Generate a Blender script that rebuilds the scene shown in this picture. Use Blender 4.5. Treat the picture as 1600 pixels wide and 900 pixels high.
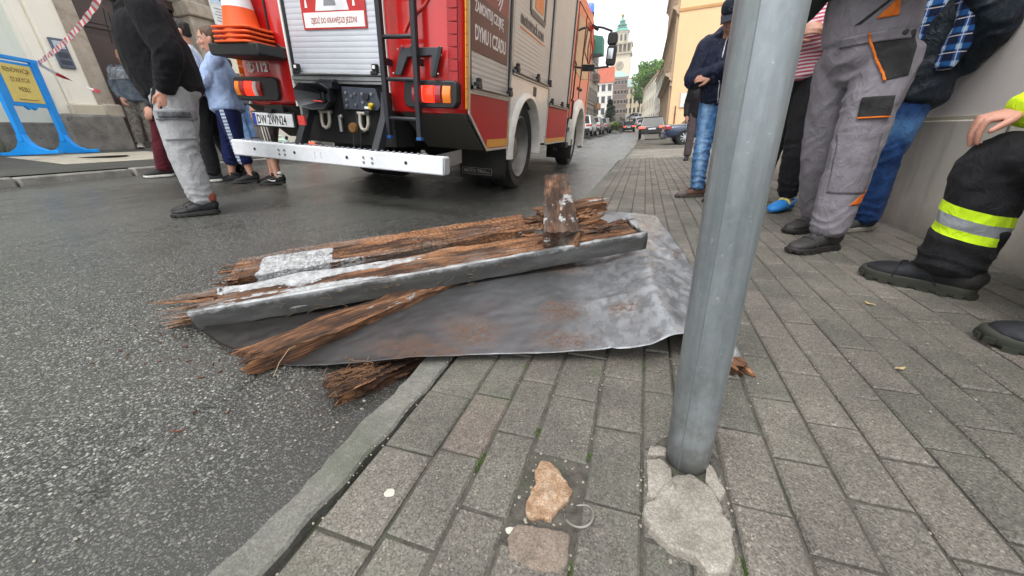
import bpy, bmesh, math, random
import numpy as np
from mathutils import Vector, Matrix, Euler

R = math.radians
random.seed(7)
for o in list(bpy.data.objects):
    bpy.data.objects.remove(o)
S = bpy.context.scene
COL = S.collection

# ------------------------------------------------------------------ camera
# x = across the street, y = along the street, z = up; the pavement is z = 0
FPX, EYE = 560.0, 0.66
def _pd(px, py):
    v = np.array([px - 800.0, 450.0 - py, -FPX]); return v / np.linalg.norm(v)
_z = -_pd(875, 1780); _y = _pd(1009, 203); _y = _y - _z * _y.dot(_z); _y /= np.linalg.norm(_y)
_CM = np.array([np.cross(_y, _z), _y, _z])
cam = bpy.data.cameras.new('camera'); camo = bpy.data.objects.new('camera', cam); COL.objects.link(camo)
cam.sensor_width = 36.0; cam.lens = FPX / 1600 * 36.0
cam.clip_start = 0.02; cam.clip_end = 3000
camo.matrix_world = Matrix.Translation((0, 0, EYE)) @ Matrix([list(r) for r in _CM]).to_4x4()
S.camera = camo
S.render.resolution_x, S.render.resolution_y = 1024, 576

# ------------------------------------------------------------------ overcast sky, soft sun
SUN_EL, SUN_ROT = R(60), R(190)
w = bpy.data.worlds.new('World'); S.world = w; w.use_nodes = True
nt = w.node_tree; nt.nodes.clear()
sky = nt.nodes.new('ShaderNodeTexSky'); sky.sky_type = 'NISHITA'; sky.sun_disc = False
sky.sun_elevation = SUN_EL; sky.sun_rotation = SUN_ROT; sky.air_density = 1.0; sky.dust_density = 4.0
hsv = nt.nodes.new('ShaderNodeHueSaturation'); hsv.inputs['Saturation'].default_value = 0.16
mixc = nt.nodes.new('ShaderNodeMix'); mixc.data_type = 'RGBA'; mixc.inputs[0].default_value = 0.6
mixc.inputs[7].default_value = (9.6, 9.9, 10.2, 1)        # even cloud cover over the clear sky
bg = nt.nodes.new('ShaderNodeBackground'); bg.inputs['Strength'].default_value = 0.11
wo = nt.nodes.new('ShaderNodeOutputWorld')
nt.links.new(sky.outputs[0], hsv.inputs['Color']); nt.links.new(hsv.outputs[0], mixc.inputs[6])
nt.links.new(mixc.outputs[2], bg.inputs[0]); nt.links.new(bg.outputs[0], wo.inputs[0])
sl = bpy.data.lights.new('sun', 'SUN'); sl.energy = 0.9; sl.angle = R(25); sl.color = (1, .97, .93)
so = bpy.data.objects.new('sun', sl); COL.objects.link(so)
_sd = Vector((math.sin(SUN_ROT) * math.cos(SUN_EL), math.cos(SUN_ROT) * math.cos(SUN_EL), math.sin(SUN_EL)))
so.rotation_euler = (-_sd).to_track_quat('-Z', 'Y').to_euler()
vs = S.view_settings
vs.view_transform = 'Standard'; vs.look = 'None'; vs.gamma = 1; vs.use_curve_mapping = False
vs.exposure = 1.15
S.cycles.max_bounces = 7; S.cycles.diffuse_bounces = 3; S.cycles.glossy_bounces = 3
S.cycles.use_denoising = True

# ------------------------------------------------------------------ helpers
def ray(px, py): return _CM @ _pd(px, py)
def onz(px, py, z=0.0):
    r = ray(px, py); return np.array([0, 0, EYE]) + r * ((z - EYE) / r[2])
def at(px, py, Y):
    r = ray(px, py); return np.array([0, 0, EYE]) + r * (Y / r[1])
def rise(y):
    """the street climbs beyond 28 m"""
    t = max(0.0, y - 28.0); return 0.00036 * t * t + 0.002 * t
SLOPE = 0.10
def road_z(x, y=0.0): return -0.08 - SLOPE * (x + 0.645) + rise(y)
def hexc(h):
    h = h.lstrip('#'); c = [int(h[i:i + 2], 16) / 255 for i in (0, 2, 4)]
    return tuple((v / 12.92 if v < .04045 else ((v + .055) / 1.055) ** 2.4) for v in c)

def thing(name, label, cat, loc=(0, 0, 0), rz=0.0, group=None):
    o = bpy.data.objects.new(name, None); COL.objects.link(o)
    o.empty_display_size = .1; o.location = loc; o.rotation_euler = (0, 0, rz)
    o['label'] = label; o['category'] = cat
    if group: o['group'] = group
    return o
def tag(o, label, cat, group=None):
    o['label'] = label; o['category'] = cat
    if group: o['group'] = group
    return o
def struct(o): o['kind'] = 'structure'; return o
def kids(o): return [c for c in bpy.data.objects if c.parent == o]
def dup(o, parent=None):
    c = o.copy(); COL.objects.link(c); c.parent = parent
    for ch in kids(o): dup(ch, c)
    return c

class MB:
    """collects shapes, then links them as ONE mesh object"""
    def __init__(s): s.v = []; s.f = []; s.m = []; s.p = []
    def add(s, vs, fs, mi=0):
        o = len(s.v); s.p.append((o, len(s.f))); s.v += [tuple(map(float, v)) for v in vs]
        s.f += [tuple(i + o for i in f) for f in fs]; s.m += [mi] * len(fs); return s
    def box(s, c, d, mi=0, rot=None):
        pts = [Vector((x * d[0] / 2, y * d[1] / 2, z * d[2] / 2)) for x in (-1, 1) for y in (-1, 1) for z in (-1, 1)]
        if rot is not None: pts = [rot @ p for p in pts]
        c = Vector(c)
        return s.add([p + c for p in pts], [(0, 1, 3, 2), (4, 6, 7, 5), (0, 4, 5, 1), (2, 3, 7, 6), (0, 2, 6, 4), (1, 5, 7, 3)], mi)
    def bb(s, a, b, mi=0):
        return s.box([(a[i] + b[i]) / 2 for i in range(3)], [abs(b[i] - a[i]) for i in range(3)], mi)
    def bar(s, a, b, wd, h, mi=0, up=(0, 0, 1)):
        a, b = Vector(a), Vector(b); d = (b - a); L = d.length; d.normalize()
        sd = d.cross(Vector(up)); sd = sd.normalized() if sd.length > 1e-5 else Vector((1, 0, 0)); u = sd.cross(d)
        rot = Matrix((d, sd, u)).transposed()
        return s.box((a + b) / 2, (L, wd, h), mi, rot)
    def cyl(s, a, b, r0, r1=None, n=16, mi=0, caps=True):
        r1 = r0 if r1 is None else r1
        return s.tube([a, b], [r0, r1], n, mi, caps)
    def tube(s, pts, r, n=8, mi=0, caps=True, closed=False):
        P = [Vector(p) for p in pts]; k = len(P)
        rr = r if isinstance(r, (list, tuple)) else [r] * k
        vs = []; up = None
        for i in range(k):
            if closed: t = P[(i + 1) % k] - P[i - 1]
            else: t = P[min(i + 1, k - 1)] - P[max(i - 1, 0)]
            t.normalize()
            if up is None: up = t.orthogonal().normalized()
            up = (up - t * up.dot(t)); up = up.normalized() if up.length > 1e-6 else t.orthogonal().normalized()
            sd = t.cross(up)
            for j in range(n):
                a = 2 * math.pi * j / n; vs.append(P[i] + (up * math.cos(a) + sd * math.sin(a)) * rr[i])
        fs = []
        for i in range(k if closed else k - 1):
            i2 = (i + 1) % k
            for j in range(n): fs.append((i * n + j, i * n + (j + 1) % n, i2 * n + (j + 1) % n, i2 * n + j))
        if caps and not closed: fs += [tuple(range(n))[::-1], tuple((k - 1) * n + j for j in range(n))]
        return s.add(vs, fs, mi)
    def lathe(s, prof, n=32, c=(0, 0, 0), axis='z', mi=0, closed=False):
        c = Vector(c); vs = []
        for (r, h) in prof:
            for j in range(n):
                a = 2 * math.pi * j / n; p = (r * math.cos(a), r * math.sin(a))
                vs.append(c + Vector({'z': (p[0], p[1], h), 'x': (h, p[0], p[1]), 'y': (p[0], h, p[1])}[axis]))
        fs = []; k = len(prof)
        for i in range(k if closed else k - 1):
            i2 = (i + 1) % k
            for j in range(n): fs.append((i * n + j, i * n + (j + 1) % n, i2 * n + (j + 1) % n, i2 * n + j))
        return s.add(vs, fs, mi)
    def prism(s, poly, axis, a, b, mi=0):
        n = len(poly)
        def P(p, h): return {'x': (h, p[0], p[1]), 'y': (p[0], h, p[1]), 'z': (p[0], p[1], h)}[axis]
        vs = [P(p, a) for p in poly] + [P(p, b) for p in poly]
        fs = [tuple(range(n))[::-1], tuple(range(n, 2 * n))] + [(i, (i + 1) % n, n + (i + 1) % n, n + i) for i in range(n)]
        return s.add(vs, fs, mi)
    def grid(s, P, mi=0):
        n, m = len(P), len(P[0])
        return s.add([p for r in P for p in r], [(i * m + j, i * m + j + 1, (i + 1) * m + j + 1, (i + 1) * m + j) for i in range(n - 1) for j in range(m - 1)], mi)
    def ball(s, c, r, mi=0, n=12, sc=(1, 1, 1)):
        k = n // 2; prof = [(math.sin(math.pi * i / k), -math.cos(math.pi * i / k)) for i in range(k + 1)]
        vs = []; 
        for (q, h) in prof:
            for j in range(n):
                a = 2 * math.pi * j / n
                vs.append((c[0] + r * sc[0] * q * math.cos(a), c[1] + r * sc[1] * q * math.sin(a), c[2] + r * sc[2] * h))
        fs = [(i * n + j, i * n + (j + 1) % n, (i + 1) * n + (j + 1) % n, (i + 1) * n + j) for i in range(k) for j in range(n)]
        return s.add(vs, fs, mi)
    def build(s, name, mat, parent=None, bevel=0, smooth=True, thick=0, subsurf=0, ang=35, M=None, seg=2):
        me = bpy.data.meshes.new(name)
        vs = s.v if M is None else [tuple(M @ Vector(v)) for v in s.v]
        me.from_pydata(vs, [], s.f)
        mats = mat if isinstance(mat, (list, tuple)) else [mat]
        for m in mats: me.materials.append(m)
        if len(mats) > 1: me.polygons.foreach_set('material_index', s.m)
        bm = bmesh.new(); bm.from_mesh(me); bmesh.ops.remove_doubles(bm, verts=bm.verts, dist=1e-6)
        bmesh.ops.recalc_face_normals(bm, faces=bm.faces); bm.to_mesh(me); bm.free()
        o = bpy.data.objects.new(name, me); COL.objects.link(o)
        if parent: o.parent = parent
        if smooth:
            me.shade_smooth(); me.set_sharp_from_angle(angle=R(ang))
        if thick:
            md = o.modifiers.new('s', 'SOLIDIFY'); md.thickness = thick; md.offset = 0
        if bevel:
            md = o.modifiers.new('b', 'BEVEL'); md.width = bevel; md.segments = seg; md.limit_method = 'ANGLE'; md.angle_limit = R(35)
            md.harden_normals = False
        if subsurf:
            md = o.modifiers.new('u', 'SUBSURF'); md.levels = subsurf; md.render_levels = subsurf
        return o

def each(m, name, mat, parent=None, **k):
    """every shape collected in m becomes an object of its own"""
    out = []; ends = m.p[1:] + [(len(m.v), len(m.f))]
    for (v0, f0), (v1, f1) in zip(m.p, ends):
        q = MB(); q.v = m.v[v0:v1]; q.f = [tuple(i - v0 for i in f) for f in m.f[f0:f1]]; q.m = m.m[f0:f1]; out.append(q.build(name, mat, parent, **k))
    return out

# vectorised value noise
_rng = np.random.RandomState(5); _PERM = _rng.permutation(4096); _VAL = _rng.rand(4096) * 2 - 1
def vnoise(P, seed=0):
    P = np.asarray(P, float) + seed * 17.31; I = np.floor(P).astype(int); f = P - I; f = f * f * (3 - 2 * f)
    def h(dx, dy, dz):
        a = _PERM[(I[:, 0] + dx) & 4095]; a = _PERM[(a + I[:, 1] + dy) & 4095]; return _VAL[_PERM[(a + I[:, 2] + dz) & 4095]]
    x00 = h(0,0,0)*(1-f[:,0])+h(1,0,0)*f[:,0]; x10 = h(0,1,0)*(1-f[:,0])+h(1,1,0)*f[:,0]
    x01 = h(0,0,1)*(1-f[:,0])+h(1,0,1)*f[:,0]; x11 = h(0,1,1)*(1-f[:,0])+h(1,1,1)*f[:,0]
    y0 = x00*(1-f[:,1])+x10*f[:,1]; y1 = x01*(1-f[:,1])+x11*f[:,1]
    return y0*(1-f[:,2])+y1*f[:,2]
def fbm(P, seed=0, oct=3):
    P = np.asarray(P, float); t = 0; a = 1.0
    for i in range(oct): t = t + a * vnoise(P * 2 ** i, seed + i); a *= .5
    return t
def displace(me, fn):
    n = len(me.vertices); co = np.empty(n * 3); me.vertices.foreach_get('co', co); co = co.reshape(-1, 3)
    no = np.empty(n * 3); me.vertices.foreach_get('normal', no); no = no.reshape(-1, 3)
    me.vertices.foreach_set('co', fn(co, no).ravel()); me.update()

def text(body, size, mat, parent, M, name='lettering', ext=0.001, bold=0.0, align='LEFT', xs=1.0, space=1.0):
    cu = bpy.data.curves.new(name, 'FONT'); cu.body = body; cu.size = size; cu.extrude = ext; cu.offset = bold
    cu.align_x = align; cu.space_character = space; cu.resolution_u = 3
    t = bpy.data.objects.new('t', cu); COL.objects.link(t)
    dg = bpy.context.evaluated_depsgraph_get(); me = bpy.data.meshes.new_from_object(t.evaluated_get(dg), depsgraph=dg)
    bpy.data.objects.remove(t)
    me.transform(M @ Matrix.Diagonal((xs, 1, 1, 1)))
    me.name = name; me.materials.clear(); me.materials.append(mat)
    o = bpy.data.objects.new(name, me); COL.objects.link(o)
    if parent: o.parent = parent
    return o
def frame(o, xa, ya):
    """matrix that lays text with its x along xa and its y along ya at o"""
    x = Vector(xa).normalized(); y = Vector(ya); y = (y - x * y.dot(x)).normalized(); z = x.cross(y)
    return Matrix.Translation(o) @ Matrix((x, y, z)).transposed().to_4x4()

# ------------------------------------------------------------------ materials
class NT:
    def __init__(s, name):
        s.mat = bpy.data.materials.new(name); s.mat.use_nodes = True; s.t = s.mat.node_tree; s.n = s.t.nodes
        s.b = s.n['Principled BSDF']; s.tc = None
    def co(s, kind='Object'):
        if s.tc is None: s.tc = s.n.new('ShaderNodeTexCoord')
        return s.tc.outputs[kind]
    def put(s, sock, v):
        if isinstance(v, bpy.types.NodeSocket): s.t.links.new(v, sock)
        else: sock.default_value = v
    def mapping(s, scale=(1, 1, 1), vec=None, rot=(0, 0, 0), loc=(0, 0, 0)):
        m = s.n.new('ShaderNodeMapping'); m.inputs['Scale'].default_value = scale; m.inputs['Rotation'].default_value = rot
        m.inputs['Location'].default_value = loc
        s.put(m.inputs['Vector'], vec if vec is not None else s.co()); return m.outputs[0]
    def noise(s, scale, detail=3, rough=.55, vec=None, dist=0, out='Fac'):
        n = s.n.new('ShaderNodeTexNoise'); n.inputs['Scale'].default_value = scale; n.inputs['Detail'].default_value = detail
        n.inputs['Roughness'].default_value = rough; n.inputs['Distortion'].default_value = dist
        s.put(n.inputs['Vector'], vec if vec is not None else s.co()); return n.outputs[out]
    def voro(s, scale, vec=None, feat='F1', out='Distance', rnd=1):
        n = s.n.new('ShaderNodeTexVoronoi'); n.feature = feat; n.inputs['Scale'].default_value = scale; n.inputs['Randomness'].default_value = rnd
        s.put(n.inputs['Vector'], vec if vec is not None else s.co()); return n.outputs[out]
    def wave(s, scale, vec=None, dist=0, dir='X', detail=2, prof='SIN'):
        n = s.n.new('ShaderNodeTexWave'); n.bands_direction = dir; n.wave_profile = prof
        n.inputs['Scale'].default_value = scale; n.inputs['Distortion'].default_value = dist; n.inputs['Detail'].default_value = detail
        s.put(n.inputs['Vector'], vec if vec is not None else s.co()); return n.outputs['Fac']
    def ramp(s, f, pts, interp='LINEAR'):
        n = s.n.new('ShaderNodeValToRGB'); cr = n.color_ramp; cr.interpolation = interp
        while len(cr.elements) < len(pts): cr.elements.new(.5)
        for e, (p, c) in zip(cr.elements, pts):
            e.position = p; e.color = (c, c, c, 1) if isinstance(c, (int, float)) else (*c[:3], 1)
        s.put(n.inputs[0], f); return n.outputs[0]
    def mix(s, f, a, b, mode='MIX'):
        n = s.n.new('ShaderNodeMix'); n.data_type = 'RGBA'; n.blend_type = mode
        s.put(n.inputs[0], f)
        for i, v in ((6, a), (7, b)):
            if isinstance(v, tuple): v = (*v[:3], 1)
            s.put(n.inputs[i], v)
        return n.outputs[2]
    def math(s, op, a, b=0.0, clamp=False):
        n = s.n.new('ShaderNodeMath'); n.operation = op; n.use_clamp = clamp; s.put(n.inputs[0], a); s.put(n.inputs[1], b); return n.outputs[0]
    def sep(s, vec=None):
        n = s.n.new('ShaderNodeSeparateXYZ'); s.put(n.inputs[0], vec if vec is not None else s.co()); return n.outputs
    def bump(s, h, strength=.3, dist=.01, prev=None):
        n = s.n.new('ShaderNodeBump'); n.inputs['Strength'].default_value = strength; n.inputs['Distance'].default_value = dist
        s.put(n.inputs['Height'], h)
        if prev is not None: s.put(n.inputs['Normal'], prev)
        return n.outputs[0]
    def rand(s): return s.n.new('ShaderNodeObjectInfo').outputs['Random']
    def set(s, **k):
        for a, v in k.items():
            a = a.replace('_', ' ')
            if isinstance(v, tuple) and len(v) == 3 and a in ('Base Color', 'Emission Color', 'Coat Tint', 'Sheen Tint'): v = (*v, 1)
            s.put(s.b.inputs[a], v)
        return s.mat
_mc = {}
def plain(name, col, rough=.5, metal=0.0, var=.12, vs=9.0, bump=0.0, bs=60.0, coat=0.0, dirt=0.0, spec=.5):
    """painted / plastic / cloth-like surface with a little unevenness of its own"""
    if name in _mc: return _mc[name]
    if isinstance(col, str): col = hexc(col)
    m = NT(name); n = m.noise(vs, 4)
    c = m.mix(m.ramp(n, [(.3, 0.0), (.7, 1.0)]), tuple(x * (1 - var) for x in col), tuple(min(1, x * (1 + var)) for x in col))
    if dirt:
        d = m.ramp(m.noise(3.1, 6, .7), [(.45, 0.0), (.75, dirt)]); c = m.mix(d, c, hexc('#4a443b'))
    k = dict(Base_Color=c, Metallic=metal, Roughness=m.math('ADD', m.math('MULTIPLY', n, .16), max(.02, rough - .08)))
    m.set(**k); m.b.inputs['Coat Weight'].default_value = coat; m.b.inputs['Coat Roughness'].default_value = .06
    m.b.inputs['Specular IOR Level'].default_value = spec
    if bump: m.set(Normal=m.bump(m.noise(bs, 3), bump, .004))
    _mc[name] = m.mat; return m.mat
def cloth(name, col, col2=None, weave=700.0, rough=.9, var=.16, fn=None):
    if name in _mc: return _mc[name]
    if isinstance(col, str): col = hexc(col)
    m = NT(name); n = m.noise(14, 4, .6)
    c2 = (hexc(col2) if isinstance(col2, str) else col2) if col2 else tuple(x * (1 + var) for x in col)
    c = m.mix(m.ramp(n, [(.35, 0.0), (.68, 1.0)]), tuple(x * (1 - var) for x in col), c2)
    if fn: c = fn(m, c)
    h = m.math('ADD', m.math('MULTIPLY', m.noise(weave, 1), .25), m.math('MULTIPLY', m.noise(45, 3), .5))
    wr = m.noise(10, 3, .6, vec=m.mapping((1.5, 1.5, 1.0)), dist=.8); wr = m.math('SUBTRACT', 1.0, m.math('MULTIPLY', m.math('ABSOLUTE', m.math('SUBTRACT', wr, .5)), 7.0), True)
    h = m.math('ADD', h, m.math('MULTIPLY', m.math('POWER', wr, 2.0), .9))
    m.set(Base_Color=c, Roughness=rough, Normal=m.bump(h, .42, .006), Specular_IOR_Level=.2)
    m.b.inputs['Sheen Weight'].default_value = .03
    _mc[name] = m.mat; return m.mat
def glow(name, col, strength):
    if name in _mc: return _mc[name]
    m = NT(name); m.set(Base_Color=col, Emission_Color=col, Emission_Strength=strength, Roughness=.25); _mc[name] = m.mat; return m.mat
def glassy(name, col, rough=.06):
    if name in _mc: return _mc[name]
    m = NT(name); n = m.noise(1.3, 2)
    m.set(Base_Color=m.mix(n, tuple(x * .6 for x in col), tuple(x * 1.4 for x in col)), Roughness=rough, Specular_IOR_Level=.8); _mc[name] = m.mat; return m.mat

# ================================================================== THE GROUND
def mat_asphalt():
    m = NT('wet asphalt'); co = m.co()
    wob = m.mix(.012, co, m.noise(30, 2, out='Color', vec=co), 'ADD')
    v1c = m.voro(132, wob, out='Color'); v1 = m.voro(132, wob); v2c = m.voro(240, wob, out='Color'); v2 = m.voro(240, wob)
    g1 = m.sep(v1c); g2 = m.sep(v2c)
    st1 = m.math('MULTIPLY', m.ramp(v1, [(.36, 1.0), (.58, 0.0)]), m.ramp(g1[0], [(.35, 0.0), (.5, 1.0)]))
    st2 = m.math('MULTIPLY', m.ramp(v2, [(.34, 1.0), (.6, 0.0)]), m.ramp(g2[0], [(.4, 0.0), (.5, .85)]))
    stone1 = m.ramp(g1[1], [(0, (.075, .076, .068)), (.5, (.155, .157, .14)), (.88, (.27, .27, .248)), (1, (.45, .45, .42))])
    stone2 = m.ramp(g2[1], [(0, (.06, .06, .056)), (.7, (.16, .16, .148)), (1, (.34, .34, .32))])
    near = m.ramp(m.math('ADD', m.sep()[0], m.math('MULTIPLY', m.noise(2.5, 4), .5)), [(.0, 0.0), (1.0, 1.0)]); near = m.math('ADD', m.math('MULTIPLY', m.math('ADD', m.sep()[0], m.math('ADD', m.math('MULTIPLY', m.noise(2.5, 4), .5), .75)), 2.6), 0.0, True)
    st1 = m.math('MULTIPLY', st1, m.math('SUBTRACT', 1.0, m.math('MULTIPLY', near, .85)))
    c = m.mix(st2, (.026, .027, .0245), stone2); c = m.mix(st1, c, stone1)
    # fine sandy patches where the binder has worn over, darker wet patches
    big = m.noise(1.1, 5, .6); sand = m.math('MAXIMUM', m.ramp(big, [(.5, 0.0), (.66, .5)]), m.math('MULTIPLY', near, .6))
    c = m.mix(sand, c, m.mix(m.noise(260, 2), (.04, .038, .033), (.105, .10, .088)))
    wet = m.ramp(m.noise(.75, 5, .62, vec=m.mapping((1.0, .55, 1), loc=(3.1, 1.7, 0))), [(.42, 0.0), (.6, 1.0)])
    c = m.mix(m.math('MULTIPLY', wet, .6), c, m.mix(.5, c, (.0, .0, .0)))
    # long cracks
    cv = m.mapping((1.0, .35, 1), vec=m.mix(.5, co, m.noise(3.0, 5, .65, out='Color', vec=co), 'ADD'), rot=(0, 0, .5))
    cr = m.voro(.75, cv, feat='DISTANCE_TO_EDGE'); crk = m.ramp(cr, [(.002, 1.0), (.007, 0.0)])
    crk = m.math('MULTIPLY', m.math('MULTIPLY', crk, .7), m.math('MULTIPLY', m.ramp(m.noise(.9, 2), [(.49, 0.0), (.57, 1.0)]), m.ramp(m.noise(14, 4, .7), [(.42, 0.0), (.55, 1.0)])))
    c = m.mix(crk, c, (.008, .008, .008))
    h = m.math('ADD', m.math('MULTIPLY', st1, .9), m.math('ADD', m.math('MULTIPLY', st2, .5), m.math('MULTIPLY', m.noise(400, 2), .25)))
    h = m.math('SUBTRACT', h, m.math('MULTIPLY', crk, 3.0))
    rough = m.math('SUBTRACT', m.math('ADD', m.math('MULTIPLY', m.noise(170, 2), .22), .24), m.math('MULTIPLY', wet, .15))
    return m.set(Base_Color=c, Roughness=rough, Normal=m.bump(h, .45, .003), Specular_IOR_Level=.5)
ASPHALT = mat_asphalt()
def mat_paver(name, tint=(1, 1, 1), light=1.0):
    m = NT(name); co = m.co()
    at_ = m.n.new('ShaderNodeAttribute'); at_.attribute_name = 'tone'; tone = at_.outputs['Fac']
    base = m.ramp(tone, [(0, (.098, .096, .082)), (.35, (.122, .117, .101)), (.7, (.140, .129, .113)), (.93, (.152, .137, .122)), (1, (.150, .127, .110))])
    sp = m.voro(330, co, out='Color'); s0 = m.sep(sp)
    speck = m.ramp(s0[0], [(0, .5), (.5, 1.0), (.88, 1.25), (.97, 1.5), (1, 2.1)])
    c = m.mix(1.0, base, speck, 'MULTIPLY')
    blot = m.ramp(m.noise(7, 5, .65), [(.3, .78), (.7, 1.15)]); c = m.mix(1.0, c, blot, 'MULTIPLY')
    green = m.math('MULTIPLY', m.ramp(m.noise(3.3, 4, .6), [(.5, 0.0), (.7, .5)]), m.ramp(m.sep()[0], [(.0, 1.0), (.5, .25)]))
    c = m.mix(green, c, (.085, .098, .068))
    stain = m.ramp(m.noise(19, 4, .7), [(.66, 0.0), (.74, .6)]); c = m.mix(stain, c, (.06, .055, .05))
    c = m.mix(1.0, c, tuple(t * light for t in tint), 'MULTIPLY')
    dk = m.ramp(m.noise(1.3, 5, .65), [(.42, .72), (.62, 1.06)]); c = m.mix(1.0, c, dk, 'MULTIPLY')
    h = m.math('ADD', m.math('MULTIPLY', s0[1], .5), m.noise(120, 4, .7))
    return m.set(Base_Color=c, Roughness=m.math('ADD', m.math('MULTIPLY', m.noise(40, 2), .3), .55), Normal=m.bump(h, .45, .003))
PAVER = mat_paver('concrete paver', (1.035, 1.01, .98), 1.12)
COBBLE = mat_paver('granite setts', (1.05, 1.03, 1.0), 1.7)
def mat_soil():
    m = NT('joint soil'); c = m.mix(m.ramp(m.noise(40, 4), [(.3, 0.0), (.7, 1.0)]), (.040, .036, .030), (.105, .096, .080))
    c = m.mix(m.ramp(m.noise(5, 4), [(.52, 0.0), (.66, .7)]), c, (.03, .045, .015))
    return m.set(Base_Color=c, Roughness=.95, Normal=m.bump(m.noise(160, 3), .8, .006))
SOIL = mat_soil()
def mat_granite(name='weathered granite', base=((.105, .105, .09), (.185, .181, .158))):
    m = NT(name); c = m.mix(m.ramp(m.noise(11, 5, .65), [(.3, 0.0), (.72, 1.0)]), *base)
    s0 = m.sep(m.voro(260, out='Color')); c = m.mix(1.0, c, m.ramp(s0[0], [(0, .78), (.6, 1.0), (1, 1.25)]), 'MULTIPLY')
    c = m.mix(m.ramp(m.noise(4, 4), [(.52, 0.0), (.68, .5)]), c, (.06, .075, .045))
    return m.set(Base_Color=c, Roughness=.75, Normal=m.bump(m.math('ADD', m.noise(35, 5, .7), m.math('MULTIPLY', s0[1], .2)), .6, .008))
GRANITE = mat_granite()
PLAINGROUND = plain('town ground', '#77746c', .9, var=.2, vs=.4)

# one sheet to the horizon, then the road, the far pavement and the near pavement on it
def strip(name, xs, ys, zf, mat):
    P = [[(x, y, zf(x, y)) for x in xs] for y in ys]
    return struct(MB().grid(P).build(name, mat, ang=60))
YS = [-6, -2, 0, 3, 6, 10, 15, 20, 25, 28, 33, 40, 50, 60, 75, 90, 110, 130, 160, 200, 260]
def ground_z(x, y):
    b = -0.08 - SLOPE * (max(-14, min(x, 3)) + .645) if x < -.645 else -.08
    return b - .06 + rise(min(y, 200))
strip('ground', [-900, -300, -100, -40, -14, -9, -6, -3, -.645, 3, 10, 40, 100, 300, 900], [-300, -60] + YS + [400, 900, 1500], ground_z, PLAINGROUND)
def roadx(y): return -.60 + .012 * min(y, 12) + (0 if y < 26 else .0)
XK = -6.0      # far kerb
def road_mid(x, y): return road_z(x, y)
ysr = YS
P = []
for y in ysr:
    xr = -.60 if y < 9 else (-.42 if y < 22 else -.42 + min((y - 22) * .12, 1.2))
    bend = -0.0016 * max(0, y - 40) ** 2
    row = []
    for k in range(13):
        x = XK + bend + (xr - XK) * k / 12; row.append((x, y, road_z(x - bend, y)))
    P.append(row)
struct(MB().grid(P).build('road', ASPHALT, ang=60))

# far pavement and its kerb
PZ = lambda x, y: road_z(XK) + .09 + .095 * (XK - x) + rise(y)
FARPAVE = mat_paver('far pavement asphalt', (.72, .72, .74), .8)
P = []
for y in YS:
    bend = -0.0016 * max(0, y - 40) ** 2
    P.append([(XK - .14 - t * 3.4 + bend, y, PZ(XK - .14 - t * 3.4, y)) for t in (0, .3, .6, 1.0)])
struct(MB().grid(P).build('far_pavement', FARPAVE, ang=60))
kb = MB()
yy = -3.0
while yy < 60:
    L = .95 + random.random() * .12; bend = -0.0016 * max(0, yy - 40) ** 2
    z0 = road_z(XK, yy); j = random.uniform(-.012, .012)
    kb.box((XK - .07 + bend + j, yy + L / 2, z0 + .01 + j * .6), (.15, L - .02, .17)); yy += L
struct(kb.build('far_kerb', mat_granite('far kerb granite', ((.2, .19, .17), (.32, .31, .285))), bevel=.02))
mh = MB().grid([[(x, y, PZ(x, y) + .004) for x in (-8.3, -6.9)] for y in (2.7, 4.3)])
struct(mh.build('pavement_patch', plain('pale pavement patch', '#a59f90', .85, var=.18, dirt=.4)))
mc_ = MB().lathe([(0, .006), (.26, .006), (.28, .0)], 24, (-7.7, 3.45, PZ(-7.7, 3.45) + .004))
tag(mc_.build('manhole_cover', plain('rusty cast iron', '#4a3a2c', .7, .3)), 'round brown manhole cover in the pale patch of the far pavement', 'manhole cover')

# near pavement: individual blocks in one mesh over a bed of soil
struct(MB().grid([[(x, y, z_) for x, z_ in ((-.60, -.035), (-.536, -.035), (-.528, -.0065), (2.2, -.0065))] for y in (-1.5, 10.25)]).build('pavement_bed', SOIL))
pv = MB(); tones = []
rp = random.Random(11)
PITCH, LEN = .1035, .2055
def paver(x0, x1, y0, y1, tone, dz=0.0, tilt=.004, top=0.0):
    g = .0018; x0 += g + rp.uniform(0, .002); x1 -= g + rp.uniform(0, .002); y0 += g + rp.uniform(0, .002); y1 -= g + rp.uniform(0, .002)
    if x1 - x0 < .015: return
    e = .0045; n = []
    za = [top + dz + rp.uniform(-tilt, tilt) * .5 for _ in range(4)]
    c = [(x0, y0), (x1, y0), (x1, y1), (x0, y1)]; ci = [(x0 + e, y0 + e), (x1 - e, y0 + e), (x1 - e, y1 - e), (x0 + e, y1 - e)]
    vs = [(x, y, -.05) for x, y in c] + [(x, y, za[i] - e) for i, (x, y) in enumerate(c)] + [(x, y, za[i]) for i, (x, y) in enumerate(ci)]
    fs = [(8, 9, 10, 11)]
    for i in range(4):
        j = (i + 1) % 4; fs += [(i, j, 4 + j, 4 + i), (4 + i, 4 + j, 8 + j, 8 + i)]
    pv.add(vs, fs); tones.extend([tone] * len(fs))
bounds = [-.533, -.398, -.29, -.187, -.06, .052, .13, .209] + [.209 + PITCH * i for i in range(1, 15)]
offs = {-.398: .53, -.29: .415, -.187: .58, -.06: .495, .052: .66, .13: .60, .209: .57, .3125: .71, .416: .64, .5195: .77, .623: .62}
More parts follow.
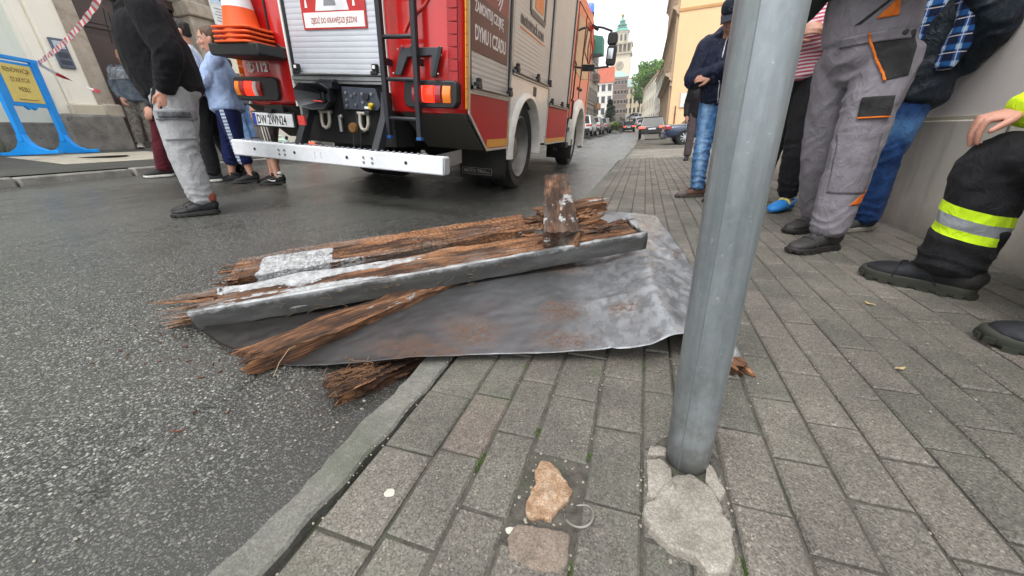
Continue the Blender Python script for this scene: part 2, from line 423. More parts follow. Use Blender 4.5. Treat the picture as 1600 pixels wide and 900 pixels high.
for x0, x1 in zip(bounds[:-1], bounds[1:]):
    off = offs.get(round(x0, 4), rp.random() * .2); y = off - math.ceil((off + .6) / LEN) * LEN
    while y < 10.15:
        y1 = y + LEN; cx, cy = (x0 + x1) / 2, (y + y1) / 2
        near = y1 > .1 and y < .9
        if x0 == -.187 and .30 < cy < .58:          # blocks missing round the broken stone
            if y < .36: paver(x0, x1, y, .345, .4, -.004)
        else:
            t = min(1, max(0, rp.gauss(.45, .22)))
            sink = -.002 * max(0, 1 - abs(cx + .25) / .3) * (1 if near else 0)
            paver(x0, x1, y, min(y1, 10.18), t, sink + rp.gauss(0, .0010), .003)
        y = y1
o = pv.build('pavement', PAVER, smooth=False)
a = o.data.attributes.new('tone', 'FLOAT', 'FACE'); a.data.foreach_set('value', tones); struct(o)

# kerb stones with a rough outer edge
kb = MB(); y = -1.2; rk = random.Random(4)
joints = [-1.2, -.35, .98, 1.9, 2.75, 3.3, 4.05, 4.9, 5.7, 6.6, 7.5, 8.4, 9.3, 10.2]
for a_, b_ in zip(joints[:-1], joints[1:]):
    n = int((b_ - a_) / .03); P = []
    for i in range(n + 1):
        yy = a_ + .006 + (b_ - a_ - .012) * i / n; jx = .006 * vnoise(np.array([[yy * 9, 1, 1]]))[0] + .004 * vnoise(np.array([[yy * 31, 4, 1]]))[0]
        jo = .010 * vnoise(np.array([[yy * 6, 7, 2]]))[0] + .006 * vnoise(np.array([[yy * 27, 9, 2]]))[0]
        xi = -.556 + jx * 1.5 + .012 * yy * (yy < 12); xo = -.650 + jo + .012 * yy
        zz = .003 * vnoise(np.array([[yy * 5, 2, 8]]))[0] - .004
        P.append([(xo + .0, yy, -.2), (xo - .003, yy, -.014 + zz), (xo + .005, yy, zz - .003), (xo + .05, yy, zz), (xi - .006, yy, zz), (xi, yy, zz - .006), (xi, yy, -.2)])
    o_ = len(kb.v); kb.grid(P); m_ = len(P[0])
    kb.f += [tuple(o_ + j for j in range(m_))[::-1], tuple(o_ + (n) * m_ + j for j in range(m_))]; kb.m += [0, 0]
struct(kb.build('kerb', GRANITE, ang=24))

# light setts where the side street crosses the pavement
cb = MB(); tn = []; y = 10.25; row = 0
pv = MB(); tones = []
while y < 30:
    d = .16 if y < 16 else .3
    x = -.45 + (row % 2) * d * .5
    while x < (7 if y < 16 else 9):
        if y < 20 or x < 1.9: paver(x, x + d * 1.1, y, y + d, min(1, max(0, rp.gauss(.4, .25))), -.004 - .009 * (y - 10.2), .006)
        x += d * 1.1
    y += d; row += 1
o = pv.build('side_street', COBBLE, smooth=False)
a = o.data.attributes.new('tone', 'FLOAT', 'FACE'); a.data.foreach_set('value', tones); struct(o)
struct(MB().grid([[(x, y, -.03 - .009 * (min(y, 30) - 10.2) + rise(y) * .5) for x in (-.5, 3, 12)] for y in (10.2, 20, 28, 34, 40)]).build('side_street_bed', SOIL))

# ================================================================== FOREGROUND: post, footing, debris
def lump(poly, h, name, mat, z=-.03, seed=0, n=26, amp=.004, dome=.006):
    """a flat broken stone from its outline: rough top, steep sides"""
    cx = sum(p[0] for p in poly) / len(poly); cy = sum(p[1] for p in poly) / len(poly)
    pts = []
    for i, p in enumerate(poly):
        q = poly[(i + 1) % len(poly)]; L = math.dist(p, q); k = max(2, int(L / .007))
        for j in range(k):
            t = j / k; x = p[0] + (q[0] - p[0]) * t; y = p[1] + (q[1] - p[1]) * t
            nn = vnoise(np.array([[x * 70, y * 70, seed]]))[0] * .0035 + vnoise(np.array([[x * 200, y * 200, seed]]))[0] * .0015
            d = math.hypot(x - cx, y - cy) or 1; pts.append((x + (x - cx) / d * nn, y + (y - cy) / d * nn))
    rows = []
    for s, zz in ((1.0, z), (1.0, h - .006), (.985, h - .002)) + tuple((s, h) for s in (.95, .87, .75, .6, .42, .2)):
        r = []
        for (x, y) in pts:
            X = cx + (x - cx) * s; Y = cy + (y - cy) * s; k = 0 if s > .99 else 1
            r.append((X, Y, zz + k * (amp * fbm(np.array([[X * 38, Y * 38, seed + 3]]), seed)[0] + dome * (1 - s))))
        rows.append(r + [r[0]])
    m = MB().grid(rows); zc = h + amp * fbm(np.array([[cx * 38, cy * 38, seed + 3]]), seed)[0] + dome
    o = len(m.v); m.v.append((cx, cy, zc)); L = len(rows[0]); b = (len(rows) - 1) * L
    for j in range(L - 1): m.f.append((b + j, b + j + 1, o)); m.m.append(0)
    return m.build(name, mat, ang=55)

def mat_stone(name, cols, sc=30, bump=.6, spots=None):
    m = NT(name); n = m.noise(sc, 6, .68)
    c = m.ramp(n, [(.28, cols[0]), (.5, cols[1]), (.75, cols[2])])
    if spots: c = m.mix(m.ramp(m.noise(sc * 4, 3, .7), [(.6, 0.0), (.68, .85)]), c, spots)
    s0 = m.sep(m.voro(380, out='Color')); c = m.mix(1.0, c, m.ramp(s0[0], [(0, .75), (.6, 1.0), (1, 1.3)]), 'MULTIPLY')
    return m.set(Base_Color=c, Roughness=.85, Normal=m.bump(m.noise(sc * 3, 5, .7), bump, .006))
CONC = mat_stone('old footing concrete', ((.15, .137, .115), (.25, .228, .195), (.35, .325, .285)), 13, .45)
SANDST = mat_stone('orange sandstone', ((.20, .105, .055), (.36, .235, .145), (.50, .42, .34)), 42, .9, (.12, .06, .03))
BROWNST = mat_stone('worn brown paver', ((.12, .095, .075), (.19, .15, .12), (.24, .20, .17)), 26, .5)

tag(lump([(.082, .55), (.108, .585), (.138, .60), (.176, .585), (.186, .545), (.198, .50), (.192, .46), (.183, .428), (.15, .415), (.133, .432), (.095, .44), (.062, .462), (.052, .485), (.053, .505), (.07, .52)], .016, 'concrete_footing', CONC, seed=2, amp=.0022, dome=.003),
    'large broken slab of pale concrete at the foot of the grey post', 'concrete slab')
tag(lump([(.058, .612), (.082, .628), (.104, .61), (.108, .575), (.098, .552), (.07, .522), (.059, .53)], .013, 'concrete_fragment', CONC, seed=5, amp=.003, dome=.002),
    'cracked concrete fragment left of the foot of the grey post', 'concrete fragment', 'concrete fragments round the post')
tag(lump([(.064, .657), (.098, .662), (.1, .638), (.062, .63)], .01, 'concrete_fragment', CONC, seed=6),
    'small squarish concrete fragment behind the left side of the grey post', 'concrete fragment', 'concrete fragments round the post')
tag(lump([(.172, .655), (.185, .63), (.2, .58), (.186, .556), (.168, .592), (.172, .62)], .013, 'concrete_fragment', CONC, seed=8, amp=.003, dome=.002),
    'narrow cracked concrete fragment right of the foot of the grey post', 'concrete fragment', 'concrete fragments round the post')
tag(lump([(.098, .548), (.106, .57), (.112, .566), (.107, .548)], .014, 'concrete_fragment', CONC, seed=9),
    'tiniest concrete chip between the post foot and the large slab', 'concrete fragment', 'concrete fragments round the post')
tag(lump([(-.160, .556), (-.140, .562), (-.118, .548), (-.108, .53), (-.082, .512), (-.085, .48), (-.1, .455), (-.108, .435), (-.128, .432), (-.142, .425), (-.156, .432), (-.163, .455), (-.157, .5), (-.165, .53)], .004, 'broken_stone', SANDST, seed=3, amp=.0045, dome=.004),
    'broken orange and cream sandstone lump set in the hole in the pavement', 'stone')
tag(lump([(-.168, .41), (-.125, .418), (-.07, .42), (-.064, .385), (-.07, .352), (-.12, .345), (-.165, .352), (-.174, .38)], .002, 'worn_paver', BROWNST, seed=4, amp=.003),
    'worn reddish brown block with rounded edges below the sandstone lump', 'paving block')
hs = MB().grid([[(-.187 + .127 * i / 16, .345 + .27 * j / 30, -.009 + .006 * fbm(np.array([[i * .5, j * .5, 3]]), 4)[0]) for i in range(17)] for j in range(31)])
struct(hs.build('pavement_hole', SOIL))

rg = MB()
rg.tube([(-.060 + .026 * math.cos(a), .459 + .024 * math.sin(a) + .002 * math.sin(2 * a), .000 + .009 * math.sin(a + 1.9)) for a in [i * 2 * math.pi / 28 for i in range(28)]], .0021, 8, closed=True)
t = thing('pipe_ring', 'thin grey metal ring of an old pipe sunk beside the sandstone lump', 'metal ring', (0, 0, 0))
rg.build('rim', plain('dull galvanised rim', '#8d8c84', .5, .5), t)
MB().lathe([(0, -.004), (.012, -.002), (.0265, -.004), (.0265, -.03)], 20, (-.06, .459, 0)).build('packed_soil', SOIL, t)

# post: galvanised tube with a weld seam
def mat_galv():
    m = NT('galvanised steel'); v = m.voro(120, m.mapping((1, 1, .7)), out='Color'); s0 = m.sep(v)
    n = m.noise(5, 5, .65, vec=m.mapping((2.5, 2.5, .5)))
    c = m.ramp(n, [(.3, (.17, .20, .215)), (.55, (.27, .305, .32)), (.75, (.39, .42, .43))])
    c = m.mix(.07, c, m.ramp(s0[0], [(0, .12), (1, .5)]))
    d = m.ramp(m.noise(90, 3, .7), [(.66, 0.0), (.72, .6)]); c = m.mix(d, c, (.45, .47, .48))
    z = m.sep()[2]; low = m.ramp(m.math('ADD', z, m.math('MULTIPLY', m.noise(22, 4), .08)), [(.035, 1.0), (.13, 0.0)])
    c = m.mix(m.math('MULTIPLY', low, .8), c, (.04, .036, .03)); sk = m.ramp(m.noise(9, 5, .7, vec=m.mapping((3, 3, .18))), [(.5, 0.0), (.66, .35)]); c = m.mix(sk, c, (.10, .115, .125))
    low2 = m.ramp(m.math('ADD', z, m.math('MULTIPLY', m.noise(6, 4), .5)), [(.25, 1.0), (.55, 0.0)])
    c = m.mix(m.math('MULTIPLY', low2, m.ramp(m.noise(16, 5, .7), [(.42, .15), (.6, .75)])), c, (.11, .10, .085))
    return m.set(Base_Color=c, Metallic=.45, Roughness=m.ramp(n, [(.3, .32), (.7, .5)]), Normal=m.bump(m.noise(45, 4), .12, .004))
GALV = mat_galv()
t = thing('metal_post', 'tall grey galvanised steel post standing in the near pavement', 'post', (.140, .650, 0))
RP = .0425
prof = []
m = MB()
n = 48; vs = []
zz = [-.05, .02, .1, .4, .8, 1.3, 2.0, 3.2]
P = []
for z in zz:
    row = []
    for j in range(n + 1):
        a = 2 * math.pi * j / n - 2.0; r = RP + (.0012 if j in (0, n) else .0) ; row.append((r * math.cos(a), r * math.sin(a), z))
    P.append(row)
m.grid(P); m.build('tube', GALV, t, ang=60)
MB().lathe([(0, 3.215), (.02, 3.214), (.040, 3.205), (.0435, 3.19), (.0435, 3.17)], 32).build('end_cap', plain('black post cap', '#2b2b2c', .5), t)
dirt = MB().lathe([(.043, .0), (.046, .006), (.053, .008), (.06, .006), (.07, -.004)], 30)
dirt.build('dirt_collar', SOIL, t)
sm_ = MB(); sm_.tube([(.0424 * math.cos(-2.05), .0424 * math.sin(-2.05), z) for z in (.0, .5, 1.2, 2.2, 3.16)], .0013, 6); sm_.build('weld_seam', plain('seam grey', '#6f777b', .5, .4), t)

# ---- zinc sheet
def mat_zinc():
    m = NT('weathered zinc sheet'); co = m.co()
    n = m.noise(2.6, 6, .62); n2 = m.noise(9, 5, .65)
    c = m.ramp(n, [(.3, (.065, .068, .072)), (.5, (.115, .118, .124)), (.72, (.175, .18, .19))])
    X = m.sep()
    # paler to the right; soot plus painted shade under the beam to the left
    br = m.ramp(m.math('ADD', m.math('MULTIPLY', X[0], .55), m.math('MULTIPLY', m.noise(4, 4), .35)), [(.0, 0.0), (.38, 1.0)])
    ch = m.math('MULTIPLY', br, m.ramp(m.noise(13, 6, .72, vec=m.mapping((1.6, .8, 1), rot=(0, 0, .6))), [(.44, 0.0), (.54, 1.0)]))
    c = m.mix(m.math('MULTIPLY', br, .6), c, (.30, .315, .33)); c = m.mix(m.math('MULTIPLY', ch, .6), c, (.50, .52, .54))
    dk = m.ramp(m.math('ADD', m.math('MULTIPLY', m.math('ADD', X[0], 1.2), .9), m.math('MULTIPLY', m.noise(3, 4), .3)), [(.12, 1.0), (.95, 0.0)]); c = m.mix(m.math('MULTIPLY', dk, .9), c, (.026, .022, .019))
    # rust and sawdust patches
    def patch(cx, cy, rx, ry, a=0.0):
        vec = m.mapping((1 / rx, 1 / ry, 0), vec=co, loc=(-cx / rx, -cy / ry, 0))
        g = m.n.new('ShaderNodeVectorMath'); g.operation = 'LENGTH'; m.t.links.new(vec, g.inputs[0])
        return m.math('SUBTRACT', 1.0, g.outputs['Value'])
    tot = None
    for p in ((-.52, .99, .24, .17), (-.25, 1.20, .18, .17), (-.20, 1.0, .20, .12), (-.66, .86, .34, .12), (-.38, 1.62, .30, .12), (.20, 1.95, .07, .22), (-.03, 1.22, .09, .08)):
        q = patch(*p); tot = q if tot is None else m.math('MAXIMUM', tot, q)
    rmask = m.ramp(m.math('ADD', m.math('MULTIPLY', tot, .62), m.noise(9, 8, .78, dist=.6)), [(.66, 0.0), (.94, .95)])
    rmask = m.math('MULTIPLY', rmask, m.ramp(m.noise(48, 6, .8), [(.38, .05), (.58, 1.0)]))
    c = m.mix(rmask, c, m.mix(m.noise(60, 3), (.045, .026, .016), (.135, .066, .034)))
    dots = m.ramp(m.noise(120, 2, .5), [(.70, 0.0), (.73, .8)]); c = m.mix(dots, c, (.05, .045, .04))
    rough = m.math('ADD', m.math('MULTIPLY', rmask, .45), m.ramp(n2, [(.3, .30), (.7, .48)]))
    return m.set(Base_Color=c, Metallic=m.math('SUBTRACT', .5, m.math('MULTIPLY', rmask, .5), True), Roughness=rough, Normal=m.bump(m.noise(24, 4), .08, .01))
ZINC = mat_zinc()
def curve(pts, n):
    """points spaced evenly along a smooth curve"""
    P = [np.array(p, float) for p in pts]; P = [2 * P[0] - P[1]] + P + [2 * P[-1] - P[-2]]
    out = []
    for i in range(1, len(P) - 2):
        for k in range(24):
            t = k / 24; a, b, c, d = P[i - 1:i + 3]
            out.append(.5 * ((2 * b) + (c - a) * t + (2 * a - 5 * b + 4 * c - d) * t * t + (3 * b - a - 3 * c + d) * t ** 3))
    out.append(P[-2]); out = np.array(out)
    s = np.concatenate([[0], np.cumsum(np.linalg.norm(np.diff(out, axis=0), axis=1))]); u = np.linspace(0, s[-1], n)
    return np.stack([np.interp(u, s, out[:, k]) for k in range(3)], 1)
def gp(px, py, z): return tuple(onz(px, py, z))
fr = [gp(318, 520, .035), gp(345, 540, .012), gp(395, 561, -.012), gp(460, 573, -.03), gp(560, 568, -.006), gp(640, 560, .018), gp(720, 557, .026), gp(800, 554, .03), gp(880, 551, .042), gp(960, 545, .055), gp(1010, 541, .075), gp(1070, 524, .10), gp(1120, 552, .05), gp(1166, 578, .008)]
rt = [gp(1166, 578, .008), gp(1150, 540, .05), gp(1118, 490, .075), gp(1092, 445, .05), gp(1078, 410, .05), gp(1058, 380, .045), gp(1027, 338, .05)]
bk = [(-1.74, .95, .06), (-1.3, 1.35, .08), (-.8, 1.75, .09), (-.35, 2.2, .09), gp(950, 333, .06), gp(985, 333, .075), gp(1027, 338, .05)]
lf = [fr[0], (-1.66, .84, .05), bk[0]]
NU, NV = 180, 120
Cf, Cb, Cl, Cr = curve(fr, NU), curve(bk, NU), curve(lf, NV), curve(rt, NV)
P = np.zeros((NV, NU, 3))
for j in range(NV):
    v = j / (NV - 1)
    for i in range(NU):
        u = i / (NU - 1)
        P[j, i] = (1 - v) * Cf[i] + v * Cb[i] + (1 - u) * Cl[j] + u * Cr[j] - ((1 - u) * (1 - v) * Cf[0] + u * (1 - v) * Cf[-1] + (1 - u) * v * Cb[0] + u * v * Cb[-1])
        wr_ = max(0, (u - .82) / .18) ** 2; wl_ = max(0, (.12 - u) / .12) ** 2        # the side edges only lift the sheet near themselves
        P[j, i, 2] = (1 - v) * Cf[i, 2] + v * Cb[i, 2] + wr_ * (Cr[j, 2] - (1 - v) * Cf[-1, 2] - v * Cb[-1, 2]) + wl_ * (Cl[j, 2] - (1 - v) * Cf[0, 2] - v * Cb[0, 2]) + .004 * max(0, 1 - v / .035)
Q = P.reshape(-1, 3); U = np.tile(np.linspace(0, 1, NU), NV); V = np.repeat(np.linspace(0, 1, NV), NU)
edge = np.clip(np.minimum(np.minimum(U, 1 - U) * 6, np.minimum(V, 1 - V) * 5), 0, 1)
big = fbm(np.stack([Q[:, 0] * 2.2, Q[:, 1] * 2.2, 0 * U], 1), 3, 2) * .009
rid = 1 - np.abs(vnoise(np.stack([Q[:, 0] * 5.5 + Q[:, 1] * 2, Q[:, 1] * 3.5 - Q[:, 0], 0 * U + 4], 1), 9))
rid = np.clip(rid - .80, 0, 1) * .05 + np.clip((Q[:, 0] + .12) * 4, 0, 1) * (.020 * np.abs(vnoise(np.stack([Q[:, 0] * 9 + Q[:, 1] * 3, Q[:, 1] * 4 - Q[:, 0] * 2, 0 * U], 1), 15)) + .010 * np.abs(vnoise(np.stack([Q[:, 0] * 19 - Q[:, 1] * 5, Q[:, 1] * 12, 0 * U], 1), 16))) + np.abs(vnoise(np.stack([Q[:, 0] * 12, Q[:, 1] * 12, 0 * U], 1), 5)) * .0025
crump = np.clip((Q[:, 0] + .45) / .5, 0.12, 1) * 1.15
rid = rid - rid.mean() - .004
Q[:, 2] += (edge * big * (.4 + .6 * crump) + (.55 + .45 * edge) * rid * crump) * np.where(Q[:, 0] < -.9, .4, 1)
Q[:, 2] += .002 * vnoise(np.stack([Q[:, 0] * 30, Q[:, 1] * 30, 0 * U], 1), 6) + .010 * np.exp(-((Q[:, 0] - .0) ** 2 / .02 + (Q[:, 1] - 1.55) ** 2 / .10))
rz = np.where(Q[:, 0] < -.65, -.08 - SLOPE * (Q[:, 0] + .645), 0.0) + .006
Q[:, 2] = np.maximum(Q[:, 2], np.where(Q[:, 0] < -.62, rz, .006))
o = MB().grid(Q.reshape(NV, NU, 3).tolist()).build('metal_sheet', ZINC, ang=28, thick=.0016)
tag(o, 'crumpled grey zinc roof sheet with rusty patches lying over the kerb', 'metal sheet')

# ---- rotten timber
def mat_wood(name, paint=.0, orange=.5, dark=.5, cubic=0.0, wet=.0, pf=None, weather=0.0):
    """rotten painted pine: grain along local X, paint left in flakes"""
    m = NT(name); co = m.co()
    g = m.noise(16, 6, .7, vec=m.mapping((.22, 2.2, 2.2))); g2 = m.noise(70, 4, .7, vec=m.mapping((.08, 1.4, 1.4)))
    c = m.ramp(g, [(.22, (.016, .012, .010)), (.36, (.06, .032, .021)), (.47, (.15, .068, .034)), (.6, (.31, .145, .066)), (.8, (.47, .30, .17))])
    c = m.mix(m.math('MULTIPLY', m.ramp(g2, [(.36, 1.0), (.50, 0.0)]), .85), c, (.016, .009, .006))
    g3 = m.noise(150, 3, .7, vec=m.mapping((.05, 1.2, 1.2))); c = m.mix(1.0, c, m.ramp(g3, [(.3, .55), (.5, 1.0), (.7, 1.5)]), 'MULTIPLY')
    big = m.noise(3.6, 5, .68, vec=m.mapping((.7, 3.2, 3.2)))
    c = m.mix(m.ramp(big, [(.26 + .22 * dark, .9), (.46 + .22 * dark, 0.0)]), c, (.028, .017, .012))
    c = m.mix(m.math('MULTIPLY', m.ramp(m.noise(5, 5, .65, vec=m.mapping((.4, 1.6, 1.6), loc=(3, 1, 0))), [(.52, 0.0), (.62, 1.0)]), orange), c, m.mix(g2, (.17, .068, .028), (.46, .225, .105)))
    h = m.math('ADD', m.math('ADD', g, m.math('MULTIPLY', g2, .9)), m.math('MULTIPLY', g3, .35))
    if cubic:
        cv = m.mix(.04, m.mapping((1.0, .8, 1)), m.noise(14, 3, out='Color'), 'ADD')
        e = m.voro(38, cv, feat='DISTANCE_TO_EDGE'); k = m.math('MULTIPLY', m.ramp(e, [(.015, 1.0), (.08, 0.0)]), cubic)
        k = m.math('MULTIPLY', k, m.ramp(m.noise(4, 3), [(.4, .3), (.6, 1.0)]))
        c = m.mix(k, c, (.018, .009, .006)); h = m.math('SUBTRACT', h, m.math('MULTIPLY', k, 1.2))
    if weather:
        wm = m.ramp(m.noise(3.5, 7, .7, vec=m.mapping((.45, 3.0, 3.0), loc=(7, 2, 1))), [(.47, 0.0), (.62, weather)]); c = m.mix(wm, c, m.mix(g2, (.13, .115, .10), (.36, .33, .30)))
    if paint:
        X = m.sep(m.mapping((1, 1, 1)))
        pn = m.math('ADD', m.noise(4.5, 8, .7, vec=m.mapping((.35, 2.0, 2.0), loc=(1, 2, 5))), m.math('MULTIPLY', m.noise(40, 4, .7), .25))
        if pf: pn = m.math('ADD', pn, pf(m, X))
        pm = m.ramp(pn, [(.80 - .3 * paint, 0.0), (.83 - .3 * paint, 1.0)])
        pc = m.mix(m.ramp(m.noise(25, 5, .7), [(.3, 0.0), (.7, 1.0)]), (.20, .20, .20), (.56, .57, .58))
        c = m.mix(pm, c, pc); h = m.math('ADD', h, m.math('MULTIPLY', pm, .5))
    return m.set(Base_Color=c, Roughness=.78 - .2 * wet, Normal=m.bump(h, 1.0, .009), Specular_IOR_Level=.3)
def plank(L, W, T, seed, nx=90, ny=16, amp=.006, hollow=0.0, rough_l=.0, rough_r=.0):
    """weathered plank: x from 0 to L, y from 0 to W, top at z = 0, with ragged ends"""
    m = MB(); nx_, ny_ = nx, ny
    yy = [W * j / ny_ for j in range(ny_ + 1)]
    ring = [(y, 0.0) for y in yy] + [(W, -T * .33), (W, -T * .66), (W, -T)] + [(y, -T) for y in yy[::-1]][1:] + [(0, -T * .66), (0, -T * .33)]
    rows = []
    for i in range(nx_ + 1):
        x = L * i / nx_; r = []
        for (y, z) in ring:
            e = 0.0
            q = np.array([[y * 60, z * 60, seed]])
            if rough_l: e += max(0, 1 - x / (rough_l * 2.2)) * rough_l * (.9 * vnoise(q * .6)[0] + .6 * vnoise(q * 1.7, 3)[0])
            if rough_r: e -= max(0, 1 - (L - x) / (rough_r * 2.2)) * rough_r * (.9 * vnoise(q * .6, 6)[0] + .6 * vnoise(q * 1.7, 8)[0])
            p = np.array([[x * 6, y * 26, z * 26 + seed]])
            d = amp * fbm(p, seed)[0]
            gr = 1 - abs(vnoise(np.array([[x * 2.6, y * 62 + 1.2 * vnoise(np.array([[x * 5, y * 3, seed]]), 4)[0], z * 62 + seed]]), seed + 2)[0]); d -= .75 * amp * max(0, gr - .62) * 2.6
            top = 1 if z > -T * .2 else .5
            hz = -hollow * max(0, fbm(np.array([[x * 2.2, y * 9, seed + 7]]), seed)[0]) if z == 0 else 0
            r.append((x + e, y + d * (.6 if 0 < y < W else 1), z + d * top + hz))
        rows.append(r + [r[0]])
    m.grid(rows); n = len(ring)
    for k, rv in ((0, True), (nx_, False)):
        c = np.mean([rows[k][j] for j in range(n)], 0) + np.array([(.012 if k == 0 else -.012), 0, 0]); o = len(m.v); m.v.append(tuple(c))
        b = k * (n + 1)
        for j in range(n): m.f.append((b + j, b + j + 1, o) if rv else (b + j + 1, b + j, o)); m.m.append(0)
    return m
def splinter(m, a, d, L, w, seed, p=1.8):
    """one torn fibre: a flat tapering blade"""
    r_ = random.Random(seed); a = Vector(a); d = Vector(d).normalized(); up = Vector((0, 0, 1)); sd = d.cross(up).normalized(); P = []
    k = 6
    for i in range(k + 1):
        t = i / k; ww = w * (1 - t ** p) * (1 + .3 * r_.uniform(-1, 1)) + .0006; hh = ww * r_.uniform(.35, .8)
        c = a + d * (L * t) + sd * (r_.uniform(-1, 1) * w * .35 * t) + up * (r_.uniform(-1, 1) * w * .35 * t)
        P.append([c + sd * ww, c + up * hh, c - sd * ww, c - up * hh, c + sd * ww])
    m.grid(P); b = len(m.v) - 5; m.f.append((b, b + 1, b + 2, b + 3)); m.m.append(0)
def locate(o, a, b, roll=0.0):
    """local X from a to b, local Y level and to the left of it, tilted by roll"""
    a, b = Vector(a), Vector(b); x = (b - a).normalized(); y = Vector((0, 0, 1)).cross(x).normalized(); z = x.cross(y)
    M = Matrix((x, y, z)).transposed().to_4x4(); o.matrix_world = Matrix.Translation(a) @ M @ Matrix.Rotation(roll, 4, 'X')

A = Vector((-1.60, .750, .098)); B = Vector((.046, 1.812, .192)); L = (B - A).length
t = thing('front_beam', 'near beam, split timber with flaking white paint and a grey metal edge along its front', 'timber beam', A)
locate(t, A, B, R(11))
m = plank(L - .02, .198, .07, 3, nx=170, ny=46, amp=.005, hollow=.012)
for i in range(44):
    y = random.uniform(.005, .19); z = random.uniform(-.062, -.004)
    splinter(m, (.05, y, z), (-1, random.uniform(-.12, .12), random.uniform(-.14, .1)), random.uniform(.10, .27) * (1.0 if y > .05 else .7), random.choice((random.uniform(.003, .006), random.uniform(.008, .017))), i, random.choice((2.5, 6, 9)))
for i in range(40):       # broken away at the far end
    y = random.uniform(.08, .2); x = L - random.uniform(.05, .5)
    splinter(m, (x, y, random.uniform(-.01, .006)), (random.choice((-1, 1)), random.uniform(-.25, .25), random.uniform(.02, .22)), random.uniform(.04, .12), random.uniform(.005, .016), 100 + i, random.choice((3, 7)))
def front_paint(m, X):
    a = m.math('MAXIMUM', m.ramp(X[1], [(.03, 1.0), (.055, 0.0)]), m.ramp(X[1], [(.12, 0.0), (.14, 1.0)]))
    return m.math('ADD', m.math('MULTIPLY', a, m.ramp(m.math('MULTIPLY', X[0], .5), [(.02, .22), (.45, .10), (.62, -.06)])), m.ramp(m.math('MULTIPLY', X[0], .5), [(.0, 0.0), (.012, .5), (.3, .46), (.6, .38)])) if False else m.math('SUBTRACT', m.math('MULTIPLY', a, m.ramp(m.math('MULTIPLY', X[0], .5), [(.02, .20), (.40, .13), (.62, .0)])), m.ramp(m.math('MULTIPLY', X[0], .5), [(.012, 1.0), (.022, .02), (.35, .06), (.62, .22)]))
m.build('beam', mat_wood('painted rotten pine', .56, 1.0, .55, .25, pf=front_paint, weather=.8), t, ang=50)
fl = MB(); n = 120; P = []
for i in range(n + 1):
    x = L * i / n; q = lambda f, s: vnoise(np.array([[x * f, s, 2]]), s)[0]
    d = .003 * q(5, 1) + .0015 * q(22, 2); lip = .016 + .008 * q(9, 5) + .005 * q(33, 6); e = .004 * q(14, 8)
    P.append([(x, lip, .008 + d), (x, .004, .011 + d * .6), (x, -.004 + d, .008), (x, -.006 + d, -.03), (x, -.005 + d, -.078 + e), (x, .004, -.083 + e)])
fl.grid(P); 
fl.grid([[(L, y, .009), (L + .003, y, -.02), (L + .003, y, -.075)] for y in (-.006, .06, .13, .2)])
def mat_flash():
    m = NT('painted flashing'); n = m.noise(7, 6, .7, vec=m.mapping((.5, 2, 2))); z = m.sep()[2]
    c = m.ramp(n, [(.3, (.04, .041, .039)), (.52, (.075, .076, .073)), (.72, (.13, .132, .128))])
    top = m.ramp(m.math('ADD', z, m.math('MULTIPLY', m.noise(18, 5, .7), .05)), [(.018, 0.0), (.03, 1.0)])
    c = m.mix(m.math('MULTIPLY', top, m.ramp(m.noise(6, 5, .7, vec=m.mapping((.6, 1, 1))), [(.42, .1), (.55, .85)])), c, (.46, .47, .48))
    c = m.mix(m.ramp(m.noise(30, 5, .75), [(.6, 0.0), (.7, .8)]), c, (.075, .06, .05))
    return m.set(Base_Color=c, Metallic=.15, Roughness=.55, Normal=m.bump(m.noise(30, 5), .4, .006))
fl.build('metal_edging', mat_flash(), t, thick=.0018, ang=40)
tw = MB()
for i in range(26):
    x = random.uniform(.3, 1.5); p = Vector((x, -.012, random.uniform(-.07, 0))); pts = [p]
    for k in range(4): p = p + Vector((random.uniform(-.03, .03), random.uniform(-.006, .004), random.uniform(-.015, .012))); pts.append(p)
    tw.tube(pts, .0009, 4)
tw.build('clinging_fibres', plain('dry fibres', '#6b5a48', .9), t)

A2 = Vector((-1.738, .998, .134)); B2 = Vector((-.208, 1.998, .228))
d2 = (B2 - A2).normalized()
t = thing('rear_beam', 'far beam behind the metal-edged one, cracked orange brown board with one white flaking end', 'timber beam', A2)
locate(t, A2, B2, R(13)); L2 = (B2 - A2).length
m = plank(L2 * .80, .205, .055, 8, nx=150, ny=46, amp=.0045, rough_r=.05)
for i in range(34):
    y = random.choice((random.uniform(.0, .06), random.uniform(.14, .2)))
    splinter(m, (.05, y, random.uniform(-.05, -.004)), (-1, random.uniform(-.12, .12), random.uniform(-.08, .12)), random.uniform(.04, .16), random.uniform(.006, .018), 200 + i, random.choice((3, 7, 9)))
for i in range(26):
    splinter(m, (L2 * .79, random.uniform(.0, .2), random.uniform(-.05, 0)), (1, random.uniform(-.1, .1), random.uniform(-.1, .05)), random.uniform(.05, .18), random.uniform(.006, .016), 300 + i, 6)
def rear_paint(m, X):
    a = m.math('MULTIPLY', m.ramp(m.math('ADD', X[0], m.math('MULTIPLY', m.noise(7, 4), .12)), [(.15, 0.0), (.19, 1.0), (.46, 1.0), (.56, 0.0)]), m.ramp(X[1], [(.15, 1.0), (.19, 0.0)]))
    b = m.math('MULTIPLY', m.ramp(X[1], [(.012, 1.0), (.03, 0.0)]), m.ramp(X[0], [(.2, .6), (.9, .45)]))
    return m.math('SUBTRACT', m.math('MULTIPLY', m.math('MAXIMUM', a, b), .62), .42)
m.build('beam', mat_wood('cubed orange rot', .66, 1.0, .45, .7, pf=rear_paint, weather=.55), t, ang=50)

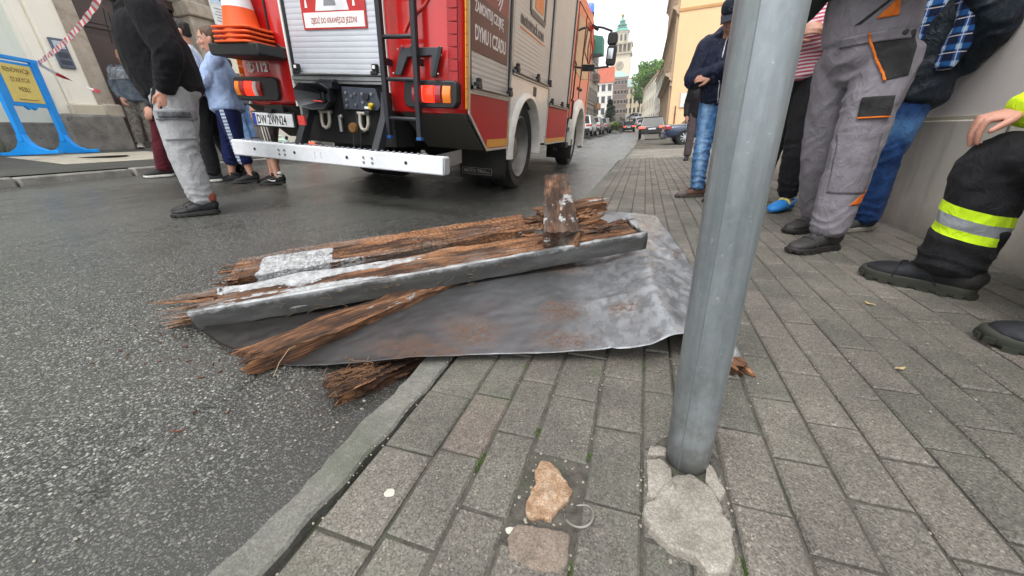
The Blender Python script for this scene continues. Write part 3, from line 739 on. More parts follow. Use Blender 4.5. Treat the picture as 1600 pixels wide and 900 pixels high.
# broken end pieces at the right of the rear beam
t = thing('broken_board', 'short broken board with a torn orange end beyond the far end of the front beam', 'broken board')
a = Vector((-.50, 1.93, .262)); b = Vector((-.175, 2.17, .285)); locate(t, a, b, R(8))
m = plank((b - a).length, .12, .05, 21, 40, 14, .006, rough_l=.03, rough_r=.05)
for i in range(22): splinter(m, ((b - a).length - .03, random.uniform(0, .12), random.uniform(-.045, 0)), (1, random.uniform(-.2, .2), random.uniform(-.2, .1)), random.uniform(.03, .08), random.uniform(.004, .01), 400 + i)
m.build('board', mat_wood('weathered brown board', .35, .5, .4), t, ang=50)
t = thing('wood_chunk', 'torn chunk of orange wood lying on the right end of the front beam', 'wood chunk')
a = Vector((-.36, 1.80, .232)); b = Vector((-.17, 1.93, .245)); locate(t, a, b, R(12))
m = plank((b - a).length, .09, .035, 31, 24, 12, .010, rough_l=.04, rough_r=.04)
for i in range(44): splinter(m, (random.uniform(0, .2), random.uniform(0, .09), random.uniform(-.02, .008)), (random.choice((-1, 1)), random.uniform(-.5, .5), random.uniform(-.05, .35)), random.uniform(.03, .08), random.uniform(.006, .016), 500 + i, 6)
m.build('chunk', mat_wood('fresh torn pine', .0, 1.0, .05), t, ang=50)

# short plank lying across the beams, pointing up the street
t = thing('short_plank', 'short dark weathered plank lying across the two beams and pointing up the street', 'plank')
a = Vector((-.245, 1.60, .252)); b = Vector((-.52, 2.72, .395)); locate(t, a, b, 0)
m = plank((b - a).length, .165, .075, 12, 80, 34, .006, rough_l=.006, rough_r=.03)
m.build('board', mat_wood('grey brown weathered plank', .26, .0, .85, weather=.35, pf=lambda m, X: m.ramp(X[0], [(.05, -.1), (.18, .12), (.30, -.08), (.8, .02)])), t, ang=50)

# diagonal batten from under the front beam
t = thing('diagonal_batten', 'brown split batten sticking out from under the front beam onto the zinc sheet', 'batten')
a = Vector((-1.155, .655, .030)); b = Vector((-.62, 1.56, .085)); locate(t, a, b, R(6))
m = plank((b - a).length, .115, .055, 17, 80, 30, .009, rough_l=.05)
for i in range(40): splinter(m, (.04, random.uniform(0, .115), random.uniform(-.05, 0)), (-1, random.uniform(-.2, .2), random.uniform(-.15, .15)), random.uniform(.03, .10), random.uniform(.004, .011), 600 + i)
m.build('batten', mat_wood('brown split batten', .12, 1.0, .6), t, ang=50)
tw = MB(); pts = [Vector((.12, -.012, .0)), Vector((.1, -.03, .01)), Vector((.06, -.04, -.02)), Vector((.03, -.06, -.05))]
tw.tube(pts, .0015, 5); tw.build('torn_strand', plain('pale strand', '#9a8268', .9), t)

# rotten log end under the sheet by the kerb
t = thing('rotten_log', 'shaggy dark brown rotten log end lying in the gutter under the sheet', 'rotten log')
a = Vector((-.800, .645, -.022)); b = Vector((-.60, 1.03, -.045)); locate(t, a, b, 0)
m = plank((b - a).length, .12, .075, 41, 60, 28, .017, rough_l=.05)
for i in range(260):
    x = random.uniform(0, .40); y = random.uniform(-.006, .126); z = random.choice((random.uniform(-.075, -.01), .006))
    splinter(m, (x + .05, y, z), (-1, random.gauss(0, .10), random.gauss(.0, .05)), random.uniform(.03, .09), random.uniform(.002, .008), 700 + i, random.choice((3, 6)))
m.build('log', mat_wood('dark rotten log', .0, .4, .85, .4), t, ang=50)
tw = MB()
for i in range(30):
    p = Vector((random.uniform(0, .14), random.uniform(0, .12), .008)); pts = [p]
    for k in range(5): p = p + Vector((random.uniform(-.03, .02), random.uniform(-.015, .015), random.uniform(-.006, .012))); pts.append(p)
    tw.tube(pts, .0011, 4)
tw.build('loose_fibres', plain('loose brown fibres', '#7a5a3e', .9), t)

t = thing('wood_offcut', 'small torn wood offcut under the right corner of the sheet behind the post', 'wood offcut')
a = Vector((.335, 1.02, .03)); b = Vector((.12, 1.35, .04)); locate(t, a, b, 0)
m = plank((b - a).length, .06, .03, 51, 30, 10, .005, rough_l=.03)
for i in range(20): splinter(m, (.03, random.uniform(0, .06), random.uniform(-.03, 0)), (-1, random.uniform(-.2, .2), random.uniform(-.3, .1)), random.uniform(.02, .05), random.uniform(.003, .007), 900 + i)
m.build('offcut', mat_wood('pale torn offcut', .2, .4, .3), t, ang=50)

# ---- small things on the ground
GUM = plain('trodden chewing gum', '#b5b3a8', .7, var=.1)
for (x, y, r_, lab) in ((-.436, .394, .011, 'flat round pale chewing gum spot on the block next to the kerb'), (-.176, .396, .0075, 'oval cream chewing gum spot left of the worn brown block')):
    m = MB(); pts = [(r_ * (1 + .12 * math.sin(a * 3 + x * 9)) * math.cos(a), r_ * .85 * (1 + .1 * math.sin(2 * a)) * math.sin(a)) for a in [i * math.pi / 12 for i in range(24)]]
    m.prism(pts, 'z', -.002, .0022); o = m.build('gum_spot', GUM, bevel=.0008); o.location = (x, y, .0015 if x < -.3 else -.002)
    tag(o, lab, 'chewing gum', 'gum spots on the pavement')
MOSS = plain('moss', '#4d6b22', .95, var=.5, vs=160)
ms = MB(); rm = random.Random(3)
spots = [(-.058, .347, .020, 240), (.205, .445, .014, 120), (-.088, .92, .02, 120), (-.30, .88, .014, 70), (-.187, .64, .010, 60), (-.29, .53, .012, 70), (-.29, .50, .008, 40), (.152, .62, .01, 20), (.056, .98, .02, 60), (-.06, .60, .008, 40)]
for (x, y, r_, n) in spots:
    for i in range(n):
        a = rm.uniform(0, 6.28); q = r_ * math.sqrt(rm.random()); h = rm.uniform(.003, .009); px_, py_ = x + q * math.cos(a) * .6, y + q * math.sin(a) * 1.6
        b = rm.uniform(0, 6.28); ww = .0016
        ms.add([(px_ - ww * math.cos(b), py_ - ww * math.sin(b), -.012), (px_ + ww * math.cos(b), py_ + ww * math.sin(b), -.012), (px_ + rm.uniform(-.004, .004), py_ + rm.uniform(-.004, .004), h - .004)], [(0, 1, 2)])
o = ms.build('moss', MOSS, smooth=False); o['kind'] = 'stuff'; o['label'] = 'small green moss tufts in the joints between the paving blocks'
lt = MB(); rl = random.Random(8)
for i in range(520):
    # grit and crumbs, most in the joints and by the kerb
    if i < 120: x, y = -.545 + rl.gauss(0, .008), rl.uniform(.1, 3)
    elif i < 330: x, y = rl.choice(bounds) + rl.gauss(0, .003), rl.uniform(.2, 3.2)
    else: x, y = rl.uniform(-.5, 1.45), rl.uniform(.2, 3.5)
    s_ = rl.uniform(.0012, .0034)
    lt.ball((x, y, .0015 if i >= 330 else -.002), s_, n=6, sc=(1, rl.uniform(.7, 1.3), rl.uniform(.5, .9)))
for i in range(150):
    # crumbs of mortar round the footing and the broken stone
    if i < 90: a_ = rl.uniform(0, 6.28); d_ = rl.uniform(.06, .13); x, y = .13 + d_ * .8 * math.cos(a_), .53 + d_ * 1.1 * math.sin(a_)
    else: x, y = rl.uniform(-.185, -.06), rl.uniform(.35, .6)
    lt.ball((x, y, .001 if i < 90 else -.006), rl.uniform(.001, .0042), n=6, sc=(1, rl.uniform(.6, 1.4), rl.uniform(.5, .9)))
for i in range(240):
    x, y = -1.2 + rl.gauss(0, .5), .75 + rl.gauss(0, .25)
    if x > -.66: continue
    lt.ball((x, y, road_z(x) + .002), rl.uniform(.0015, .004), n=6, sc=(rl.uniform(1, 2.2), 1, .6))
o = lt.build('grit', plain('pale grit', '#8c877b', .9, var=.5, vs=200), smooth=False); o['kind'] = 'stuff'; o['label'] = 'grit and crumbs scattered in the paving joints and on the road'
wc = MB()
for i in range(190):
    k = rl.random(); x = -1.75 + 1.6 * k + rl.gauss(0, .10); y = .68 + 1.0 * k * .68 + rl.gauss(0, .10) - (.12 if i % 2 else 0)
    z = road_z(x) + .003 if x < -.66 else .004
    if x > -.66 and i % 3: continue
    L_ = rl.uniform(.004, .022); a_ = rl.uniform(0, 3.14); wc.box((x, y, z), (L_, rl.uniform(.0015, .005), rl.uniform(.001, .003)), 0, Matrix.Rotation(a_, 3, 'Z'))
o = wc.build('wood_chips', plain('wood chip brown', '#5e3d27', .9, var=.6, vs=60), smooth=False); o['kind'] = 'stuff'; o['label'] = 'small brown wood chips scattered round the broken beams'
lf = MB(); LEAFM = plain('dry leaf', '#a8946a', .8, var=.3)
for (x, y, z, a, s_, lab) in ((.729, 1.138, .004, .4, .017, 'small pale dry leaf on the pavement right of the post'), (.86, 1.60, .004, 2.2, .02, 'pale torn leaf in front of the seated firefighter'), (-1.135, .399, road_z(-1.135) + .004, .5, .02, 'thin reddish wood sliver on the road left of the gutter log')):
    m = MB(); n = 8; w_ = .32 if x > 0 else .09
    m.grid([[(s_ * (2 * i / n - 1), s_ * w_ * math.sin(math.pi * i / n) * k, .003 * abs(k) + .002 * math.sin(i)) for k in (-1, 0, 1)] for i in range(n + 1)])
    o = m.build('leaf' if x > 0 else 'wood_sliver', LEAFM if x > 0 else plain('reddish sliver', '#6d3b22', .8), thick=.0006); o.location = (x, y, z); o.rotation_euler = (0, 0, a)
    tag(o, lab, 'leaf' if x > 0 else 'wood sliver')

# ================================================================== FIRE ENGINE (u right, v forward, w up; it leans with the road)
RED = plain('fire engine red', (.52, .010, .010), .24, coat=.6, var=.09, vs=2, dirt=.10)
RED2 = plain('luminous red cab paint', (.62, .045, .018), .3, coat=.2, var=.06, vs=2)
MAROON = plain('side panel red', (.44, .006, .012), .42, coat=.0, var=.10, vs=2, dirt=.05, spec=.22)
BODYW = plain('body white paint', '#d8d8d5', .3, coat=.4, var=.05, vs=3, dirt=.15)
BUMPW = plain('bumper white paint', '#e4e6ea', .4, var=.07, vs=6, dirt=.28)
ALU = plain('roller shutter aluminium', '#c9ccd4', .38, .35, var=.05, vs=4)
ALUSIDE = plain('side shutter aluminium', '#b9b9b8', .42, .3, var=.07, vs=3, dirt=.08)
STEEL = plain('bare steel', '#9a9c9d', .35, .8, var=.15)
BLK = plain('black plastic', '#17181a', .5, var=.2)
BLKM = plain('black powder coat', '#24262b', .45, .2, var=.15)
GREYP = plain('grey underbody panel', '#3f3d37', .6, var=.12, dirt=.4)
RUB = plain('tyre rubber', '#1d1c1b', .85, var=.3, vs=20, dirt=.35)
DARK = plain('dark underbody', '#121110', .9, var=.3)
YELR = plain('yellow reflective tape', '#d8971d', .35, var=.12, vs=40)
REDR = plain('red reflective tape', (.36, .008, .012), .4, var=.2, vs=60)
WHT = plain('white print', '#e8e6e2', .5, var=.03)
ORR = plain('orange plastic', (.85, .11, .015), .4, var=.08)
RIM = plain('wheel rim silver', '#85837f', .45, .5, var=.15, dirt=.35)

PH = .105
TRK = thing('fire_engine', 'red and white fire engine parked with its rear step towards the pile of debris', 'fire engine', (-2.79, 3.05, .135))
TRK.rotation_euler = (0, PH, 0)
TM = Matrix.Translation((-2.79, 3.05, .135)) @ Matrix.Rotation(PH, 4, 'Y')

# body shell (inner box), roof
m = MB(); m.bb((-1.2, .06, .98), (1.2, 4.42, 2.98)); m.build('body', DARK, TRK)
m = MB(); m.prism([(-1.25, 2.9), (-1.2, 3.02), (1.2, 3.02), (1.25, 2.9), (1.25, 2.86), (-1.25, 2.86)], 'y', .0, 4.45); m.build('roof', RED, TRK, bevel=.01)
# rear corner modules
def rear_mod(sg):
    pl = [(.54, .0), (.56, -.012), (.8, -.03), (1.0, -.028), (1.14, -.008), (1.21, .03), (1.245, .09), (1.247, .13), (1.0, .14), (.54, .14)]
    pl = [(sg * a, b) for a, b in pl]; rows = []
    for (w_, dv, sc) in ((.84, .07, 1), (.86, .02, 1), (.90, 0, 1), (1.3, 0, 1), (2.2, 0, 1), (2.88, 0, 1)):
        rows.append([(a, b + (dv if b < .1 else 0), w_ + (.03 * max(0, (1 - abs(a)) / .46) if w_ < .88 and sg < 0 else 0)) for a, b in pl] + [(pl[0][0], pl[0][1] + dv, w_)])
    mm = MB().grid(rows); return mm
for sg in (-1, 1): rear_mod(sg).build('rear_panel', RED, TRK, ang=40)
# raised pressing and seams on the panels
m = MB(); m.tube([(.74, -.034, 1.44), (.80, -.036, 1.52), (.93, -.036, 1.60), (.985, -.035, 1.66), (1.0, -.034, 1.76), (1.0, -.034, 2.4)], .011, 8); m.build('panel_pressing', plain('pressing red', (.62, .05, .04), .25, coat=.6), TRK)
m = MB(); m.tube([(-.70, -.030, 2.6), (-.70, -.030, 1.5), (-.69, -.030, 1.41), (-.655, -.026, 1.365), (-.60, -.02, 1.345), (-.55, -.012, 1.33)], .009, 8); m.build('panel_seam', BLK, TRK)
m = MB()
for sg in (-1, 1): m.bb((sg * .545, -.022, .86), (sg * .525, .03, 2.88))
each(m, 'shutter_frame', WHT, TRK, bevel=.003)
m = MB()
for k in range(22):
    m.bb((1.115, -.018, 1.09 + k * .083), (1.20, .0, 1.165 + k * .083))
m.build('reflective_strip', REDR, TRK, smooth=False, M=Matrix.Rotation(.0, 4, 'Z'))
# rear roller shutter with its slats
def shutter(w0, w1, pitch=.042):
    k = int((w1 - w0) / pitch); prof = []
    for i in range(k):
        b = w0 + i * pitch; prof += [(b, .0012), (b + .004, 0), (b + pitch * .5, -.0009), (b + pitch - .003, 0), (b + pitch - .0015, .0012)]
    return prof
m = MB(); pr = shutter(1.13, 2.86); m.grid([[(u, d, w_) for u in (-.5, .5)] for (w_, d) in pr]); m.build('rear_shutter', ALU, TRK, ang=30)
m = MB()
for sg in (-1, 1): m.bb((sg * .527, -.01, 1.1), (sg * .497, .04, 2.88))
each(m, 'shutter_rail', BLKM, TRK, bevel=.003)
m = MB(); m.cyl((-.49, -.035, 1.135), (.49, -.035, 1.135), .013, n=12); m.bb((-.53, -.03, 1.085), (.53, .04, 1.118)); m.bb((-.53, -.02, 1.06), (.53, .04, 1.082)); m.build('shutter_sill', STEEL, TRK, bevel=.003)
for u in (-.44, .42):
    m = MB(); m.box((u, -.04, 1.145), (.07, .045, .03)); m.box((u + .012, -.045, 1.185), (.05, .045, .055)); m.build('shutter_latch', BLK, TRK, bevel=.008)
    l_ = MB().bb((u, -.0705, 1.175), (u + .026, -.067, 1.2)).build('latch_badge', WHT, TRK.children[-1])
# sticker on the rear shutter
SG = -.009
st = MB(); st.bb((-.305, SG - .002, 1.475), (.365, SG + .006, 2.06)); stk = st.build('warning_sign', plain('sign red', (.48, .02, .02), .4), TRK)
m = MB(); m.bb((-.285, SG - .004, 1.487), (.347, SG - .0015, 1.595)); m.build('text_panel', WHT, stk)
m = MB(); m.prism([(-.15, 1.605), (.20, 1.605), (.10, 2.03), (-.03, 2.03)], 'y', SG - .004, SG - .0015); m.build('road_picture', plain('picture white', '#d9dadd', .5), stk)
m = MB(); m.prism([(-.055, 1.64), (.075, 1.64), (.06, 1.70), (-.04, 1.70)], 'y', SG - .006, SG - .003); m.build('car_picture', plain('picture grey', '#7e8184', .5), stk)
m = MB(); m.bb((-.04, SG - .0065, 1.705), (.06, SG - .003, 1.78)); m.build('engine_picture', RED, stk)
m = MB()
for u in (-.235, .265):
    m.box((u, SG - .004, 1.735), (.10, .005, .07), rot=Matrix.Rotation(.25, 3, 'Y'))
    m.box((u + .05, SG - .004, 1.76), (.05, .005, .05), rot=Matrix.Rotation(.25, 3, 'Y'))
each(m, 'vehicle_picture', plain('picture dark', '#3a3d44', .5), stk)
m = MB()
for u in (-.245, .255): m.prism([(u - .013, 1.63), (u + .013, 1.63), (u + .006, 1.69), (u - .006, 1.69)], 'y', SG - .005, SG - .003)
each(m, 'arrow_picture', WHT, stk)
text('ZJEDŹ DO KRAWĘDZI JEZDNI', .058, plain('sign lettering red', (.33, .02, .03), .5), stk, frame((.031, SG - .005, 1.517), (1, 0, 0), (0, 0, 1)), align='CENTER', xs=.62, bold=.0)

# recess with the tow coupling
m = MB(); m.bb((-.52, .02, .55), (.54, .3, 1.06)); m.build('coupling_recess', DARK, TRK)
m = MB(); m.bb((-.52, -.01, .60), (-.492, .1, 1.06)); m.bb((.52, -.01, .86), (.545, .1, 1.06)); each(m, 'recess_edge', plain('recess grey', '#8d8f8c', .5), TRK)
fn = thing
oct_ = lambda ru, rw, cu, cw, v: [(cu + ru * x, v, cw + rw * y) for x, y in ((-.62, 1), (.55, 1), (1, .62), (1, -.3), (.6, -.95), (-.1, -1.05), (-.75, -.85), (-1, -.3), (-1, .55))]
m = MB(); R1 = oct_(.195, .105, -.19, .945, -.17); R2 = oct_(.185, .097, -.19, .945, -.165); R3 = oct_(.055, .04, -.17, .95, -.02); R0 = oct_(.11, .075, -.18, .95, .0)
R1b = oct_(.197, .107, -.19, .945, -.15)
m.grid([r + [r[0]] for r in (R3, R2, R1, R1b, R0)]); m.build('tow_funnel', BLKM, TRK, ang=25)
m = MB(); m.box((-.165, -.02, .95), (.09, .06, .06)); m.cyl((-.165, -.05, .90), (-.165, -.05, .99), .017, n=10); m.build('coupling_jaw', BLK, TRK, bevel=.005)
m = MB(); m.box((-.10, -.06, 1.045), (.20, .1, .06)); m.box((-.06, -.08, 1.075), (.16, .06, .03)); m.cyl((-.2, -.11, 1.05), (-.17, -.11, 1.05), .018, n=10); m.build('coupling_head', BLKM, TRK, bevel=.01)
m = MB(); m.cyl((-.18, -.16, .91), (-.08, -.165, .905), .006, n=6); m.build('coupling_marker', plain('marker red', (.6, .05, .04), .4), TRK)
m = MB(); m.prism([(.02, .855), (.40, .855), (.43, .90), (.39, 1.03), (.02, 1.04)], 'y', -.02, .02); m.bb((.205, -.024, .85), (.212, .0, 1.035))
pl = m.build('mounting_plate', plain('blue grey plate', '#3b414d', .5, .2), TRK, bevel=.003)
m = MB()
for u, w_ in ((.07, .99), (.07, .93), (.13, .965), (.17, .985), (.17, .895), (.07, .885), (.25, .985), (.35, .985), (.25, .915)): m.cyl((u, -.035, w_), (u, -.018, w_), .013, n=8)
each(m, 'bolt_head', STEEL, pl)
m = MB(); m.cyl((.29, -.04, .965), (.29, -.015, .965), .033, n=16); m.build('socket_cover', BLKM, pl, bevel=.004)
m = MB(); m.cyl((.345, -.05, .895), (.345, -.015, .895), .02, n=10); m.box((.355, -.055, .90), (.05, .02, .018)); m.box((.345, -.055, .88), (.018, .02, .045)); m.build('air_coupling', plain('yellow coupling', '#d2b21e', .4), pl, bevel=.003)
m = MB(); m.bb((.255, -.0225, .865), (.30, -.019, .885)); m.build('small_label', WHT, pl)
for u in (-.165, .275):
    w0 = .80; m = MB()
    m.tube([(u - .045, -.06, w0 + .03), (u - .045, -.07, w0 - .06), (u - .03, -.075, w0 - .10), (u, -.075, w0 - .115), (u + .03, -.075, w0 - .10), (u + .045, -.07, w0 - .06), (u + .045, -.06, w0 + .03)], .016, 10)
    m.cyl((u - .07, -.06, w0 + .025), (u + .07, -.06, w0 + .025), .014, n=10); m.build('tow_shackle', plain('zinc shackle', '#a29c90', .5, .4), TRK)
m = MB(); m.bb((.15, -.03, .66), (.235, .05, .84)); m.box((.33, -.07, .83), (.05, .05, .035)); m.build('shackle_bracket', BLKM, TRK, bevel=.004)
m = MB(); m.lathe([(0, -.015), (.038, -.015), (.046, 0), (.046, .02)], 16, (.13, -.06, .70), 'y'); m.lathe([(0, -.02), (.02, -.02), (.02, 0)], 10, (.13, -.06, .70), 'y'); m.build('brown_valve', plain('brown bakelite', '#6d4a22', .5), TRK)
m = MB(); m.tube([(.125, -.05, .66), (.12, -.06, .58), (.13, -.07, .52), (.16, -.07, .485), (.19, -.06, .52), (.20, -.05, .6), (.19, -.04, .68)], .006, 6); m.build('hanging_cable', BLK, TRK)
m = MB(); m.cyl((-.03, -.03, .80), (-.03, -.03, .66), .018, n=10); m.ball((.01, -.06, .79), .02); m.build('valve', STEEL, TRK)
# step beam on two arms
m = MB(); m.prism([(-.31, .392), (-.30, .386), (-.21, .386), (-.20, .40), (-.20, .53), (-.30, .532), (-.31, .526)], 'x', -1.16, 1.20); bm_ = m.build('rear_step', BUMPW, TRK, bevel=.006)
m = MB()
for u, w_ in ((-.55, .475), (-.55, .435), (-.48, .475), (-.48, .435), (.42, .475), (.42, .435), (.51, .475), (.51, .435)): m.cyl((u, -.316, w_), (u, -.306, w_), .011, n=8)
for u in (-.12, -.05):
    for w_ in (.44, .46, .48): m.cyl((u, -.313, w_), (u, -.307, w_), .004, n=6)
each(m, 'step_bolt', STEEL, bm_)
m = MB()
for u in (-.86, -.36, .24, .85): m.cyl((u, -.3125, .462), (u, -.306, .462), .014, n=12)
each(m, 'step_hole', BLK, bm_)
m = MB()
for k in range(34):
    u = -1.02 + k * .06
    if -.78 < u < -.55: continue
    m.cyl((u, -.285, .530), (u, -.285, .545), .014, .010, n=8); m.cyl((u + .03, -.24, .530), (u + .03, -.24, .543), .014, .010, n=8)
m.build('step_tread', plain('tread grey', '#8d9198', .5, .3), bm_)
m = MB(); m.bb((1.203, -.30, .40), (1.212, -.21, .52)); m.build('step_end_cap', plain('end cap grey', '#aeb0b3', .5), bm_, bevel=.003)
m = MB(); m.prism([(-.30, .41), (.25, .44), (.25, .56), (-.30, .53)], 'x', 1.09, 1.098); m.build('step_bracket', STEEL, TRK)
for u in (-.335, .525):
    m = MB(); m.prism([(-.30, .52), (-.20, .52), (-.06, .78), (-.02, .80), (-.02, 1.0), (-.08, 1.0), (-.12, .82)], 'x', u - .035, u + .035); a_ = m.build('step_arm', BLKM, TRK, bevel=.006)
    if u < 0: MB().bb((-.373, -.18, .70), (-.297, -.16, .78)).build('red_reflector', plain('reflector red', (.65, .06, .05), .3), a_, M=Matrix.Translation((0, -.012, 0)))
# ladder
m = MB()
for u in (.575, .885): m.bb((u - .022, -.145, .66), (u + .022, -.10, 3.3))
for w_ in (.80, 1.095, 1.39, 1.685, 1.98, 2.28, 2.58, 2.88): m.cyl((.58, -.122, w_), (.88, -.122, w_), .017, n=10)
for w_ in (1.2, 2.4): m.bb((.56, -.11, w_), (.59, .0, w_ + .05)); m.bb((.87, -.11, w_), (.9, .0, w_ + .05))
ld = m.build('ladder', BLKM, TRK, bevel=.005)
m = MB(); m.bb((.55, -.148, .635), (.60, -.097, .66)); m.bb((.86, -.148, .635), (.91, -.097, .66)); each(m, 'ladder_foot', plain('blue foot', '#1f4d86', .5), ld, bevel=.004)
# folding step bracket behind the ladder
m = MB(); m.prism([(.64, 1.13), (.70, 1.13), (.775, 1.26), (1.0, 1.27), (.98, 1.12), (1.02, 1.12), (1.075, 1.30), (1.07, 1.325), (.72, 1.325), (.70, 1.29)], 'y', -.075, -.045); br = m.build('folding_step', plain('step grey', '#3a3c42', .5, .2), TRK, bevel=.004)
m = MB(); m.bar((1.03, -.09, 1.12), (1.095, -.09, 1.325), .03, .02, up=(0, 1, 0)); m.build('step_strut', BLK, br, bevel=.004)
m = MB()
for u, w_ in ((.64, 1.14), (.7, 1.31), (.74, 1.33), (.82, 1.33), (1.06, 1.14), (1.09, 1.27), (1.09, 1.32)): m.ball((u, -.085, w_), .010, n=8)
each(m, 'step_pin', STEEL, br)
# tail lamps
LR = glow('tail lamp lit red', (1, .02, .006), 1.1); LRD = plain('tail lamp red', (.30, .006, .008), .15, coat=.5); LA = plain('tail lamp amber', (.80, .20, .015), .2, coat=.5); LW = plain('tail lamp clear', '#cfcac6', .2, coat=.5)
def lamp(u0, u1, seq):
    m = MB(); c = [(u0, .905), (u0 - .012, .95), (u0, 1.085), (u0 + .03, 1.10), (u1 - .03, 1.10), (u1, 1.08), (u1, .94), (u1 - .03, .90), (u0 + .04, .89)]
    m.prism(c, 'y', -.065, .02); h = m.build('tail_lamp', BLK, TRK, bevel=.01)
    for (a, b, mt_, nm) in seq:
        m = MB(); k = 8; rows = []
        for i in range(k + 1):
            t = i / k; z = .935 + .125 * t; rows.append([(a, -.055, z), (a + .004, -.072 - .014 * math.sin(math.pi * t), z), (b - .004, -.072 - .014 * math.sin(math.pi * t), z), (b, -.055, z)])
        m.grid(rows); m.build(nm, mt_, h, ang=30)
    return h
lamp(-1.255, -.70, [(-1.235, -1.17, LA, 'amber_lens'), (-1.168, -1.11, LRD, 'red_lens'), (-1.108, -1.0, LR, 'lit_lens'), (-.998, -.945, LW, 'clear_lens'), (-.943, -.89, LRD, 'red_lens')])
lamp(.72, 1.215, [(.80, .85, LRD, 'red_lens'), (.852, .90, LW, 'clear_lens'), (.902, 1.01, LR, 'lit_lens'), (1.012, 1.075, LRD, 'red_lens'), (1.085, 1.165, LA, 'amber_lens')])
# emergency number
t112 = text('112', .10, plain('number silver', '#f6f2f2', .6), TRK, frame((-.945, -.043, 1.147), (1, 0, 0), (0, 0, 1)), 'emergency_number', bold=.003)
m = MB(); m.tube([(-1.01 + .040 * math.cos(a), -.042, 1.18 + .040 * math.sin(a)) for a in [i * math.pi / 14 for i in range(28)]], .0045, 6, closed=True)
m.tube([(-1.022, -.036, 1.205), (-1.03, -.036, 1.18), (-1.02, -.036, 1.16), (-1.0, -.036, 1.152)], .006, 6); m.box((-1.014, -.037, 1.203), (.018, .006, .012)); m.box((-.996, -.037, 1.158), (.018, .006, .012))
m.build('phone_symbol', plain('number silver', '#f6f2f2', .6), t112)
# number plate
m = MB(); m.bb((-1.16, -.02, .665), (-.63, -.008, .785)); np_ = m.build('number_plate', plain('plate white', '#dfe1e2', .35), TRK, bevel=.004)
m = MB(); m.bb((-1.155, -.0225, .67), (-1.115, -.0195, .78)); m.build('plate_band', plain('plate blue', '#1c3f9c', .4), np_)
text('DW 2WN24', .118, plain('plate black', '#151515', .5), np_, frame((-1.105, -.0212, .684), (1, 0, 0), (0, 0, 1)), xs=.62, bold=.001)
m = MB(); m.bb((-1.18, -.01, .655), (-.61, .01, .80)); m.bb((-1.0, .0, .79), (-.75, .06, .87)); m.box((-.9, -.03, .805), (.09, .04, .035)); m.build('plate_holder', BLK, TRK, bevel=.005)
# underside plates rising to the rear, and side skirts
for sg in (-1, 1):
    m = MB(); m.prism([(.0, .862), (.10, .868), (.50, .60), (.50, .55), (.44, .55)], 'x', sg * .62, sg * 1.235); m.build('underrun_plate', GREYP, TRK, bevel=.004)
m = MB(); m.bar((1.241, .10, .835), (1.241, .52, .535), .03, .016, up=(1, 0, 0)); m.build('skirt_edge', BLK, TRK)

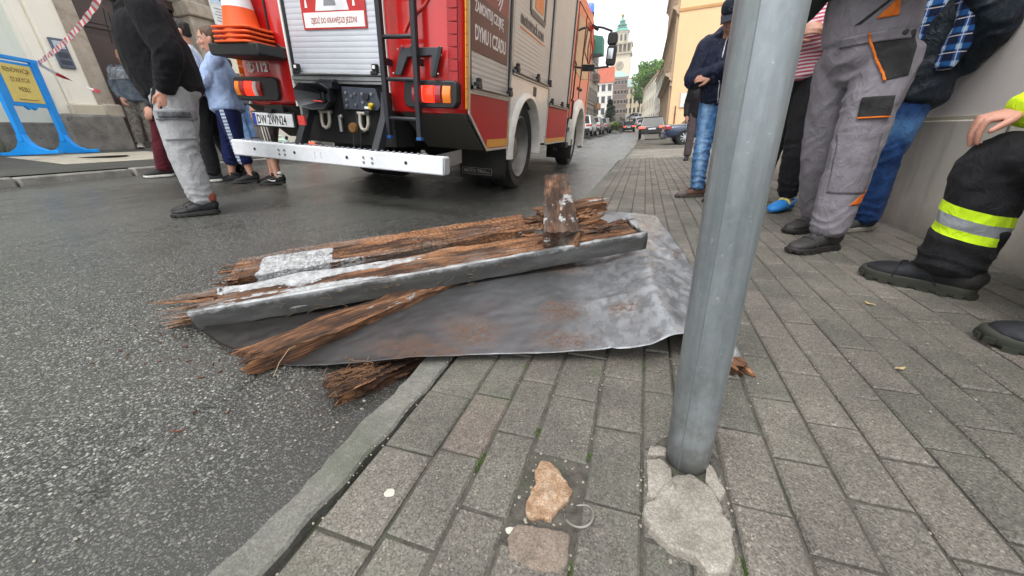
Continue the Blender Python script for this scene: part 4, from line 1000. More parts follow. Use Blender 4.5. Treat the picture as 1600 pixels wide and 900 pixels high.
# right side (seen) and left side
def side_parts(sg):
    U = 1.25 * sg
    def pr(poly, nm, mt_, u0=0.0, th=.012, **k):
        m = MB(); m.prism(poly, 'x', U + sg * u0, U + sg * (u0 - th)); return m.build(nm, mt_, TRK, **k)
    pr([(.09, 1.03), (1.08, 1.03), (1.08, .56), (.49, .56), (.09, .86)], 'side_locker_panel', MAROON, bevel=.004)
    pr([(2.90, 1.06), (4.46, 1.06), (4.46, .54), (2.86, .54)], 'side_locker_panel', MAROON, bevel=.004)
    # pale edging round the panels
    m = MB()
    for a, b in (((.09, 1.035), (1.08, 1.035)), ((.09, .86), (.49, .555)), ((.49, .555), (1.12, .555)), ((1.12, .555), (1.12, 1.03)), ((.085, .86), (.085, 2.88)), ((2.86, .535), (4.48, .535)), ((4.47, .535), (4.47, 1.06)), ((1.145, .9), (1.145, 2.88)), ((2.875, .53), (2.875, 2.88)), ((4.44, 1.06), (4.44, 2.88))):
        m.bar((U + sg * .004, a[0], a[1]), (U + sg * .004, b[0], b[1]), .022, .012, up=(1, 0, 0))
    each(m, 'panel_edging', plain('edging silver', '#bdb9b0', .4, .4), TRK)
    m = MB()
    for k in range(26): m.bb((U + sg * .0075, .02, .90 + k * .076), (U + sg * .0005, .078, .972 + k * .076))
    for k in range(7): m.bb((U + sg * .0025, .5 + k * .084, .575), (U - .001, .58 + k * .084, .65))
    for k in range(4): m.bb((U + sg * .0025, 1.085, .575 + k * .07), (U - .001, 1.11, .642 + k * .07))
    for k in range(19): m.bb((U + sg * .0025, 2.89 + k * .083, .55), (U - .001, 2.97 + k * .083, .61))
    m.build('yellow_reflectors', YELR, TRK, smooth=False)
    # wheel panel with its arch
    cv, cw, rr = 1.794, .50, .60
    poly = [(1.13, .50), (1.13, 1.29), (2.87, 1.29), (2.87, .55), (2.45, .55)]
    arc = [(cv + rr * math.cos(a), cw + rr * math.sin(a)) for a in [i * math.pi / 24 for i in range(1, 24)]]
    pr(poly + arc + [(1.16, .5)], 'wheel_panel', BODYW, -.002, .02, ang=30)
    m = MB(); P = []
    for i in range(25):
        a = -0.12 + i * (math.pi + .24) / 24; c, s_ = math.cos(a), math.sin(a)
        P.append([(U + sg * x, cv + r_ * c, cw + r_ * s_) for r_, x in ((.585, -.30), (.585, .035), (.60, .05), (.64, .045), (.665, .012), (.67, -.01))])
    m.grid(P); m.build('wheel_arch_lip', plain('arch white', '#dcd9d1', .35, coat=.3, dirt=.1), TRK, ang=50)
    m = MB(); m.bb((U + sg * .003, 2.06, 1.14), (U - sg * .02, 2.20, 1.25)); m.build('filler_flap', BLK, TRK, bevel=.004)
    # shutters, sills and latches
    for (v0, v1, w0) in ((.14, 1.09, 1.09), (1.19, 2.83, 1.34), (2.94, 4.40, 1.12)):
        m = MB(); pr_ = shutter(w0, 2.86); m.grid([[(U - sg * (.012 + d), v, w_) for v in (v0, v1)] for (w_, d) in pr_]); m.build('side_shutter', ALUSIDE, TRK, ang=30)
        m = MB()
        for v in (v0 - .012, v1 + .012): m.bb((U + sg * .002, v - .012, w0 - .03), (U - sg * .04, v + .012, 2.88))
        each(m, 'shutter_guide', plain('guide black', '#2a2624', .5), TRK)
        m = MB(); m.cyl((U + sg * .03, v0, w0 - .018), (U + sg * .03, v1, w0 - .018), .013, n=10); m.bb((U + sg * .02, v0, w0 - .05), (U - sg * .03, v1, w0 - .032)); sb = m.build('sill_bar', STEEL, TRK)
        m = MB()
        for v in (v0 + .06, v1 - .06) + (((v0 + v1) / 2 + .1,) if v1 - v0 > 1.2 else ()): m.box((U + sg * .035, v, w0), (.05, .09, .05)); m.box((U + sg * .035, v + .02, w0 + .035), (.04, .05, .05))
        each(m, 'bar_latch', BLK, sb, bevel=.008)
for sg in (1, -1): side_parts(sg)
# posters on the side shutters
U = 1.25
m = MB(); m.bb((U - .014, .155, 1.345), (U - .0065, 1.03, 2.45)); po = m.build('safety_poster', plain('poster maroon', (.20, .018, .022), .45, var=.1), TRK)
m = MB(); m.bb((U - .007, .155, 1.345), (U - .0045, 1.03, 1.74)); m.build('poster_band', plain('poster dark maroon', (.085, .012, .014), .45), po)
PW = plain('poster white', '#e3dcd8', .5)
text('ZAMONTUJ CZUJKĘ', .105, PW, po, frame((U - .003, .215, 1.625), (0, 1, 0), (0, 0, 1)), xs=.70, bold=.002)
text('DYMU I CZADU', .150, PW, po, frame((U - .003, .215, 1.43), (0, 1, 0), (0, 0, 1)), xs=.70, bold=.003)
m = MB(); c0 = (0, .60, 1.93)
m.lathe([(0, .004), (.13, .004), (.14, 0)], 32, (U - .005, .60, 1.99), 'x'); m.build('detector_picture', PW, po)
m = MB()
for r_ in (.10, .075, .05): m.tube([(U + .0, .60 + r_ * math.cos(a), 1.99 + r_ * math.sin(a)) for a in [i * math.pi / 16 for i in range(32)]], .005, 4, closed=True)
each(m, 'detector_ring', plain('ring grey', '#8f8884', .5), po)
m = MB()
for r_ in (.18, .22, .26): m.tube([(U - .003, .60 + r_ * math.cos(a), 1.95 + r_ * math.sin(a)) for a in [-.9 + i * .1 for i in range(10)]], .006, 4)
each(m, 'sound_wave', PW, po)
lg = text('mototruck.com', .165, plain('logo grey', '#54504c', .5), TRK, frame((U - .008, 1.42, 1.80), (0, 1, 0), (0, 0, 1)), 'company_lettering', xs=.95, bold=.004)
m = MB(); m.bb((U - .010, 1.42, 1.755), (U - .0075, 2.5, 1.77)); m.build('logo_underline', plain('logo orange', (.75, .22, .04), .5), lg)
m = MB()
for a, b in (((1.78, 1.98), (2.42, 1.98)), ((2.42, 1.98), (2.42, 2.5)), ((1.78, 1.98), (1.70, 2.5))): m.bar((U - .007, *a), (U - .007, *b), .06, .01, up=(1, 0, 0))
each(m, 'logo_frame', plain('logo grey', '#54504c', .5), lg)
m = MB(); m.bb((U - .010, 1.95, 2.05), (U - .0075, 2.32, 2.4)); m.build('logo_square', plain('logo orange', (.75, .22, .04), .5), lg)

# chassis, axles
m = MB(); m.bb((-.45, .3, .58), (-.33, 6.6, .86)); m.bb((.33, .3, .58), (.45, 6.6, .86)); m.bb((-1.15, .5, .86), (1.15, 4.5, .985)); m.cyl((-.9, 1.794, .5), (.9, 1.794, .5), .11, n=12); m.cyl((-.9, 5.67, .46), (.9, 5.67, .46), .09, n=12); m.ball((0, 1.794, .5), .24)
m.bb((-1.1, 2.7, .5), (-.5, 4.3, .88)); m.bb((.5, 2.95, .56), (1.1, 4.3, .88)); m.bb((-.3, .4, .55), (.3, 1.2, .75)); m.build('chassis', DARK, TRK, bevel=.01)
# wheels
def wheel(u, v, sg, dual):
    w_ = .29
    def tyre(m, c):
        pr = [(.36, -.10), (.42, -.135), (.49, -.142), (.505, -.125), (.52, -.11)]
        for k in range(5): pass
        tread = [(.52, -.11), (.52, -.075), (.508, -.072), (.508, -.060), (.52, -.057), (.52, -.008), (.508, -.005), (.508, .005), (.52, .008), (.52, .057), (.508, .060), (.508, .072), (.52, .075), (.52, .11)]
        prof = pr[:-1] + tread + [(a, -b) for a, b in pr[:-1][::-1]]
        m.lathe([(a, sg * b) for a, b in prof], 56, c, 'x')
    m = MB(); tyre(m, (u, v, .52)); 
    if dual: tyre(m, (u - sg * .32, v, .52))
    ty = m.build('wheel', RUB, TRK, ang=30)
    m = MB()
    pr = [(.365, .10), (.375, .12), (.36, .13), (.345, .11), (.33, .03), (.30, -.02), (.235, -.055), (.225, -.05), (.18, -.045), (.16, -.03), (.12, -.01), (.115, .05), (.0, .055)] if dual else [(.365, .10), (.375, .12), (.36, .13), (.345, .11), (.33, .06), (.30, .05), (.25, .09), (.20, .11), (.16, .115), (.12, .13), (.1, .17), (0, .175)]
    m.lathe([(a, sg * b) for a, b in pr], 48, (u, v, .52), 'x'); m.build('rim', RIM, ty, ang=40)
    m = MB()
    for k in range(10):
        a = k * math.pi / 5; q = -.02 if dual else .105
        m.cyl((u + sg * q, v + .20 * math.cos(a), .52 + .20 * math.sin(a)), (u + sg * (q + .04), v + .20 * math.cos(a), .52 + .20 * math.sin(a)), .016, n=6)
    each(m, 'wheel_nut', STEEL, ty)
for sg in (1, -1): wheel(sg * 1.06, 1.794, sg, True); wheel(sg * 1.04, 5.67, sg, False)
# mud flaps
def flap(u0, u1, v, w0, w1, txt, tx, ty_, sz, nm='mud_flap'):
    P = [[(u0 + (u1 - u0) * i / 6, v + .01 * math.sin(i * 1.3) + .02 * (1 - j / 5), w0 + (w1 - w0) * j / 5) for i in range(7)] for j in range(6)]
    f_ = MB().grid(P).build(nm, plain('mud flap rubber', '#191816', .75, var=.3, dirt=.3), TRK, thick=.012)
    if txt:
        text(txt, sz, plain('flap lettering', '#8e8b82', .6), f_, frame((tx, v + .003, ty_), (1, 0, 0), (0, 0, 1)), bold=.001)
        w_ = len(txt) * sz * .66; m = MB()
        if sz < .08:
            for a, b in (((tx - .02, ty_ - .02), (tx + w_ + .02, ty_ - .02)), ((tx + w_ + .02, ty_ - .02), (tx + w_ + .02, ty_ + sz)), ((tx + w_ + .02, ty_ + sz), (tx - .02, ty_ + sz)), ((tx - .02, ty_ + sz), (tx - .02, ty_ - .02))): m.bar((a[0], v + .001, a[1]), (b[0], v + .001, b[1]), .004, .004, up=(0, 1, 0))
            m.build('flap_frame', plain('flap lettering', '#8e8b82', .6), f_)
flap(.64, 1.23, 1.12, .19, .60, 'MOTO TRUCK', .70, .245, .052)
flap(-1.23, -.64, 1.12, .19, .60, 'MOTO TRUCK', -1.17, .245, .052)
flap(.80, 1.32, 4.90, .18, .56, 'IVECO', .94, .32, .09); flap(-1.32, -.80, 4.90, .18, .56, None, 0, 0, 0)

# cab
m = MB()
cabp = [(4.56, .95), (4.56, 2.92), (4.70, 3.0), (6.3, 3.0), (6.62, 2.9), (6.95, 1.75), (7.0, 1.2), (7.0, .75), (6.35, .75), (6.30, 1.05), (6.1, 1.25), (5.67, 1.32), (5.25, 1.25), (5.05, 1.05), (5.02, .95)]
m.prism(cabp, 'x', -1.235, 1.235); cab = m.build('cab', RED2, TRK, bevel=.03, seg=3)
for sg in (1, -1):
    m = MB(); m.prism([(4.78, 1.78), (4.80, 2.66), (5.50, 2.66), (5.50, 1.72)], 'x', sg * 1.225, sg * 1.241); m.prism([(5.66, 1.70), (5.66, 2.66), (6.22, 2.66), (6.55, 1.80)], 'x', sg * 1.225, sg * 1.241); each(m, 'side_window', glassy('cab glass', (.02, .022, .025)), cab, bevel=.01)
    m = MB()
    for pts in ([(4.70, .97), (4.70, 2.8), (5.57, 2.8), (5.57, 1.34)], [(5.60, 1.34), (5.60, 2.8), (6.3, 2.8), (6.72, 1.75), (6.72, 1.1)]): m.tube([(sg * 1.238, a, b) for a, b in pts], .007, 6)
    m.tube([(sg * 1.26, 4.69, 1.9), (sg * 1.29, 4.67, 1.85), (sg * 1.29, 4.67, 1.3), (sg * 1.26, 4.69, 1.25)], .014, 8)
    m.build('door_seams', plain('seam dark', '#2b1410', .6), cab)
    m = MB(); m.box((sg * 1.25, 5.45, 1.52), (.03, .16, .05)); m.box((sg * 1.25, 5.75, 1.52), (.03, .16, .05)); each(m, 'door_handle', BLK, cab, bevel=.008)
    text('998', .16, WHT, cab, frame((sg * 1.239, 5.0 if sg > 0 else 5.4, 1.45), (0, sg, 0), (0, 0, 1)), 'fleet_number') if False else None
    # white front mudguard
    m = MB(); P = []
    for i in range(17):
        a = -.28 + i * (math.pi + .42) / 16; c, s_ = math.cos(a), math.sin(a)
        P.append([(sg * x, 5.67 + r_ * c, .55 + r_ * s_) for r_, x in ((.60, .80), (.60, 1.30), (.62, 1.325), (.75, 1.32), (.78, 1.29), (.80, 1.2))])
    m.grid(P); m.build('front_mudguard', plain('mudguard white', '#d4d0c6', .4, coat=.3, dirt=.25), TRK, ang=45)
    m = MB(); m.bb((sg * 1.25, 4.66, .40), (sg * .85, 4.92, .50)); m.bb((sg * 1.24, 4.62, .72), (sg * .9, 4.96, .78)); m.bb((sg * 1.18, 4.6, .42), (sg * 1.1, 4.64, 1.3)); each(m, 'cab_step', plain('step dark', '#3b3a38', .6, .3), TRK, bevel=.006)
    m = MB(); m.bb((sg * 1.26, 4.98, .60), (sg * 1.10, 5.03, 1.28)); m.build('mudguard_seal', BLK, TRK, bevel=.006)
m = MB(); m.prism([(6.66, 2.80), (6.97, 1.80), (6.985, 1.80), (6.68, 2.82)], 'x', -1.1, 1.1); m.build('windscreen', glassy('cab glass', (.02, .022, .025)), cab)
m = MB(); m.bb((-1.23, 6.98, .42), (1.23, 7.12, .95)); m.build('front_bumper', BODYW, TRK, bevel=.03)
# mirrors on their arms
for sg in (1, -1):
    m = MB()
    def mir(w0, w1, du): 
        c = [(1.60 + du, w0 + .03), (1.63 + du, w0), (1.78 + du, w0), (1.81 + du, w0 + .04), (1.81 + du, w1 - .04), (1.77 + du, w1), (1.63 + du, w1), (1.60 + du, w1 - .04)]
        m.prism([(sg * a, b) for a, b in c], 'y', 6.48, 6.62)
    mir(2.08, 2.46, .0); mir(2.47, 2.70, -.02)
    mr = m.build('mirror', BLK, TRK, bevel=.03)
    m = MB(); m.prism([(sg * a, b) for a, b in ((1.63, 2.2), (1.74, 2.2), (1.74, 2.40), (1.63, 2.40))], 'y', 6.472, 6.48); m.build('mirror_glass', plain('mirror face', '#b9bfc2', .05, 1.0), mr)
    m = MB(); m.tube([(sg * 1.22, 6.45, 2.80), (sg * 1.45, 6.5, 2.78), (sg * 1.66, 6.54, 2.72)], .022, 8); m.tube([(sg * 1.22, 6.45, 2.06), (sg * 1.35, 6.5, 2.02), (sg * 1.68, 6.54, 2.06)], .022, 8); m.box((sg * 1.30, 6.46, 2.02), (.16, .12, .12)); m.build('mirror_arms', BLK, TRK)
    m = MB(); m.box((sg * 1.22, 6.5, 2.82), (.30, .16, .06), rot=Matrix.Rotation(sg * .5, 3, 'Y')); m.build('kerb_mirror', BLK, TRK, bevel=.02)
    m = MB(); m.tube([(sg * 1.25, 6.42, 2.78), (sg * 1.30, 6.46, 2.4), (sg * 1.26, 6.42, 2.1)], .014, 6); m.tube([(sg * 1.25, 6.42, 2.1), (sg * 1.33, 6.2, 2.3), (sg * 1.25, 5.9, 2.75)], .012, 6); m.build('grab_rail', RED2, TRK)
for u in (1.15, -1.15):
    m = MB(); m.lathe([(.085, 2.94), (.09, 3.03), (.09, 3.04)], 20, (u, 6.42, 0)); bc = m.build('beacon', BLK, TRK)
    m = MB(); m.lathe([(.08, 3.04), (.085, 3.08), (.078, 3.16), (.05, 3.20), (0, 3.21)], 20, (u, 6.42, 0)); m.build('beacon_lens', glow('blue beacon', (.02, .05, 1.0), 3.0), bc)

# cones on their rack at the left rear corner
m = MB(); m.prism([(-1.13, 1.24), (-1.15, 1.26), (-1.15, 1.335), (-.56, 1.335), (-.55, 1.25), (-.58, 1.235)], 'y', -.30, -.02); m.build('cone_rack', BLK, TRK, bevel=.01)
CW = plain('cone white band', '#e2e2e2', .4, var=.05)
conelab = ['top orange traffic cone of the stack on the engine, white band showing', 'second cone of the stack on the engine, only its orange rim showing', 'third cone of the stack on the engine, rim between second and bottom', 'bottom cone of the stack on the engine, resting on the black rack']
for k in range(4):
    z = 1.336 + .036 * (3 - k)
    t = thing('traffic_cone', conelab[k], 'traffic cone', (0, 0, 0), 0, 'cones stacked on the fire engine'); t.matrix_world = TM @ Matrix.Translation((-.85, -.165, z))
    m = MB(); sq = [(.215 * x, .15 * y) for x, y in ((1, .8), (.85, 1), (-.85, 1), (-1, .8), (-1, -.8), (-.85, -1), (.85, -1), (1, -.8))]
    m.prism(sq, 'z', 0, .018); m.build('base', ORR, t, bevel=.006)
    prf = [(.145, .014), (.14, .05), (.135, .08)] if k else [(.145, .014), (.135, .06), (.118, .16)]
    if k == 0:
        MB().lathe(prf + [(.118, .165)], 32).build('lower_cone', ORR, t, ang=60)
        MB().lathe([(.119, .16), (.096, .29)], 32).build('white_band', CW, t, ang=60)
        MB().lathe([(.095, .29), (.065, .45)], 32).build('middle_cone', ORR, t, ang=60)
        MB().lathe([(.066, .45), (.05, .54)], 32).build('white_band', CW, t, ang=60)
        MB().lathe([(.049, .54), (.03, .66), (.025, .70), (0, .70)], 32).build('cone_tip', ORR, t, ang=60)
    else: MB().lathe(prf, 32).build('lower_cone', ORR, t, ang=60)

# ================================================================== PEOPLE
V = Vector
def smooth_path(pts, rads, sub=4):
    P = [np.array(p, float) for p in pts]; Rr = [np.array(r if isinstance(r, (tuple, list)) else (r, r), float) for r in rads]
    Q = [np.concatenate([p, r]) for p, r in zip(P, Rr)]; Q = [2 * Q[0] - Q[1]] + Q + [2 * Q[-1] - Q[-2]]
    Q[0][3:] = Q[1][3:]; Q[-1][3:] = Q[-2][3:]
    out = []
    for i in range(1, len(Q) - 2):
        a, b, c, d = Q[i - 1:i + 3]
        for k in range(sub):
            t = k / sub; out.append(.5 * ((2 * b) + (c - a) * t + (2 * a - 5 * b + 4 * c - d) * t * t + (3 * b - a - 3 * c + d) * t ** 3))
    out.append(Q[-2]); return out
def loft(m, pts, rads, side=(1, 0, 0), n=14, sub=4, cap=.35):
    """closed tapered tube through pts; each radius is r or (along side, across)"""
    Q = smooth_path(pts, rads, sub); rows = []; k = len(Q); sd0 = np.array(side, float)
    for i in range(k):
        t = Q[min(i + 1, k - 1)][:3] - Q[max(i - 1, 0)][:3]; t = t / (np.linalg.norm(t) + 1e-9)
        s = sd0 - t * sd0.dot(t)
        if np.linalg.norm(s) < .15: s = np.cross(t, (0, 1, 0)) if abs(t[1]) < .9 else np.cross(t, (0, 0, 1))
        s /= np.linalg.norm(s); u = np.cross(t, s); c = Q[i][:3]; a, b = np.maximum(Q[i][3:], .002)
        ring = [c + s * (a * math.cos(2 * math.pi * j / n)) + u * (b * math.sin(2 * math.pi * j / n)) for j in range(n)]
        if i == 0 and cap: rows.append([c + (p - c) * .6 - t * min(a, b) * cap for p in ring])
        rows.append(ring)
        if i == k - 1 and cap: rows.append([c + (p - c) * .6 + t * min(a, b) * cap for p in ring])
    o = len(m.v)
    m.grid([list(r) + [r[0]] for r in rows]); n1 = n + 1
    e = o + (len(rows) - 1) * n1
    m.f += [tuple(o + j for j in range(n))[::-1], tuple(e + j for j in range(n))]; m.m += [0, 0]
def organic(name, m, mat, parent=None, voxel=.009, it=3, fn=None, it2=1):
    """fuse the lofts into one continuous surface, relax it, then press folds into it"""
    me = bpy.data.meshes.new('tmp'); me.from_pydata(m.v, [], m.f)
    bm = bmesh.new(); bm.from_mesh(me); bmesh.ops.remove_doubles(bm, verts=bm.verts, dist=1e-6); bmesh.ops.recalc_face_normals(bm, faces=bm.faces); bm.to_mesh(me); bm.free()
    o = bpy.data.objects.new('tmp', me); COL.objects.link(o)
    md = o.modifiers.new('r', 'REMESH'); md.mode = 'VOXEL'; md.voxel_size = voxel; md.adaptivity = 0
    sm = o.modifiers.new('s', 'SMOOTH'); sm.factor = .5; sm.iterations = it
    dg = bpy.context.evaluated_depsgraph_get(); dg.update()
    me2 = bpy.data.meshes.new_from_object(o.evaluated_get(dg), depsgraph=dg); bpy.data.objects.remove(o); bpy.data.meshes.remove(me)
    me2.name = name; me2.materials.clear(); me2.materials.append(mat)
    if fn: displace(me2, fn)
    me2.shade_smooth()
    ob = bpy.data.objects.new(name, me2); COL.objects.link(ob)
    if parent: ob.parent = parent
    return ob
def folds(zones=(), base=.004, seed=1, stretch=(13, 13, 6)):
    """cloth folds: soft waves everywhere, sharp creases bunched in zones (centre, reach, depth, axis, frequency)"""
    st_ = np.array(stretch, float)
    def fn(co, no):
        d = base * fbm(co * st_, seed, 3) + base * .5 * (1 - np.abs(vnoise(co * st_ * 1.7 + 3, seed + 4))) 
        w1 = fbm(co * 7, seed + 9, 2)
        for (p, r, amp, ax, fr) in zones:
            q = co - np.array(p, float); wgt = np.exp(-np.sum(q * q, 1) / (r * r))
            a = np.array(ax, float); a /= np.linalg.norm(a)
            s = (co @ a) * fr + 2.2 * w1 + 1.2 * vnoise(co * 15, seed + 2)
            d = d + amp * wgt * ((1 - np.abs(np.sin(s))) ** 1.3 - .35) * (.6 + .8 * np.abs(vnoise(co * 9, seed + 5)))
        return co + no * d[:, None]
    return fn
def hand_lofts(m, wr, d, nrm, thumb, curl=.5, sc=1.0, spread=.06, f0=0.0):
    """palm, four fingers and a thumb; d points along the hand, nrm out of the back, thumb = +1/-1 picks the side"""
    d = V(d).normalized(); nrm = V(nrm); nrm = (nrm - d * nrm.dot(d)).normalized(); s = d.cross(nrm) * thumb; wr = V(wr)
    L = .095 * sc
    loft(m, [wr - d * .03 * sc, wr + d * .02 * sc, wr + d * .06 * sc, wr + d * L], [(.027 * sc, .021 * sc), (.032 * sc, .019 * sc), (.041 * sc, .017 * sc), (.040 * sc, .013 * sc)], side=s, n=12)
    tips = []
    for i, (off, ln, r_) in enumerate(((.030, .075, .0098), (.010, .083, .0102), (-.010, .077, .0098), (-.029, .060, .0086))):
        b = wr + d * (L - .012 * sc - .006 * sc * abs(i - 1)) + s * off * sc; dd = (d + s * (off * spread * 22 * .06)).normalized(); pts = [b, b + dd * .016 * sc]; rr = [r_ * sc * 1.05] * 2; ang = f0
        for k, seg in enumerate((.45, .31, .24)):
            ang += curl * (.75, 1.0, .6)[k]
            v_ = dd * math.cos(ang) - nrm * math.sin(ang); pts.append(pts[-1] + v_ * ln * seg * sc); rr.append(r_ * sc * (1.0, .92, .8)[k])
        loft(m, pts, rr, side=s, n=10, sub=3, cap=.7); tips.append((pts[-1], v_))
    b = wr + d * .022 * sc + s * .026 * sc; v1 = (d * .75 + s * .75 - nrm * .25).normalized(); v2 = (d * 1.0 + s * .25 - nrm * (.3 + .3 * curl)).normalized()
    loft(m, [b - v1 * .01, b + v1 * .034 * sc, b + v1 * .034 * sc + v2 * .03 * sc, b + v1 * .034 * sc + v2 * .056 * sc], [.0155 * sc, .0125 * sc, .0115 * sc, .009 * sc], side=nrm, n=10, sub=3, cap=.7)
    return tips
SKIN = {}
def skin(name='skin', c=(.50, .27, .19)):
    if name in SKIN: return SKIN[name]
    m = NT(name); n = m.noise(30, 5, .65); c1 = m.mix(m.ramp(n, [(.3, 0.0), (.7, 1.0)]), tuple(x * .86 for x in c), (c[0] * 1.08, c[1] * 1.04, c[2] * 1.02))
    c1 = m.mix(m.ramp(m.noise(11, 3), [(.5, 0.0), (.72, .45)]), c1, (c[0], c[1] * .68, c[2] * .62))
    m.set(Base_Color=c1, Roughness=.5, Normal=m.bump(m.noise(260, 3), .18, .002), Subsurface_Weight=.08)
    m.b.inputs['Subsurface Radius'].default_value = (.01, .004, .002); SKIN[name] = m.mat; return m.mat
SK = skin()
EYE_W = plain('eye white', '#d8d4cc', .2); EYE_D = plain('eye iris', '#2a211a', .15)
def head_lofts(m, c, yaw=0.0, pitch=0.0, sc=1.0):
    """skull, jaw, nose, brow, lips, ears; returns the head matrix"""
    H = Matrix.Translation(c) @ Matrix.Rotation(yaw, 4, 'Z') @ Matrix.Rotation(-pitch, 4, 'X') @ Matrix.Scale(sc, 4)
    sd = tuple(H.to_3x3() @ V((1, 0, 0))); T = lambda *p: tuple(H @ V(p))
    loft(m, [T(0, y, z) for (z, y, a, b) in HEADP], [(a * sc, b * sc) for (z, y, a, b) in HEADP], side=sd, n=18, sub=3)
    loft(m, [T(0, .086, .03), T(0, .100, .0), T(0, .116, -.024), T(0, .098, -.036)], [.008 * sc, .0095 * sc, .0135 * sc, .011 * sc], side=sd, n=10)
    for s in (-1, 1):
        loft(m, [T(s * .072, -.015, -.03), T(s * .083, -.018, -.005), T(s * .083, -.022, .025), T(s * .074, -.018, .034)], [(.006 * sc, .011 * sc), (.006 * sc, .017 * sc), (.007 * sc, .018 * sc), (.005 * sc, .01 * sc)], side=sd, n=10)
        loft(m, [T(s * .012, .088, .034), T(s * .034, .083, .037), T(s * .052, .066, .03)], [.009 * sc, .010 * sc, .008 * sc], n=8)
        loft(m, [T(s * .012, .082, -.012), T(s * .04, .070, -.02), T(s * .056, .05, -.015)], [.010 * sc, .013 * sc, .010 * sc], n=8)
    loft(m, [T(-.026, .078, -.062), T(0, .091, -.060), T(.026, .078, -.062)], [.006 * sc, .008 * sc, .006 * sc], n=8)
    loft(m, [T(-.022, .076, -.074), T(0, .089, -.074), T(.022, .076, -.074)], [.006 * sc, .009 * sc, .006 * sc], n=8)
    return H
HEADP = [(-.118, .045, .026, .024), (-.105, .034, .043, .045), (-.075, .020, .056, .066), (-.03, .006, .068, .083), (.01, .0, .074, .091), (.05, -.006, .077, .097), (.09, -.010, .068, .087), (.118, -.013, .042, .055)]
def hair(parent, H, mat, long=0.0, front=.055, sc=1.0, name='hair'):
    m = MB(); T = lambda *p: tuple(H @ V(p)); sd = tuple(H.to_3x3() @ V((1, 0, 0)))
    prof = [(-.02 - long * .2, -.045, .072, .058), (.03, -.03, .082, .080), (.07, -.016, .081, .096), (.105, -.013, .068, .083), (.128, -.014, .04, .05)]
    if long: prof = [(-.05 - long, -.065, .06, .03), (-.05 - long * .5, -.055, .072, .045)] + prof
    loft(m, [T(0, y, z) for (z, y, a, b) in prof], [(a * sc, b * sc) for (z, y, a, b) in prof], side=sd, n=18)
    def fn(co, no): return co + no * (.004 * fbm(co * np.array([60, 60, 14]), 3))[:, None]
    return organic(name, m, mat, parent, .006, 2, fn)
def eyes(parent, H):
    for s in (-1, 1):
        o = MB().ball(tuple(H @ V((s * .031, .0735, .012))), .0115, n=12).build('eye', EYE_W, parent)
        MB().ball(tuple(H @ V((s * .031, .0815, .012))), .0055, n=10).build('iris', EYE_D, o)
